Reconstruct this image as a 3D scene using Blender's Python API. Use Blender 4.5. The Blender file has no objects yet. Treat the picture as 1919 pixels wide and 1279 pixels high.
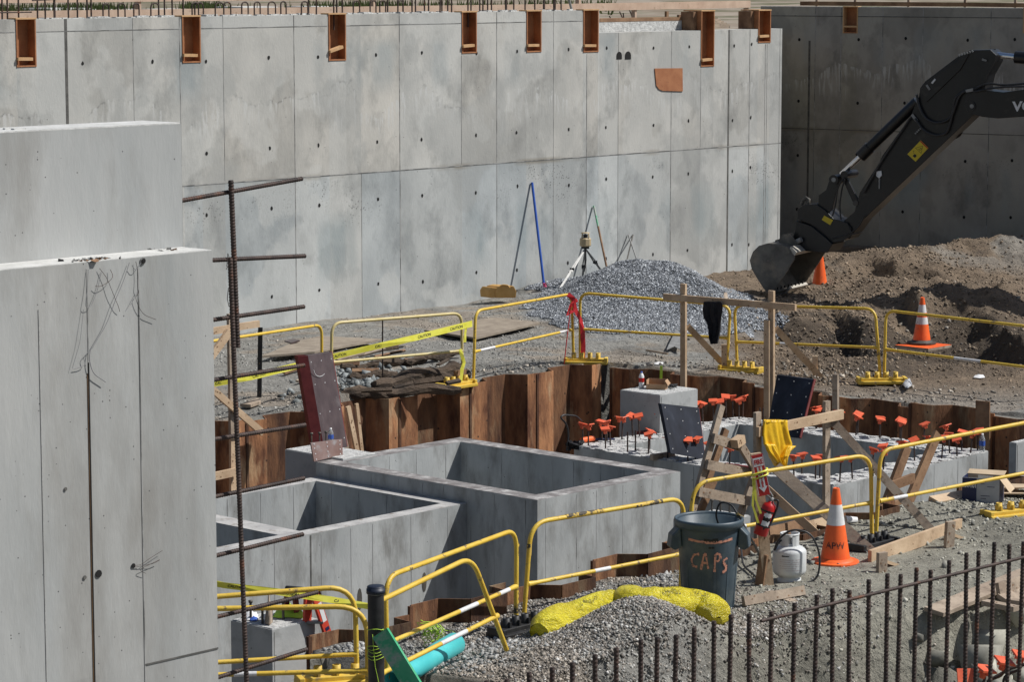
import bpy, math, random
import numpy as np
from mathutils import Vector, Matrix
random.seed(7); rng = np.random.default_rng(7)
scene = bpy.context.scene
C = scene.collection
# ---------------------------------------------------------------- camera
F = 5300.0; HC = 5.67; CX = 959.5; CY = 639.5
PITCH = math.atan(697.5/F)
cam = bpy.data.cameras.new('camera'); camo = bpy.data.objects.new('camera', cam); C.objects.link(camo)
camo.location = (0, 0, HC); camo.rotation_euler = (math.radians(90)-PITCH, math.radians(0.0), 0)
cam.sensor_width = 36; cam.lens = F/1919*36; cam.clip_end = 2000; cam.clip_start = 0.5
scene.camera = camo
# ---------------------------------------------------------------- world, sun, exposure
SUN_EL = math.radians(50); SUN_AZ = math.radians(88)      # azimuth clockwise from +Y
w = bpy.data.worlds.new('World'); scene.world = w; w.use_nodes = True
nt = w.node_tree; bg = nt.nodes['Background']
sky = nt.nodes.new('ShaderNodeTexSky'); sky.sky_type = 'NISHITA'; sky.sun_disc = False
sky.sun_elevation = SUN_EL; sky.sun_rotation = SUN_AZ; sky.air_density = 1.0; sky.dust_density = 1.5
nt.links.new(sky.outputs[0], bg.inputs[0]); bg.inputs[1].default_value = 0.07
sd = bpy.data.lights.new('sun', 'SUN'); so = bpy.data.objects.new('sun', sd); C.objects.link(so)
sd.energy = 5.0; sd.angle = math.radians(0.5); sd.color = (1.0, 0.975, 0.935)
sdir = Vector((math.sin(SUN_AZ)*math.cos(SUN_EL), math.cos(SUN_AZ)*math.cos(SUN_EL), math.sin(SUN_EL)))
so.rotation_euler = sdir.to_track_quat('Z', 'Y').to_euler(); so.location = (30, 20, 40)
vs = scene.view_settings; vs.view_transform = 'Standard'; vs.look = 'None'; vs.exposure = -0.13; vs.gamma = 1
# ---------------------------------------------------------------- helpers
cp, sp = math.cos(PITCH), math.sin(PITCH)
CAM = Vector((0, 0, HC))
def ray(px, py):
    u = (px-CX)/F; v = (CY-py)/F
    return Vector((u, cp+v*sp, -sp+v*cp))
def Z(px, py, z=0.0):
    d = ray(px, py); t = (z-HC)/d.z
    return CAM+d*t
def PL(px, py, P0, n):
    d = ray(px, py); t = (P0-CAM).dot(n)/d.dot(n)
    return CAM+d*t
def DD(px, py, d):                                  # at forward distance y = d
    r = ray(px, py); return CAM+r*(d/r.y)
def VP(p0, p1):                                     # vertical plane through two ground points: (P0, normal)
    t = (p1-p0); t.z = 0; t.normalize()
    return p0, Vector((t.y, -t.x, 0))
AZA = math.radians(43.05)
A = Vector((math.sin(AZA), math.cos(AZA), 0)); B = Vector((-A.y, A.x, 0)); UP = Vector((0, 0, 1))
def ab(p): return p.x*A.x+p.y*A.y, p.x*B.x+p.y*B.y
def W(a, b, z=0.0): return A*a+B*b+UP*z

class MB:
    def __init__(s): s.v = []; s.f = []; s.m = []; s.t = []; s.sm = []
    def add(s, vs_, fs, m=0, t=(1, 1, 1), smooth=False):
        o = len(s.v); s.v += [tuple(p) for p in vs_]
        for f in fs: s.f.append([o+i for i in f]); s.m.append(m); s.t.append(t); s.sm.append(smooth)
    def hexa(s, p, m=0, t=(1, 1, 1)):               # 8 points: bottom 4 ccw, top 4 ccw
        s.add(p, [(3, 2, 1, 0), (4, 5, 6, 7), (0, 1, 5, 4), (1, 2, 6, 5), (2, 3, 7, 6), (3, 0, 4, 7)], m, t)
    def box(s, o, ex, ey, ez, m=0, t=(1, 1, 1)):    # corner o and three edge vectors
        o = Vector(o); ex = Vector(ex); ey = Vector(ey); ez = Vector(ez)
        if ex.cross(ey).dot(ez) < 0: ex, ey = ey, ex
        p = [o, o+ex, o+ex+ey, o+ey]; s.hexa(p+[q+ez for q in p], m, t)
    def cbox(s, c, ex, ey, ez, m=0, t=(1, 1, 1)):
        c = Vector(c); ex = Vector(ex); ey = Vector(ey); ez = Vector(ez)
        s.box(c-ex/2-ey/2-ez/2, ex, ey, ez, m, t)
    def board(s, p0, p1, wd, th, side=None, m=0, t=(1, 1, 1)):   # plank from p0 to p1; wide face normal = side
        p0 = Vector(p0); p1 = Vector(p1); d = (p1-p0); L = d.length; d = d/L
        n = Vector(side) if side is not None else Vector((-B.x, -B.y, 0))
        n = (n-d*n.dot(d)).normalized(); wv = d.cross(n)
        tw = random.uniform(-.01, .01)
        s.cbox((p0+p1)/2, d*L, (wv+n*tw)*wd, (n-wv*tw)*th, m, t)
    def tube(s, pts, r, seg=8, m=0, t=(1, 1, 1), cap=True, rr=None):
        pts = [Vector(p) for p in pts]; n = len(pts); rings = []
        up = None
        for i, p in enumerate(pts):
            d = (pts[min(i+1, n-1)]-pts[max(i-1, 0)]).normalized()
            if up is None:
                up = Vector((0, 0, 1)) if abs(d.z) < .9 else Vector((1, 0, 0))
            u = (up-d*up.dot(d)).normalized(); v = d.cross(u); up = u
            R = rr[i] if rr else r
            rings.append([p+(u*math.cos(2*math.pi*k/seg)+v*math.sin(2*math.pi*k/seg))*R for k in range(seg)])
        vv = [q for g in rings for q in g]; ff = []
        for i in range(n-1):
            for k in range(seg):
                k2 = (k+1) % seg
                ff.append((i*seg+k, i*seg+k2, (i+1)*seg+k2, (i+1)*seg+k))
        s.add(vv, ff, m, t, True)
        if cap: s.add(rings[0], [tuple(range(seg))[::-1]], m, t); s.add(rings[-1], [tuple(range(seg))], m, t)
    def lathe(s, c, prof, seg=24, m=0, t=(1, 1, 1), ax=None, smooth=True, ms=None):   # prof: (r,h) along ax from c
        ax = Vector(ax).normalized() if ax is not None else UP
        u = ax.orthogonal().normalized(); v = ax.cross(u); c = Vector(c)
        vv = []
        for r, h in prof:
            for k in range(seg):
                a = 2*math.pi*k/seg; vv.append(c+ax*h+(u*math.cos(a)+v*math.sin(a))*r)
        o = len(s.v); s.v += [tuple(p) for p in vv]
        for i in range(len(prof)-1):
            for k in range(seg):
                s.f.append([o+i*seg+k, o+i*seg+(k+1) % seg, o+(i+1)*seg+(k+1) % seg, o+(i+1)*seg+k])
                s.m.append(ms[i] if ms else m); s.t.append(t); s.sm.append(smooth)
    def prism(s, poly, ext, m=0, t=(1, 1, 1), smooth=False):     # poly: list of points, ext: vector
        poly = [Vector(p) for p in poly]; ext = Vector(ext); n = len(poly)
        nn = Vector((0, 0, 0))
        for i in range(n): nn += poly[i].cross(poly[(i+1) % n])
        if nn.dot(ext) > 0: poly = poly[::-1]
        s.add(poly+[p+ext for p in poly], [tuple(range(n)), tuple(range(2*n-1, n-1, -1))]+[(i, n+i, n+(i+1) % n, (i+1) % n) for i in range(n)], m, t)
    def build(s, name, mats, parent=None, loc=None, bevel=0):
        me = bpy.data.meshes.new(name)
        o = bpy.data.objects.new(name, me); C.objects.link(o)
        if not isinstance(mats, (list, tuple)): mats = [mats]
        for q in mats: me.materials.append(q)
        off = Vector((0, 0, 0))
        if parent is not None:
            o.parent = parent
            p = parent
            while p is not None: off = off+p.location; p = p.parent
        elif loc is not None: off = Vector(loc); o.location = off
        me.from_pydata([(a-off.x, b-off.y, c-off.z) for a, b, c in s.v], [], s.f)
        me.polygons.foreach_set('material_index', s.m)
        me.polygons.foreach_set('use_smooth', s.sm)
        ca = me.color_attributes.new('tint', 'FLOAT_COLOR', 'CORNER')
        arr = np.ones((len(me.loops), 4), dtype=np.float32); i = 0
        for f, t in zip(s.f, s.t):
            arr[i:i+len(f), :3] = t; i += len(f)
        ca.data.foreach_set('color', arr.ravel())
        me.validate(); me.update()
        if bevel:
            b = o.modifiers.new('bevel', 'BEVEL'); b.width = bevel; b.segments = 2; b.limit_method = 'ANGLE'; b.angle_limit = math.radians(40)
        return o
def tag(o, label=None, cat=None, group=None, kind=None):
    if label: o['label'] = label
    if cat: o['category'] = cat
    if group: o['group'] = group
    if kind: o['kind'] = kind
    return o
def thing(name, label, cat, loc, group=None):
    o = bpy.data.objects.new(name, None); C.objects.link(o); o.location = Vector(loc); o.empty_display_size = .2
    return tag(o, label, cat, group)
def fillet(pts, r, n=5):
    out = [Vector(pts[0])]
    for i in range(1, len(pts)-1):
        p = Vector(pts[i]); a = Vector(pts[i-1])-p; b = Vector(pts[i+1])-p
        ra = min(r, a.length*.49, b.length*.49); a = a.normalized()*ra; b = b.normalized()*ra
        for k in range(n+1):
            t = k/n; out.append((p+a)*(1-t)**2+p*2*t*(1-t)+(p+b)*t*t)
    out.append(Vector(pts[-1])); return out
def jit(c, a=.08):
    k = 1+random.uniform(-a, a); return (c[0]*k, c[1]*k, c[2]*k)
# numpy value noise
def _h(ix, iy, s):
    n = (ix.astype(np.int64)*374761393+iy.astype(np.int64)*668265263+s*982451653) & 0x7fffffff
    n = ((n ^ (n >> 13))*1274126177) & 0x7fffffff
    return ((n ^ (n >> 16)) & 0xffff)/65535.0
def vn(x, y, s=0):
    ix = np.floor(x); iy = np.floor(y); fx = x-ix; fy = y-iy
    fx = fx*fx*(3-2*fx); fy = fy*fy*(3-2*fy)
    a = _h(ix, iy, s); b = _h(ix+1, iy, s); c = _h(ix, iy+1, s); d = _h(ix+1, iy+1, s)
    return (a*(1-fx)+b*fx)*(1-fy)+(c*(1-fx)+d*fx)*fy
def fbm(x, y, f, o=4, s=0):
    r = 0*x; k = 1.0; tot = 0
    for i in range(o): r = r+k*vn(x*f+17.3*i, y*f-9.1*i, s+i); tot += k; k *= .5; f *= 2.03
    return r/tot-.5
# ---------------------------------------------------------------- materials
def mat(name, c1, c2=None, scale=5.0, rough=.8, metal=0.0, bump=0.0, bscale=None, tint=True, stretch=(1, 1, 1), detail=6, c3=None, s3=1.0, w3=(.5, .62), island=0.0, spec=None, spots=None, lo=.35, hi=.65, coords='pos', bdist=.02, alpha=None, trans=0):
    m = bpy.data.materials.new(name); m.use_nodes = True; n = m.node_tree; L = n.links; N = n.nodes
    bs = N['Principled BSDF']; bs.inputs['Roughness'].default_value = rough; bs.inputs['Metallic'].default_value = metal
    if spec is not None: bs.inputs['Specular IOR Level'].default_value = spec
    if trans: bs.inputs['Transmission Weight'].default_value = trans
    geo = N.new('ShaderNodeNewGeometry') if coords == 'pos' else N.new('ShaderNodeTexCoord')
    src = geo.outputs['Position'] if coords == 'pos' else geo.outputs['Object']
    mp = N.new('ShaderNodeMapping'); mp.inputs['Scale'].default_value = stretch; L.new(src, mp.inputs[0])
    col = None
    if c2 is not None:
        tx = N.new('ShaderNodeTexNoise'); tx.inputs['Scale'].default_value = scale; tx.inputs['Detail'].default_value = detail; tx.inputs['Roughness'].default_value = .6
        L.new(mp.outputs[0], tx.inputs['Vector'])
        rp = N.new('ShaderNodeValToRGB'); rp.color_ramp.elements[0].position = lo; rp.color_ramp.elements[1].position = hi
        rp.color_ramp.elements[0].color = (*c1, 1); rp.color_ramp.elements[1].color = (*c2, 1)
        L.new(tx.outputs[0], rp.inputs[0]); col = rp.outputs[0]
    else:
        rg = N.new('ShaderNodeRGB'); rg.outputs[0].default_value = (*c1, 1); col = rg.outputs[0]
    def mix(fac, a, b, mode='MIX', f=1.0):
        mx = N.new('ShaderNodeMix'); mx.data_type = 'RGBA'; mx.blend_type = mode
        if fac is None: mx.inputs[0].default_value = f
        else: L.new(fac, mx.inputs[0])
        for i, q in ((6, a), (7, b)):
            if isinstance(q, tuple): mx.inputs[i].default_value = (*q, 1)
            else: L.new(q, mx.inputs[i])
        return mx.outputs[2]
    if c3 is not None:
        t3 = N.new('ShaderNodeTexNoise'); t3.inputs['Scale'].default_value = s3; t3.inputs['Detail'].default_value = 8; t3.inputs['Roughness'].default_value = .65
        L.new(mp.outputs[0], t3.inputs['Vector'])
        r3 = N.new('ShaderNodeMapRange'); r3.inputs[1].default_value = w3[0]; r3.inputs[2].default_value = w3[1]; L.new(t3.outputs[0], r3.inputs[0])
        col = mix(r3.outputs[0], col, c3)
    if spots is not None:                            # (scale, radius, colour)
        vo = N.new('ShaderNodeTexVoronoi'); vo.inputs['Scale'].default_value = spots[0]; L.new(src, vo.inputs['Vector'])
        r4 = N.new('ShaderNodeMapRange'); r4.inputs[1].default_value = spots[1]; r4.inputs[2].default_value = spots[1]*.6; L.new(vo.outputs[0], r4.inputs[0])
        wn = N.new('ShaderNodeSeparateColor'); L.new(vo.outputs['Color'], wn.inputs[0])
        mm = N.new('ShaderNodeMath'); mm.operation = 'GREATER_THAN'; mm.inputs[1].default_value = spots[3] if len(spots) > 3 else .5; L.new(wn.outputs[0], mm.inputs[0])
        m2 = N.new('ShaderNodeMath'); m2.operation = 'MULTIPLY'; L.new(mm.outputs[0], m2.inputs[0]); L.new(r4.outputs[0], m2.inputs[1])
        col = mix(m2.outputs[0], col, spots[2])
    if tint:
        at = N.new('ShaderNodeAttribute'); at.attribute_name = 'tint'
        col = mix(None, col, at.outputs['Color'], 'MULTIPLY')
    if island:
        if coords != 'pos': g2 = N.new('ShaderNodeNewGeometry')
        else: g2 = geo
        mr = N.new('ShaderNodeMapRange'); mr.inputs[3].default_value = 1-island; mr.inputs[4].default_value = 1+island
        L.new(g2.outputs['Random Per Island'], mr.inputs[0])
        col = mix(None, col, mr.outputs[0], 'MULTIPLY')
    L.new(col, bs.inputs['Base Color'])
    if bump:
        tb = N.new('ShaderNodeTexNoise'); tb.inputs['Scale'].default_value = bscale or scale*4; tb.inputs['Detail'].default_value = 8; tb.inputs['Roughness'].default_value = .65
        L.new(mp.outputs[0], tb.inputs['Vector'])
        bp = N.new('ShaderNodeBump'); bp.inputs['Strength'].default_value = bump; bp.inputs['Distance'].default_value = bdist
        L.new(tb.outputs[0], bp.inputs['Height']); L.new(bp.outputs[0], bs.inputs['Normal'])
    return m
M = {}
M['conc'] = mat('concrete', (.31, .32, .32), (.43, .44, .435), scale=1.6, rough=.85, bump=.25, bscale=30, c3=(.25, .255, .25), s3=5, w3=(.54, .75), spots=(14, .10, (.06, .06, .06), .80), bdist=.01)
M['concv'] = mat('concrete_streaked', (.30, .315, .315), (.43, .445, .44), scale=1.8, rough=.85, bump=.35, bscale=30, stretch=(1, 1, .38), c3=(.19, .19, .18), s3=3.2, w3=(.48, .70), spots=(11, .09, (.07, .07, .07), .8), bdist=.01)
M['concfg'] = mat('concrete_near', (.33, .345, .345), (.445, .45, .44), scale=1.3, rough=.85, bump=.5, bscale=14, stretch=(1, 1, .3), c3=(.27, .265, .25), s3=1.8, w3=(.46, .70), spots=(31, .15, (.09, .09, .09), .84), bdist=.008, detail=10)
M['concrough'] = mat('concrete_rough_top', (.42, .42, .41), (.72, .72, .70), scale=14, rough=.95, bump=1.0, bscale=40, bdist=.03)
M['dark_seam'] = mat('seam_dark', (.07, .07, .065), (.14, .135, .125), scale=9, rough=.9)
M['seam'] = mat('seam', (.13, .13, .125), (.33, .33, .32), scale=3.2, rough=.9, lo=.42, hi=.56)
M['boxseam'] = mat('box_seam', (.14, .14, .135), (.36, .365, .36), scale=2.4, rough=.9, lo=.36, hi=.50, tint=False)
M['topwhite'] = mat('clean_top', (.50, .50, .48), (.64, .64, .62), scale=9, rough=.9, bump=.6, bscale=40, bdist=.01)
M['stencil'] = mat('worn_stencil', (.07, .025, .018), (.6, .09, .02), scale=26, rough=.6, lo=.50, hi=.58)
M['hole'] = mat('hole_dark', (.012, .012, .012), rough=1)
M['wood'] = mat('lumber', (.42, .29, .18), (.60, .45, .30), scale=3, rough=.75, bump=.25, bscale=40, island=.2, c3=(.28, .18, .11), s3=8, w3=(.58, .72))
M['woodgrey'] = mat('lumber_weathered', (.26, .20, .15), (.42, .34, .26), scale=4, rough=.85, bump=.3, bscale=40, island=.25, c3=(.13, .10, .075), s3=10, w3=(.55, .7))
M['wooddark'] = mat('lumber_stained', (.16, .085, .045), (.30, .18, .10), scale=4, rough=.8, bump=.3, bscale=30, island=.2)
M['ply'] = mat('pocket_plywood', (.26, .10, .04), (.40, .17, .07), scale=4, rough=.7, bump=.15, bscale=30, island=.1)
M['plyedge'] = mat('pocket_edge', (.50, .30, .14), (.60, .38, .20), scale=10, rough=.8)
M['rebar'] = mat('rebar_steel', (.035, .026, .024), (.09, .06, .05), scale=18, rough=.65, metal=.3, c3=(.16, .06, .03), s3=7, w3=(.58, .72))
M['rust'] = mat('rusty_sheet_pile', (.080, .030, .014), (.31, .15, .070), scale=5.5, rough=.9, metal=.0, bump=.7, bscale=30, stretch=(1, 1, .3), c3=(.36, .26, .155), s3=3.4, w3=(.53, .70), lo=.36, hi=.64, detail=14, spots=(9, .16, (.04, .022, .014), .7))
M['rust_end'] = mat('cut_steel', (.30, .13, .06), (.42, .2, .1), scale=8, rough=.8)
M['yellow'] = mat('barrier_yellow', (.66, .43, .045), (.74, .52, .08), scale=5, rough=.42, c3=(.22, .16, .08), s3=12, w3=(.60, .66), island=.05, bump=.2, bscale=60)
M['yellowpale'] = mat('barrier_faded', (.56, .45, .17), (.66, .56, .30), scale=5, rough=.5, c3=(.3, .23, .12), s3=14, w3=(.62, .70))
M['yellowbase'] = mat('base_yellow', (.62, .40, .04), (.74, .52, .09), scale=8, rough=.55, c3=(.3, .22, .12), s3=6, w3=(.58, .7))
M['blackplastic'] = mat('black_plastic', (.012, .012, .013), (.03, .03, .032), scale=8, rough=.5)
M['blackpaint'] = mat('machine_black', (.006, .006, .007), (.011, .011, .012), scale=3, rough=.34, c3=(.045, .04, .033), s3=4, w3=(.58, .8))
M['chrome'] = mat('chrome_rod', (.75, .77, .8), rough=.18, metal=1)
M['bucket'] = mat('bucket_steel', (.08, .075, .066), (.19, .175, .15), scale=3, rough=.6, bump=.3, bscale=20, c3=(.30, .25, .19), s3=2.5, w3=(.52, .72))
M['steelworn'] = mat('worn_steel', (.06, .056, .05), (.115, .105, .09), scale=4, rough=.6, metal=.3, bump=.2, bscale=20, c3=(.19, .16, .12), s3=3, w3=(.55, .75))
M['steelbright'] = mat('bright_edge', (.42, .39, .34), (.55, .52, .46), scale=8, rough=.5, metal=.3)
M['orange'] = mat('cap_orange', (.66, .095, .035), (.80, .15, .06), scale=12, rough=.5, island=.1)
M['cone'] = mat('cone_orange', (.85, .115, .02), (.92, .16, .03), scale=5, rough=.45, c3=(.45, .10, .04), s3=9, w3=(.62, .75))
M['white'] = mat('white_band', (.62, .62, .62), (.78, .78, .78), scale=9, rough=.5, c3=(.35, .33, .3), s3=14, w3=(.6, .72))
M['whiteclean'] = mat('white_paint', (.78, .78, .78), rough=.5)
M['black'] = mat('black_ink', (.015, .015, .015), rough=.6)
M['red'] = mat('red_paint', (.45, .012, .012), (.5, .02, .02), scale=8, rough=.3)
M['redform'] = mat('form_red', (.13, .014, .014), (.20, .03, .026), scale=8, rough=.6)
M['formface'] = mat('form_face', (.05, .032, .034), (.105, .075, .075), scale=5, rough=.35, c3=(.22, .2, .2), s3=4, w3=(.6, .78), stretch=(1, 1, .4))
M['formblack'] = mat('form_face_black', (.010, .012, .018), (.025, .03, .045), scale=4, rough=.6, c3=(.06, .07, .09), s3=4, w3=(.6, .8), stretch=(1, 1, .4), spec=.25)
M['bin'] = mat('bin_plastic', (.04, .062, .082), (.06, .088, .11), scale=6, rough=.45, c3=(.13, .16, .165), s3=3.5, w3=(.50, .75))
M['spray'] = mat('spray_orange', (.10, .09, .09), (.66, .30, .21), scale=34, rough=.7, lo=.38, hi=.48)
M['tank'] = mat('tank_grey', (.55, .57, .57), (.66, .68, .68), scale=5, rough=.4, c3=(.4, .38, .36), s3=12, w3=(.6, .75))
M['tape'] = mat('caution_yellow', (.72, .68, .06), (.80, .77, .12), scale=12, rough=.35)
M['lime'] = mat('hi_vis', (.50, .78, .05), (.58, .86, .10), scale=9, rough=.6)
M['redtape'] = mat('danger_red', (.50, .015, .02), (.6, .03, .04), scale=9, rough=.4)
M['coat'] = mat('raincoat', (.72, .43, .01), (.80, .50, .02), scale=5, rough=.45, bump=.3, bscale=14)
M['darkcloth'] = mat('dark_cloth', (.008, .008, .010), (.02, .02, .024), scale=12, rough=.95, bump=.5, bscale=30)
M['bag'] = mat('yellow_sleeve', (.60, .49, .015), (.76, .66, .04), scale=4, rough=.22, bump=.9, bscale=7, bdist=.07, stretch=(1, 1, 2.2))
M['teal'] = mat('teal_pipe', (.06, .48, .50), (.09, .56, .57), scale=4, rough=.35)
M['green'] = mat('green_paint', (.03, .33, .15), (.10, .46, .24), scale=3, rough=.5, c3=(.35, .38, .33), s3=5, w3=(.5, .62))
M['blue'] = mat('blue_pole', (.02, .09, .42), rough=.4)
M['cardboard'] = mat('cardboard', (.36, .22, .12), (.44, .28, .17), scale=6, rough=.85)
M['cardlight'] = mat('cardboard_light', (.5, .38, .25), (.58, .45, .31), scale=6, rough=.85)
M['navy'] = mat('carton_navy', (.012, .02, .075), rough=.5)
M['carton'] = mat('carton_grey', (.36, .38, .40), (.46, .47, .49), scale=5, rough=.6)
M['tan'] = mat('laser_tan', (.42, .33, .19), (.5, .4, .25), scale=8, rough=.5)
M['case'] = mat('case_orange', (.52, .29, .08), (.6, .36, .12), scale=6, rough=.5)
M['alu'] = mat('aluminium', (.20, .20, .195), (.30, .30, .29), scale=8, rough=.5, metal=.15)
M['stone'] = mat('crushed_stone', (.16, .165, .17), (.30, .30, .305), scale=30, rough=.85, island=.65, tint=True)
M['log'] = mat('rotten_wood', (.035, .025, .018), (.14, .10, .07), scale=3, rough=.95, bump=1, bscale=14, stretch=(1, 1, 3), bdist=.05)
M['clear'] = mat('clear_plastic', (.75, .78, .8), rough=.1, trans=.75)
M['water_blue'] = mat('bottle_label', (.05, .12, .45), rough=.4)
M['grassm'] = mat('grass_blades', (.06, .10, .02), (.14, .17, .05), scale=5, rough=.8, island=.3)
M['ground'] = mat('site_ground', (.74, .73, .72), (1.2, 1.19, 1.17), scale=2.6, rough=.95, bump=1.0, bscale=11, c3=(.55, .53, .5), s3=7, w3=(.54, .72), bdist=.09, detail=14, spots=(20, .18, (1.45, 1.45, 1.45), .85))
M['emb'] = mat('upper_ground', (.20, .15, .105), (.36, .31, .25), scale=.6, rough=.95, c3=(.10, .10, .045), s3=.35, w3=(.50, .58), bump=.5, bscale=6)
# ---------------------------------------------------------------- site layout (grid axes A, B)
pw = Z(1050, 297.5, 2.37); W1B = ab(pw)[1]                 # face of the long wall: b = W1B
W1_P0 = W(0, W1B); NB = -B
def w1(px, py): return PL(px, py, W1_P0, B)                 # pixel on the wall face
W1_A0 = ab(w1(-260, 300))[0]; W1_A1 = ab(w1(1463, 300))[0]; AX = ab(w1(1123, 60))[0]
ZT, ZT2 = 4.95, 4.55
c2a = Z(1480, 240.5, 2.37); c2b = Z(1919, 254, 2.37); D2 = (c2b-c2a); D2.z = 0; D2.normalize()
N2 = Vector((D2.y, -D2.x, 0));
if N2.y > 0: N2 = -N2                                        # towards the camera
W2_P0 = Vector((c2a.x, c2a.y, 0))
def w2(px, py): return PL(px, py, W2_P0, N2)
PF = ab(Z(1060, 690))[1]                                    # far pile line  b
PN = ab(Z(1240, 1062))[1]                                   # near pile line b
PR = ab(Z(1140, 682))[0]                                    # right pile line a
PL0 = ab(Z(585, 1219))[0]                                   # left end of the near run
PFL = PL0-4.2
ZF = -1.75
# ---------------------------------------------------------------- terrain
mounds = []          # (cx, cy, rx, ry, rot, h, power)
hollows = []
def hollow(px, py, rx, ry, h): q = Z(px, py); hollows.append((q.x, q.y, rx, ry, h))
def mound(px, py, rx, ry, h, p=1.0, rot=0, z=0): q = Z(px, py, z); mounds.append((q.x, q.y, rx, ry, rot, h, p))
mound(1196, 572, 1.55, 2.0, .62, 1.0)                       # crushed stone pile
mound(1130, 602, 1.3, 1.8, .22)
mound(1290, 580, 1.2, 1.5, .22)
mound(1690, 508, 1.6, 1.6, .30); mound(1840, 496, 2.2, 1.5, .20); mound(2050, 496, 3, 1.8, .2); mound(1880, 492, 1.6, 1.2, .22); mound(1010, 556, 1.3, 1.1, .13); mound(1130, 540, 1.2, 1.0, .10); mound(1780, 522, 1.5, .9, .14)
mound(1600, 530, 1.0, 1.3, .28)
mound(1700, 545, 1.2, 1.2, .25); mound(1830, 548, .9, 1.0, .2)
hollow(1735, 535, 1.7, 1.0, .62); hollow(1645, 522, 1.0, .7, .42); hollow(1850, 546, .8, .7, .3)
mound(1520, 600, .6, 1.3, .30); mound(1690, 586, .9, .9, .30); mound(1850, 590, 1.2, 1.0, .36)
hollow(1590, 628, 1.1, 2.4, .62); hollow(1850, 640, 2.1, 2.6, .62); hollow(1480, 628, .6, 1.6, .4); hollow(1700, 592, .6, 1.0, .3); mound(1640, 612, .5, .6, .2)
mound(760, 672, 1.0, .8, .10); mound(700, 735, .6, .9, .12); mound(620, 745, .5, .9, .10)
mound(1195, 1214, .66, .85, .34, 1.0); mound(1100, 1250, .6, .8, .14); mound(1310, 1245, .55, .8, .16)
mound(1000, 1285, .6, .9, .08)
def hgt(x, y):
    x = np.asarray(x, float); y = np.asarray(y, float); z = _hgt0(x, y); jx = .25*fbm(x, y, 1.7, 4, 7)
    for cx, cy, rx, ry, h in hollows:
        dx = x-cx+jx; dx = np.where(dx > 0, dx/(rx*.22), dx/rx); d = np.sqrt(dx**2+((y-cy+jx)/ry)**2)
        z = z-h*np.clip(1.15-d, 0, 1)**.7*(1+.5*fbm(x, y, 2.2, 3, 15))
    return z
def rng2(x): return vn(x*11.3, x*0+3.7, 77)
def _hgt0(x, y):
    x = np.asarray(x, float); y = np.asarray(y, float)
    z = .16*fbm(x, y, .45, 4, 3)+.045*fbm(x, y, 3.1, 4, 11)
    for cx, cy, rx, ry, rot, h, p in mounds:
        d = np.sqrt(((x-cx)/rx)**2+((y-cy)/ry)**2)
        z = z+h*np.exp(-(d**2)*1.35)*(1+.35*fbm(x, y, 1.6, 3, 5))
    # churned brown earth on the right
    k = np.clip((x-3.0)/1.5, 0, 1)*np.clip((y-38)/3, 0, 1)*np.clip((60-y)/4, 0, 1)
    z = z+k*(.16*np.abs(fbm(x, y, .8, 5, 21))-.03+.20*np.abs(fbm(x, y, 1.9, 5, 31))+.12*fbm(x, y, 4.5, 4, 33)+.06*(rng2(x)-.5))
    # dug ledge at the lower right
    q = Z(1700, 1140); e = (x-q.x)*.75-(y-q.y)*.9+.5*fbm(x, y, 1.3, 4, 41)
    ke = np.clip(e/.35-.4, 0, 1); z = z-.50*ke*(1+.9*fbm(x, y, 2.2, 4, 51))-.35*np.clip(e-.7, 0, 2.5)-ke*.30*np.clip(1-np.abs(fbm(x, y, 1.0, 4, 53))*10, 0, 1)*1.6-ke*.16*np.clip(1-np.abs(fbm(x, y, 3.1, 3, 55))*9, 0, 1)
    return z
def inpit(a, b): return (a > PFL) & (a < PR) & (b > PN) & (b < PF)
def gz(p):
    return float(hgt(np.array([p.x]), np.array([p.y]))[0])
def ZG(px, py, dz=0):
    """point on the real terrain under a pixel"""
    z = 0.0
    for _ in range(6):
        p = Z(px, py, z); z = gz(p)
    p.z = z+dz; return p
def axis(lo, hi, st, extra, far):
    a = list(np.arange(lo, hi, st))+list(extra)
    a += [lo-1.5, lo-4, lo-10, lo-25, lo-60, lo-far]+[hi+1.5, hi+4, hi+10, hi+25, hi+60, hi+far]
    return np.array(sorted(set(np.round(a, 4))))
e = .004
av = axis(9, 57, .085, [PFL-e, PFL, PR+.02, PR+.02+e, PL0-e, PL0], 160)
bv = axis(4, W1B+.2, .085, [PN-.02-e, PN-.02, PF+.02, PF+.02+e], 160)
bv = bv[(bv < W1B+.25) | (bv > W1B+1)]
GA, GB = np.meshgrid(av, bv, indexing='ij')
GX = GA*A.x+GB*B.x; GY = GA*A.y+GB*B.y
GZ = hgt(GX, GY)
pit = (GA > PFL) & (GA < PR+.021) & (GB > PN-.021) & (GB < PF+.021)
low = (GA < PL0-.001) & (GB <= PN-.02) & (GB > PN-2.2)
GZ = np.where(pit, ZF+.1*fbm(GX, GY, 1.5, 3, 9), GZ)
GZ = np.where(low, -1.1+.15*fbm(GX, GY, 1.2, 3, 9), GZ)
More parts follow.
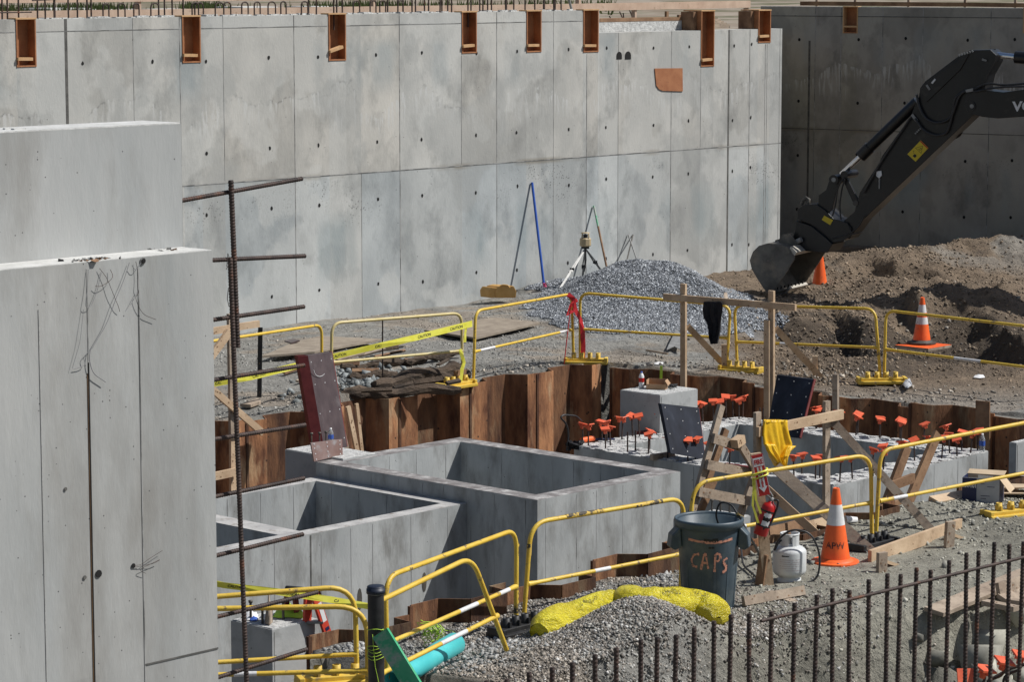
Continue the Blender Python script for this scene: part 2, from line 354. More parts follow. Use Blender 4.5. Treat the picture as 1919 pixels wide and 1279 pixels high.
# soil colours (albedo, with shade painted into the right-hand earth)
def sm(v, a, b): t = np.clip((v-a)/(b-a), 0, 1); return t*t*(3-2*t)
def soilcol(x, y):
    n = fbm(x, y, .7, 4, 61); n2 = fbm(x, y, 2.5, 4, 71)
    gravel = np.array([.27, .265, .245]); brown = np.array([.19, .142, .098]); mud = np.array([.31, .30, .25]); stone = np.array([.23, .245, .26]); dirt = np.array([.30, .255, .205])
    col = np.ones(x.shape+(3,))*gravel
    k = sm(x+n*2, 2.6, 3.6)*sm(y, 36, 39); col = col*(1-k[..., None])+brown*k[..., None]
    k = (sm(n2+n, .02, .16)*(1-k))*.75; col = col*(1-k[..., None])+dirt*k[..., None]
    k = sm(x+n, 1.2, 2.2)*(1-sm(y, 30, 33)); col = col*(1-k[..., None])+mud*k[..., None]
    q = mounds[0]; d = np.sqrt(((x-q[0])/2.0)**2+((y-q[1]+1.0)/3.4)**2)+n*.6
    k = 1-sm(d, .85, 1.15); col = col*(1-k[..., None])+stone*k[..., None]
    k = sm(n, .05, .2)*sm(y, 50, 55)*sm(x, 4, 6)*.7; col = col*(1-k[..., None])+gravel*k[..., None]
    for u_, v_, ru, rv in ((1560, 628, 1.0, 2.2), (1650, 622, .8, 1.3), (1850, 636, 1.6, 2.3), (1500, 640, .5, 1.6), (1740, 690, 1.8, .8)):  # dark ellipses: shade on the right-hand earth painted into the soil colour
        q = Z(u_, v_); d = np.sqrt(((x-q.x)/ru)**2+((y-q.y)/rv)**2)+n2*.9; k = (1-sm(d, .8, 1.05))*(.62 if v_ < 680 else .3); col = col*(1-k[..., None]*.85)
    wet = sm(fbm(x, y, .55, 4, 81), .08, .2); col = col*(1-.3*wet[..., None])
    return col
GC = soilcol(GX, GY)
na, nb = GA.shape
me = bpy.data.meshes.new('ground'); idx = np.arange(na*nb).reshape(na, nb)
quads = np.stack([idx[:-1, :-1], idx[1:, :-1], idx[1:, 1:], idx[:-1, 1:]], -1).reshape(-1, 4)
me.vertices.add(na*nb); me.vertices.foreach_set('co', np.stack([GX, GY, GZ], -1).astype(np.float32).ravel())
me.loops.add(quads.size); me.loops.foreach_set('vertex_index', quads.ravel().astype(np.int32))
me.polygons.add(len(quads)); me.polygons.foreach_set('loop_start', np.arange(0, quads.size, 4, dtype=np.int32)); me.polygons.foreach_set('loop_total', np.full(len(quads), 4, dtype=np.int32))
me.polygons.foreach_set('use_smooth', np.ones(len(quads), dtype=bool))
me.update(calc_edges=True)
ca = me.color_attributes.new('tint', 'FLOAT_COLOR', 'POINT')
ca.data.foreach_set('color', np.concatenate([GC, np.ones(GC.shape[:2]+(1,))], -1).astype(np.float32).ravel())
me.materials.append(M['ground'])
go = bpy.data.objects.new('ground', me); C.objects.link(go); go['kind'] = 'structure'

# ---------------------------------------------------------------- stones (uncountable gravel)
def stones(name, pts, size, cols, mt, flat=.6, label=None, cat='gravel'):
    n = len(pts); base = np.array([[1, 0, 0], [-1, 0, 0], [0, 1, 0], [0, -1, 0], [0, 0, 1], [0, 0, -1]], float)
    fa = np.array([[0, 2, 4], [2, 1, 4], [1, 3, 4], [3, 0, 4], [2, 0, 5], [1, 2, 5], [3, 1, 5], [0, 3, 5]])
    base = np.array([[1, .2, .1], [-1, .1, -.1], [.1, 1, .15], [-.2, -1, 0], [.2, .1, 1], [0, -.1, -1]])
    V = base[None]*(.65+.7*rng.random((n, 6, 1)))*size[:, None, None]
    V[:, :, 2] *= flat
    # random rotation about random axis
    q = rng.normal(size=(n, 4)); q[:, 1:3] *= .5; q /= np.linalg.norm(q, axis=1)[:, None]
    w_, x_, y_, z_ = q.T
    R = np.stack([1-2*(y_*y_+z_*z_), 2*(x_*y_-z_*w_), 2*(x_*z_+y_*w_), 2*(x_*y_+z_*w_), 1-2*(x_*x_+z_*z_), 2*(y_*z_-x_*w_), 2*(x_*z_-y_*w_), 2*(y_*z_+x_*w_), 1-2*(x_*x_+y_*y_)], -1).reshape(n, 3, 3)
    V = np.einsum('nij,nkj->nki', R, V)+pts[:, None, :]
    T = (fa[None]+6*np.arange(n)[:, None, None]).reshape(-1, 3)
    me = bpy.data.meshes.new(name); me.vertices.add(n*6); me.vertices.foreach_set('co', V.astype(np.float32).ravel())
    me.loops.add(T.size); me.loops.foreach_set('vertex_index', T.ravel().astype(np.int32))
    me.polygons.add(len(T)); me.polygons.foreach_set('loop_start', np.arange(0, T.size, 3, dtype=np.int32)); me.polygons.foreach_set('loop_total', np.full(len(T), 3, dtype=np.int32))
    me.update(calc_edges=True)
    c = np.repeat(cols, 6, axis=0); ca = me.color_attributes.new('tint', 'FLOAT_COLOR', 'POINT')
    ca.data.foreach_set('color', np.concatenate([c, np.ones((n*6, 1))], -1).astype(np.float32).ravel())
    me.materials.append(mt)
    o = bpy.data.objects.new(name, me); C.objects.link(o)
    return tag(o, label, cat, kind='stuff')
M['pebble'] = mat('loose_stone', (.9, .9, .9), (1.15, 1.15, 1.15), scale=20, rough=.9, island=.55)
def okmask(x, y):
    a = x*A.x+y*A.y; b = x*B.x+y*B.y
    return (b < W1B-.05) & ~((a > PFL-.1) & (a < PR+.06) & (b > PN-.07) & (b < PF+.06)) & ~((a < PL0+.05) & (b < PN) & (b > PN-2.3)) & (((np.array([W2_P0.x]) - x)*N2.x+(W2_P0.y-y)*N2.y) < -.05)
def scatter(n, xr, yr, dens=None, smin=.006, smax=.03, pw=2.5):
    y = 1/(1/yr[1]+(1/yr[0]-1/yr[1])*rng.random(n)); x = (rng.random(n)*(xr[1]-xr[0])+xr[0])*y
    k = okmask(x, y)
    if dens is not None: k &= rng.random(n) < dens(x, y)
    x = x[k]; y = y[k]; s = smin+(smax-smin)*rng.random(len(x))**pw
    return np.stack([x, y, hgt(x, y)+s*.15], -1), s
xr = (-.20, .20)
def dgen(x, y):
    n = fbm(x, y, .8, 4, 91); k = .35+2.2*n
    k = k*np.where((x > 2.6) & (y > 36), .75, 1)*np.where((x > 1.5) & (y < 29.5), .13, 1)
    return np.clip(k, .03, 1)
P, S = scatter(330000, xr, (21.5, 58), dgen, .007, .026, 3.2)
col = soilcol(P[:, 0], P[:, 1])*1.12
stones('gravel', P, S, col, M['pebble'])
q0 = mounds[0]
def dpile(x, y):
    d = np.sqrt(((x-q0[0])/2.0)**2+((y-q0[1]+1.0)/3.4)**2)+fbm(x, y, .9, 4, 95)*.7
    return (d < 1.05)*1.0
n = 150000; x = q0[0]+(rng.random(n)*2-1)*2.6; y = q0[1]-1+(rng.random(n)*2-1)*4.4; k = (rng.random(n) < dpile(x, y)) & okmask(x, y)
x = x[k]; y = y[k]; S = .010+.015*rng.random(len(x)); P = np.stack([x, y, hgt(x, y)+.004+.01*rng.random(len(x))], -1)
g = rng.random(len(x)); colr = np.where((g > .72)[:, None], np.array([.42, .44, .46]), np.array([.17, .182, .20]))*(.75+.5*rng.random((len(x), 1)))
stones('crushed_stone', P, S, colr, M['pebble'])
# foreground heap
qa = Z(1200, 1212)
n = 60000; x = qa.x+rng.normal(size=n)*.95; y = qa.y+rng.normal(size=n)*1.2; k = okmask(x, y) & (rng.random(n) < .35+2*fbm(x, y, 2, 3, 97)+.35)
x = x[k]; y = y[k]; S = .005+.017*rng.random(len(x))**2.2; P = np.stack([x, y, hgt(x, y)+.003], -1)
g = rng.random(len(x)); colr = np.where((g > .8)[:, None], np.array([.40, .39, .37]), np.array([.235, .21, .18]))*(.6+.8*rng.random((len(x), 1)))
stones('heap_gravel', P, S, colr, M['pebble'], flat=.7)
# bigger broken rock
def rocks(pxs, n, smin, smax, c, name='rubble', spread=1.0):
    x = []; y = []
    for _ in range(n):
        u, v, ru, rv = random.choice(pxs); p = Z(u+random.gauss(0, ru), v+random.gauss(0, rv)); x.append(p.x); y.append(p.y)
    x = np.array(x); y = np.array(y); k = okmask(x, y); x = x[k]; y = y[k]
    S = smin+(smax-smin)*rng.random(len(x))**2; P = np.stack([x, y, hgt(x, y)+S*.25], -1)
    stones(name, P, S, np.array(c)[None]*(.7+.6*rng.random((len(x), 1))), M['pebble'], flat=.75)
rocks([(690, 722, 40, 14), (640, 745, 50, 12), (700, 705, 30, 10)], 420, .02, .085, (.20, .215, .215), 'clay_clods')
rocks([(1500, 1030, 70, 22), (1700, 1010, 90, 24), (1850, 990, 60, 20), (1450, 1050, 40, 20), (1800, 960, 60, 12), (1650, 985, 60, 18)], 380, .010, .042, (.28, .275, .24))
rocks([(1780, 740, 120, 10), (1550, 705, 60, 8), (1300, 690, 120, 8), (950, 700, 60, 8), (1700, 560, 150, 12), (1650, 600, 150, 14), (1800, 460, 100, 8)], 900, .012, .045, (.28, .25, .21))
rocks([(880, 1230, 60, 22), (960, 1210, 40, 15), (800, 1260, 60, 15), (1240, 1075, 20, 12), (660, 1215, 20, 10)], 1400, .010, .034, (.29, .29, .28))
rocks([(1760, 600, 170, 50), (1700, 520, 140, 35), (1550, 620, 70, 50)], 9000, .008, .040, (.20, .155, .11), 'earth_clods')
rocks([(1720, 1200, 90, 40), (1860, 1200, 60, 40)], 60, .02, .08, (.31, .30, .26))
rocks([(1860, 1200, 45, 32), (1900, 1160, 30, 25), (1780, 1235, 50, 22), (1720, 1255, 60, 15)], 110, .07, .30, (.33, .32, .27), 'broken_rock')

# ---------------------------------------------------------------- upper ground behind the walls
far = 420
p1 = W(W1_A0-80, W1B+.36); p2 = W(W1_A1, W1B+.36)
l2 = w2(1425, 60); l2.z = 0; l2 = l2-N2*.36
r2 = W2_P0+D2*90-N2*.36
mb = MB()
poly = [p1, p2, l2, r2, r2+Vector((60, 260, 0)), Vector((0, far, 0)), Vector((-300, 260, 0))]
mb.prism([Vector((p.x, p.y, -.5)) for p in poly], UP*(4.42+.5))
o = mb.build('upper_ground', M['emb']); o['kind'] = 'structure'
# ---------------------------------------------------------------- long cast wall
seamx = [128, 253, 340, 421, 553, 677, 749.5, 865, 931, 1037, 1099, 1158, 1257, 1312, 1364, 1403, 1432]
main = {340, 553, 749.5, 931, 1099, 1257, 1403, 128, 1364, 1432}
sa = [ab(w1(x, 300))[0] for x in seamx]
pockets = []   # (a0, a1, zbottom, ztop)
pk = [(29, 68, 126, 37), (340.5, 376, 118, 34), (615, 648, 114, 29), (865, 893, 100, 25), (986.5, 1014, 98, 24), (1093, 1121, 98, 21)]
for x0, x1, yb, yt in pk:
    q0_ = w1(x0, yt); q1_ = w1(x1, yb); qb = w1(x0, yb)
    pockets.append((ab(q0_)[0], ab(q1_)[0], qb.z, ZT))
pk2 = [(1313, 1337.5, 125, 21), (1420.5, 1443.5, 80, 20)]
for x0, x1, yb, yt in pk2:
    q0_ = w1(x0, yb); q1_ = w1(x1, yb); pockets.append((ab(q0_)[0], ab(q1_)[0], q0_.z, w1(x0, yt).z))
TH = .36; PD = .17
mb = MB()
cuts = sorted(set([W1_A0, W1_A1, AX]+sa+[q for p in pockets for q in p[:2]]))
for i in range(len(cuts)-1):
    a0, a1 = cuts[i], cuts[i+1]; am = (a0+a1)/2
    if a1-a0 < .002: continue
    top = ZT if am < AX else ZT2
    pc = [p for p in pockets if p[0]-.001 <= am <= p[1]+.001]
    zs = [-.6, 2.37, 4.77, top] if top > 4.77 else [-.6, 2.37, top]
    if pc:
        zb = pc[0][2]; zs = [z for z in zs if z < zb-.02]+[zb]
    for j in range(len(zs)-1):
        rnd = random.Random(int(am*7)+j*13)
        k = rnd.uniform(.86, 1.1); bl = rnd.uniform(-.03, .05) if j == 0 else rnd.uniform(-.03, .015)
        bl = bl+(.012 if j == 0 else -.018); mb.box(W(a0, W1B, zs[j]), A*(a1-a0), B*TH, UP*(zs[j+1]-zs[j]), 0, (k*(1-bl), k, k*(1+bl)))
    if pc: mb.box(W(a0, W1B+PD, zb), A*(a1-a0), B*(TH-PD), UP*(min(top, pc[0][3])-zb), 0)
for x, a in zip(seamx, sa):
    wdt = {128: .05, 1364: .042}.get(x, .014 if x in main else .007)
    tp = ZT if a < AX else ZT2
    if any(p[0]-.03 <= a <= p[1]+.03 for p in pockets): tp = [p[2] for p in pockets if p[0]-.03 <= a <= p[1]+.03][0]-.03
    if x in main: mb.box(W(a-wdt/2, W1B-.003, -.2), A*wdt, B*.002, UP*(tp+.2), 2 if x in (128, 1364) else 1)
    else: mb.box(W(a-wdt/2, W1B-.003, -.2 if x in (253, 677, 1158, 1037) else 2.4), A*wdt, B*.002, UP*((2.36 if x in (677,) else tp)+.2-(0 if x in (253, 677, 1158, 1037) else 2.6)), 1)
    if x == 1432: mb.box(W(a+.05, W1B-.003, -.2), A*.012, B*.002, UP*(tp+.2), 1)
mb.box(W(W1_A1-.07, W1B-.003, 0), A*.008, B*.002, UP*ZT2, 1)
prev = W1_A0
for z0, z1 in ((2.363, 2.377),): mb.box(W(W1_A0, W1B-.0045, z0), A*(W1_A1-W1_A0), B*.002, UP*(z1-z0), 1)
edges = [W1_A0]+[q for p in pockets[:6] for q in (p[0]-.02, p[1]+.02)]+[AX]
for i in range(0, len(edges)-1, 2):
    if edges[i+1] > edges[i]: mb.box(W(edges[i], W1B-.0045, 4.765), A*(edges[i+1]-edges[i]), B*.002, UP*.01, 1)
for x in (158, 290, 387, 507, 597, 707, 790, 892, 969, 1065, 1136, 1224, 1290, 1373, 1405):
    for z in (4.28, 2.87, 1.92, .50):
        a = ab(w1(x, 300))[0]+random.uniform(-.02, .02); zz = z+random.uniform(-.03, .03)
        pts = [W(a+.026*math.cos(t)*random.uniform(.7, 1.15), W1B-.002, zz+.036*math.sin(t)*random.uniform(.7, 1.1)) for t in [k*math.pi/4 for k in range(8)]]
        mb.prism(pts, -B*.002, 3)
for px0, px1 in ((1155, 1165), (1171, 1182)):                # two small arched openings
    q = w1(px0, 111); r = w1(px1, 111); a0, a1 = ab(q)[0], ab(r)[0]; z0 = q.z; wd = a1-a0
    pts = [W(a0, W1B-.004, z0), W(a1, W1B-.004, z0)]+[W((a0+a1)/2+wd/2*math.cos(t), W1B-.004, z0+.07+wd*.45*math.sin(t)) for t in [k*math.pi/6 for k in range(7)]]
    mb.prism(pts, -B*.002, 3)
# rough top crust
random.seed(4)
a = W1_A0
while a < AX-.05:
    L = random.uniform(.06, .2); 
    if not any(p[0]-.25 < a < p[1]+.05 for p in pockets): mb.box(W(a, W1B+random.uniform(.02, .15), ZT), A*L, B*random.uniform(.05, .18), UP*random.uniform(.008, .03), 4)
    a += L+.005
walls_mats = [None, M['seam'], M['dark_seam'], M['hole'], M['concrough']]
def wallmat(name, base1, base2):
    m = mat(name, base1, base2, scale=.9, rough=.88, bump=.35, bscale=24, stretch=(1, 1, .6), c3=tuple(c*.78 for c in base1), s3=1.9, w3=(.49, .68), spots=(9, .085, (.07, .07, .065), .78), bdist=.012, detail=12, lo=.38, hi=.62)
    n = m.node_tree; N = n.nodes; L = n.links; bs = N['Principled BSDF']
    col = bs.inputs['Base Color'].links[0].from_socket
    geo = N.new('ShaderNodeNewGeometry'); sp_ = N.new('ShaderNodeSeparateXYZ'); L.new(geo.outputs['Position'], sp_.inputs[0])
    def nz(scale, det=4, stretch=(1, 1, 1)):
        mp = N.new('ShaderNodeMapping'); mp.inputs['Scale'].default_value = stretch; L.new(geo.outputs['Position'], mp.inputs[0])
        t = N.new('ShaderNodeTexNoise'); t.inputs['Scale'].default_value = scale; t.inputs['Detail'].default_value = det; L.new(mp.outputs[0], t.inputs['Vector']); return t.outputs[0]
    def ma(op, a, b=None):
        q = N.new('ShaderNodeMath'); q.operation = op
        for i, u in enumerate((a, b)):
            if u is None: continue
            if isinstance(u, (int, float)): q.inputs[i].default_value = u
            else: L.new(u, q.inputs[i])
        return q.outputs[0]
    def rg(v, a, b, c=0, d=1):
        q = N.new('ShaderNodeMapRange'); L.new(v, q.inputs[0]); q.inputs[1].default_value = a; q.inputs[2].default_value = b; q.inputs[3].default_value = c; q.inputs[4].default_value = d; return q.outputs[0]
    def mx(f, a, b):
        q = N.new('ShaderNodeMix'); q.data_type = 'RGBA'; L.new(f, q.inputs[0])
        for i, u in ((6, a), (7, b)):
            if isinstance(u, tuple): q.inputs[i].default_value = (*u, 1)
            else: L.new(u, q.inputs[i])
        return q.outputs[2]
    z = sp_.outputs[2]; n1 = nz(.8, 6); n2 = nz(14, 6); n3 = nz(1.0, 3, (1, 1, .25)); n4 = nz(20, 4, (1, 1, .12))
    # pour line: a wavering rough edge about 3.4 m up, pale dribbles under it
    c = ma('SUBTRACT', ma('SUBTRACT', z, 2.55), ma('MULTIPLY', n1, 1.9))
    n5 = nz(.35, 3); n6 = nz(6, 5); c = ma('ADD', c, ma('MULTIPLY', ma('SUBTRACT', n6, .5), .25)); line = ma('MULTIPLY', ma('MULTIPLY', rg(ma('ABSOLUTE', c), .01, .05, 1, 0), rg(n2, .45, .60)), rg(n5, .46, .56)); col = mx(ma('MULTIPLY', line, .6), col, (.12, .12, .115))
    drib = ma('MULTIPLY', ma('MULTIPLY', rg(c, -.45, -.02), rg(c, .0, .02, 1, 0)), rg(n4, .5, .62)); col = mx(ma('MULTIPLY', drib, .6), col, (.56, .57, .56))
    # honeycombed band just under the joint
    band = ma('MULTIPLY', rg(z, 1.45, 1.75), rg(z, 2.25, 2.36, 1, 0)); patch = rg(n1, .50, .60)
    vo = N.new('ShaderNodeTexVoronoi'); vo.inputs['Scale'].default_value = 26; L.new(geo.outputs['Position'], vo.inputs['Vector'])
    hc = ma('MULTIPLY', ma('MULTIPLY', band, patch), ma('MULTIPLY', rg(vo.outputs[0], .28, .4, 1, 0), rg(n2, .47, .56))); col = mx(ma('MULTIPLY', hc, .75), col, (.09, .09, .085))
    pa_ = rg(nz(.55, 10), .505, .53); col = mx(ma('MULTIPLY', pa_, .38), col, tuple(c*1.12 for c in base2))
    pb_ = rg(nz(.75, 12, (1, 1, .8)), .55, .575); col = mx(ma('MULTIPLY', pb_, .42), col, tuple(c*.88 for c in base1))
    # blue-green form stain low down
    bl = ma('MULTIPLY', ma('MULTIPLY', rg(z, .5, .9), rg(z, 1.5, 1.8, 1, 0)), rg(n3, .48, .62)); col = mx(ma('MULTIPLY', bl, .55), col, (.22, .275, .29))
    bl = ma('MULTIPLY', ma('MULTIPLY', rg(z, 3.6, 3.9), rg(z, 4.4, 4.6, 1, 0)), rg(n3, .52, .66)); col = mx(ma('MULTIPLY', bl, .5), col, (.22, .27, .29))
    # rusty drip under the joint
    rs = ma('MULTIPLY', rg(ma('ABSOLUTE', ma('SUBTRACT', z, 2.36)), .02, .07, 1, 0), rg(n1, .48, .6)); col = mx(ma('MULTIPLY', rs, .6), col, (.20, .17, .12))
    L.new(col, bs.inputs['Base Color'])
    return m
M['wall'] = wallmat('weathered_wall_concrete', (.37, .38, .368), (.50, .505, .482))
walls_mats[0] = M['wall']
wall1 = mb.build('concrete_wall', walls_mats)
tag(wall1, 'long sunlit grey concrete wall with timber pockets along its top edge', 'wall')
# starter bars standing in the top of the wall
rb = [(20, 0), (31, 0), (52, 0), (80, 0), (94, 0), (113, 0), (122, 0), (142, 0), (153, 0), (173, 0), (182, 0), (315, 0), (329, 0), (343, 0), (362, 0), (594, 0), (609, 0), (634, 0), (650, 0), (661, 0), (745, 0), (765, 0), (771, 0), (785, 0), (793, 0), (807, 0), (821, 0), (834, 0), (843, 0), (855, 0), (864, 0), (887, 0), (900, 0), (912, 0), (918, 0), (933, 0), (939, 0), (958, 0), (969, 0), (976, 0), (996, 0), (1017, 0), (1030, 0), (1038, 0), (1048, 0), (1060, 0), (1066, 0), (207, 11), (242, 13), (261, 10), (294, 15), (384, 16), (413, 16), (440, 13), (465, 12), (492, 11), (519, 14), (546, 10), (574, 12), (681, 12), (704, 11), (729, 11), (754, 10), (378, 12)]
for x, wd in rb:
    m_ = MB(); bb = random.uniform(.1, .26); p = w1(x, 30); a = ab(p)[0]
    if wd:
        r = ab(w1(x+wd, 30))[0]-a; top = 5.16
        pts = fillet([W(a, W1B+bb, 4.7), W(a, W1B+bb, top), W(a+r, W1B+bb, top), W(a+r, W1B+bb, 4.7)], r*.49, 6)
        m_.tube(pts, .012, 6)
        m_.build('hairpin_bar', M['rebar'], wall1)
    else:
        m_.tube([W(a, W1B+bb, 4.7), W(a+random.uniform(-.01, .01), W1B+bb, random.uniform(5.35, 5.6))], .013, 6)
        m_.build('starter_bar', M['rebar'], wall1)
m_ = MB(); p = w1(90, 5); m_.tube([W(ab(w1(70, 12))[0], W1B+.12, 5.22), W(ab(w1(132, 6))[0], W1B+.12, 5.24)], .010, 6); m_.tube([W(ab(w1(0, 24))[0], W1B+.2, 5.05), W(ab(w1(75, 14))[0], W1B+.2, 5.05)], .010, 6); m_.build('tie_bar', M['rebar'], wall1)
m_ = MB(); a = ab(w1(1062, 0))[0]; m_.tube(fillet([W(a, W1B+.15, 5.2), W(a+.2, W1B+.15, 5.22), W(a+.32, W1B+.15, 4.9)], .16, 6), .022, 8); m_.build('conduit', M['alu'], wall1)
# timber pocket liners
wh = ['wide pocket at far left of the wall', 'between the dark joint and the second panel', 'third from left with a tilted block inside', 'fourth from left', 'fifth from left', 'last before the wall top steps down', 'tallest, above the lower top', 'short one nearest its right end']
for i, (a0, a1, zb, zt) in enumerate(pockets):
    c = W((a0+a1)/2, W1B, zb)
    t = thing('timber_pocket', 'open timber pocket in the sunlit wall, '+wh[i], 'formwork', c, 'timber pocket forms along the wall tops')
    th = .022; f = .012
    for nm, (u, b0, du, db, z0, dz) in (('side_board', (a0, -f, th, PD+f-.003, zb, zt-zb)), ('side_board', (a1-th, -f, th, PD+f-.003, zb, zt-zb)), ('bottom_board', (a0+th, -f+.002, a1-a0-2*th, PD+f-.006, zb+.001, th)), ('top_board', (a0-.01, -f-.006, a1-a0+.02, PD+f+(.25 if i > 5 else 0), zt+.001, th))):
        m_ = MB(); m_.box(W(u, W1B+b0, z0), A*du, B*db, UP*dz, 0); m_.build(nm, M['ply'] if nm != 'top_board' else M['plyedge'], t)
    m_ = MB(); m_.box(W(a0+th, W1B+PD-.016, zb+th), A*(a1-a0-2*th), B*.012, UP*(zt-zb-th)); m_.build('back_board', M['ply'], t)
    m_ = MB(); z = zb+.12+(.03 if i == 2 else 0); tl = .07 if i == 2 else random.uniform(-.01, .012)
    m_.board(W(a0+.0, W1B-.004, z), W(a0+(a1-a0)*.74, W1B-.004, z+tl), .045, .09, -B); m_.build('spacer_block', M['plyedge'], t)
    if i > 5:
        m_ = MB(); m_.box(W(a0-.10, W1B+.10, ZT2+.003), A*.10, B*.30, UP*(zt-ZT2-.01)); m_.build('back_box', M['wooddark'], t)
        m_ = MB(); m_.box(W(a0, W1B+PD+.003, ZT2+.003), A*(a1-a0), B*.22, UP*(zt-ZT2-.01)); m_.build('rear_box', M['wooddark'], t)
# cast-in plywood patch
pts = [w1(1226, 128), w1(1278, 127.5), w1(1278.5, 171), w1(1241, 170), w1(1234, 167), w1(1229, 160)]
mb = MB(); mb.prism([p-B*.004 for p in pts], -B*.012); o = mb.build('plywood_patch', mat('patch_ply', (.32, .12, .05), (.42, .18, .08), scale=5, rough=.7, c3=(.25, .09, .04), s3=20, w3=(.55, .7)), loc=pts[0]); tag(o, 'orange plywood patch set flush in the sunlit wall right of centre', 'patch')
# curb and clutter behind the low part of the wall
mb = MB(); mb.box(W(AX+.02, W1B+.37, 4.40), A*(ab(w1(1305, 60))[0]-AX), B*.4, UP*.33); mb.box(W(AX+.02, W1B+.365, 4.732), A*(ab(w1(1305, 60))[0]-AX), B*.41, UP*.06, 1)
o = mb.build('concrete_curb', [M['concrough'], M['wooddark']], loc=W(AX, W1B+.4, 4.4)); tag(o, 'stained concrete curb behind the lowered part of the sunlit wall', 'curb')
random.seed(12)
mb = MB()
for k in range(5): mb.board(w1(1335+k*2, 50-k*3)+B*(.5+.1*k), w1(1405+k*2, 49-k*3)+B*(.5+.1*k), .07, .05, -B)
o = mb.build('timber_stack', M['woodgrey'], loc=w1(1360, 50)+B*.5); tag(o, 'small stack of grey planks behind the wall end', 'timber')
for k, (x, hh) in enumerate(((1196, .30), (1327, .35), (1366, .30), (1372, .35), (1394, .33), (1350, .28), (1384, .25))):
    mb = MB(); p = w1(x, 52)+B*1.0; p.z = 4.42; mb.box(p, A*.06, B*.05, UP*(hh+.12)); o = mb.build('timber_stake', M['wooddark'] if k % 2 else M['ply'], loc=p); tag(o, 'short upright timber stake behind the low wall top, %s from the left' % ['first', 'second', 'fourth', 'fifth', 'last', 'third', 'sixth'][k], 'stake', 'stakes behind the low wall top')
for k in range(9):
    mb = MB(); x = 1210+k*13+random.uniform(-4, 4); p = w1(x, 40)+B*1.3; p.z = 4.42; mb.tube([p, p+Vector((random.uniform(-.25, .25), 0, random.uniform(.15, .5)))], .012, 6); o = mb.build('loose_bar', M['rebar'], loc=p); tag(o, 'bent steel bar sticking up behind the low wall top, %s from the left' % ['first', 'second', 'third', 'fourth', 'fifth', 'sixth', 'seventh', 'eighth', 'ninth'][k], 'rebar', 'bent bars behind the low wall top')
# guard rails along the top
def rail(name, pts, wd, th, mt, label, posts, drop):
    t = thing(name, label, 'guard rail', pts[0]-UP*(pts[0].z-4.42))
    for (p, q) in zip(pts[:-1], pts[1:]):
        m_ = MB(); m_.board(p, q, wd, th, -B); m_.build('rail_board', mt, t)
    for p in posts:
        m_ = MB(); m_.box(Vector((p.x, p.y, 4.42)), A*.05, B*.09, UP*drop); m_.build('post', mt, t)
M['woodpink'] = mat('lumber_pink', (.48, .34, .25), (.60, .45, .34), scale=3, rough=.8, bump=.2, bscale=40, c3=(.33, .22, .15), s3=8, w3=(.58, .72), island=.1)
a_l = W1_A0; a_r = ab(w1(1412, 20))[0]
bb = W1B+1.1
def onr(px, z): p = PL(px, 20, W(0, bb), B); return W(ab(p)[0], bb, z)
mid = [onr(-100, 4.985), onr(330, 4.985), onr(820, 4.985), onr(1090, 4.985), onr(1405, 5.0)]
rail('guard_rail', mid, .135, .04, M['woodpink'], 'pale timber lower guard rail board running behind the sunlit wall top', [onr(x, 4.4) for x in (60, 520, 900, 1190, 1400)], .56)
bb = W1B+1.25
up = [onr(-100, 5.23), onr(420, 5.23), onr(760, 5.22), onr(1180, 5.22)]
rail('guard_rail', up, .12, .04, M['woodpink'], 'pale timber upper guard rail board running behind the rebar on the sunlit wall', [onr(x, 4.4) for x in (260, 700, 1085)], .8)
# grass tufts, pale slabs beyond
mb = MB(); random.seed(5)
for k in range(2600):
    x = random.choice([random.gauss(30, 40), random.gauss(190, 40), random.gauss(680, 60), random.uniform(600, 1150), random.gauss(380, 20), random.gauss(130, 30)])
    d = random.uniform(18, 34); p = PL(x, 20, W(0, W1B+d), B); p.z = 4.42; h_ = random.uniform(.15, .42)
    v = Vector((random.uniform(-.12, .12), random.uniform(-.1, .1), h_)); s_ = Vector((.03, 0, 0))
    mb.add([p-s_, p+s_, p+v], [(0, 1, 2)], 0)
o = mb.build('grass', M['grassm']); tag(o, kind='stuff')
M['slab'] = mat('pale_slab', (.55, .55, .53), (.68, .68, .66), scale=2, rough=.9)
for k, (x0, x1, d) in enumerate(((95, 170, 26), (172, 222, 26.3), (235, 300, 27), (312, 372, 25), (380, 452, 26), (455, 520, 26.6), (535, 585, 25), (590, 640, 27))):
    p = PL(x0, 20, W(0, W1B+d), B); q = PL(x1, 20, W(0, W1B+d), B); mb = MB(); p.z = q.z = 4.42
    mb.box(p, q-p, B*1.2, UP*random.uniform(.16, .24)); o = mb.build('concrete_slab', M['slab'], loc=p); tag(o, 'pale slab beyond the timber guard rail, %s from the left' % ['first', 'second', 'third', 'fourth', 'fifth', 'sixth', 'seventh', 'eighth'][k], 'slab', 'pale slabs beyond the guard rail')
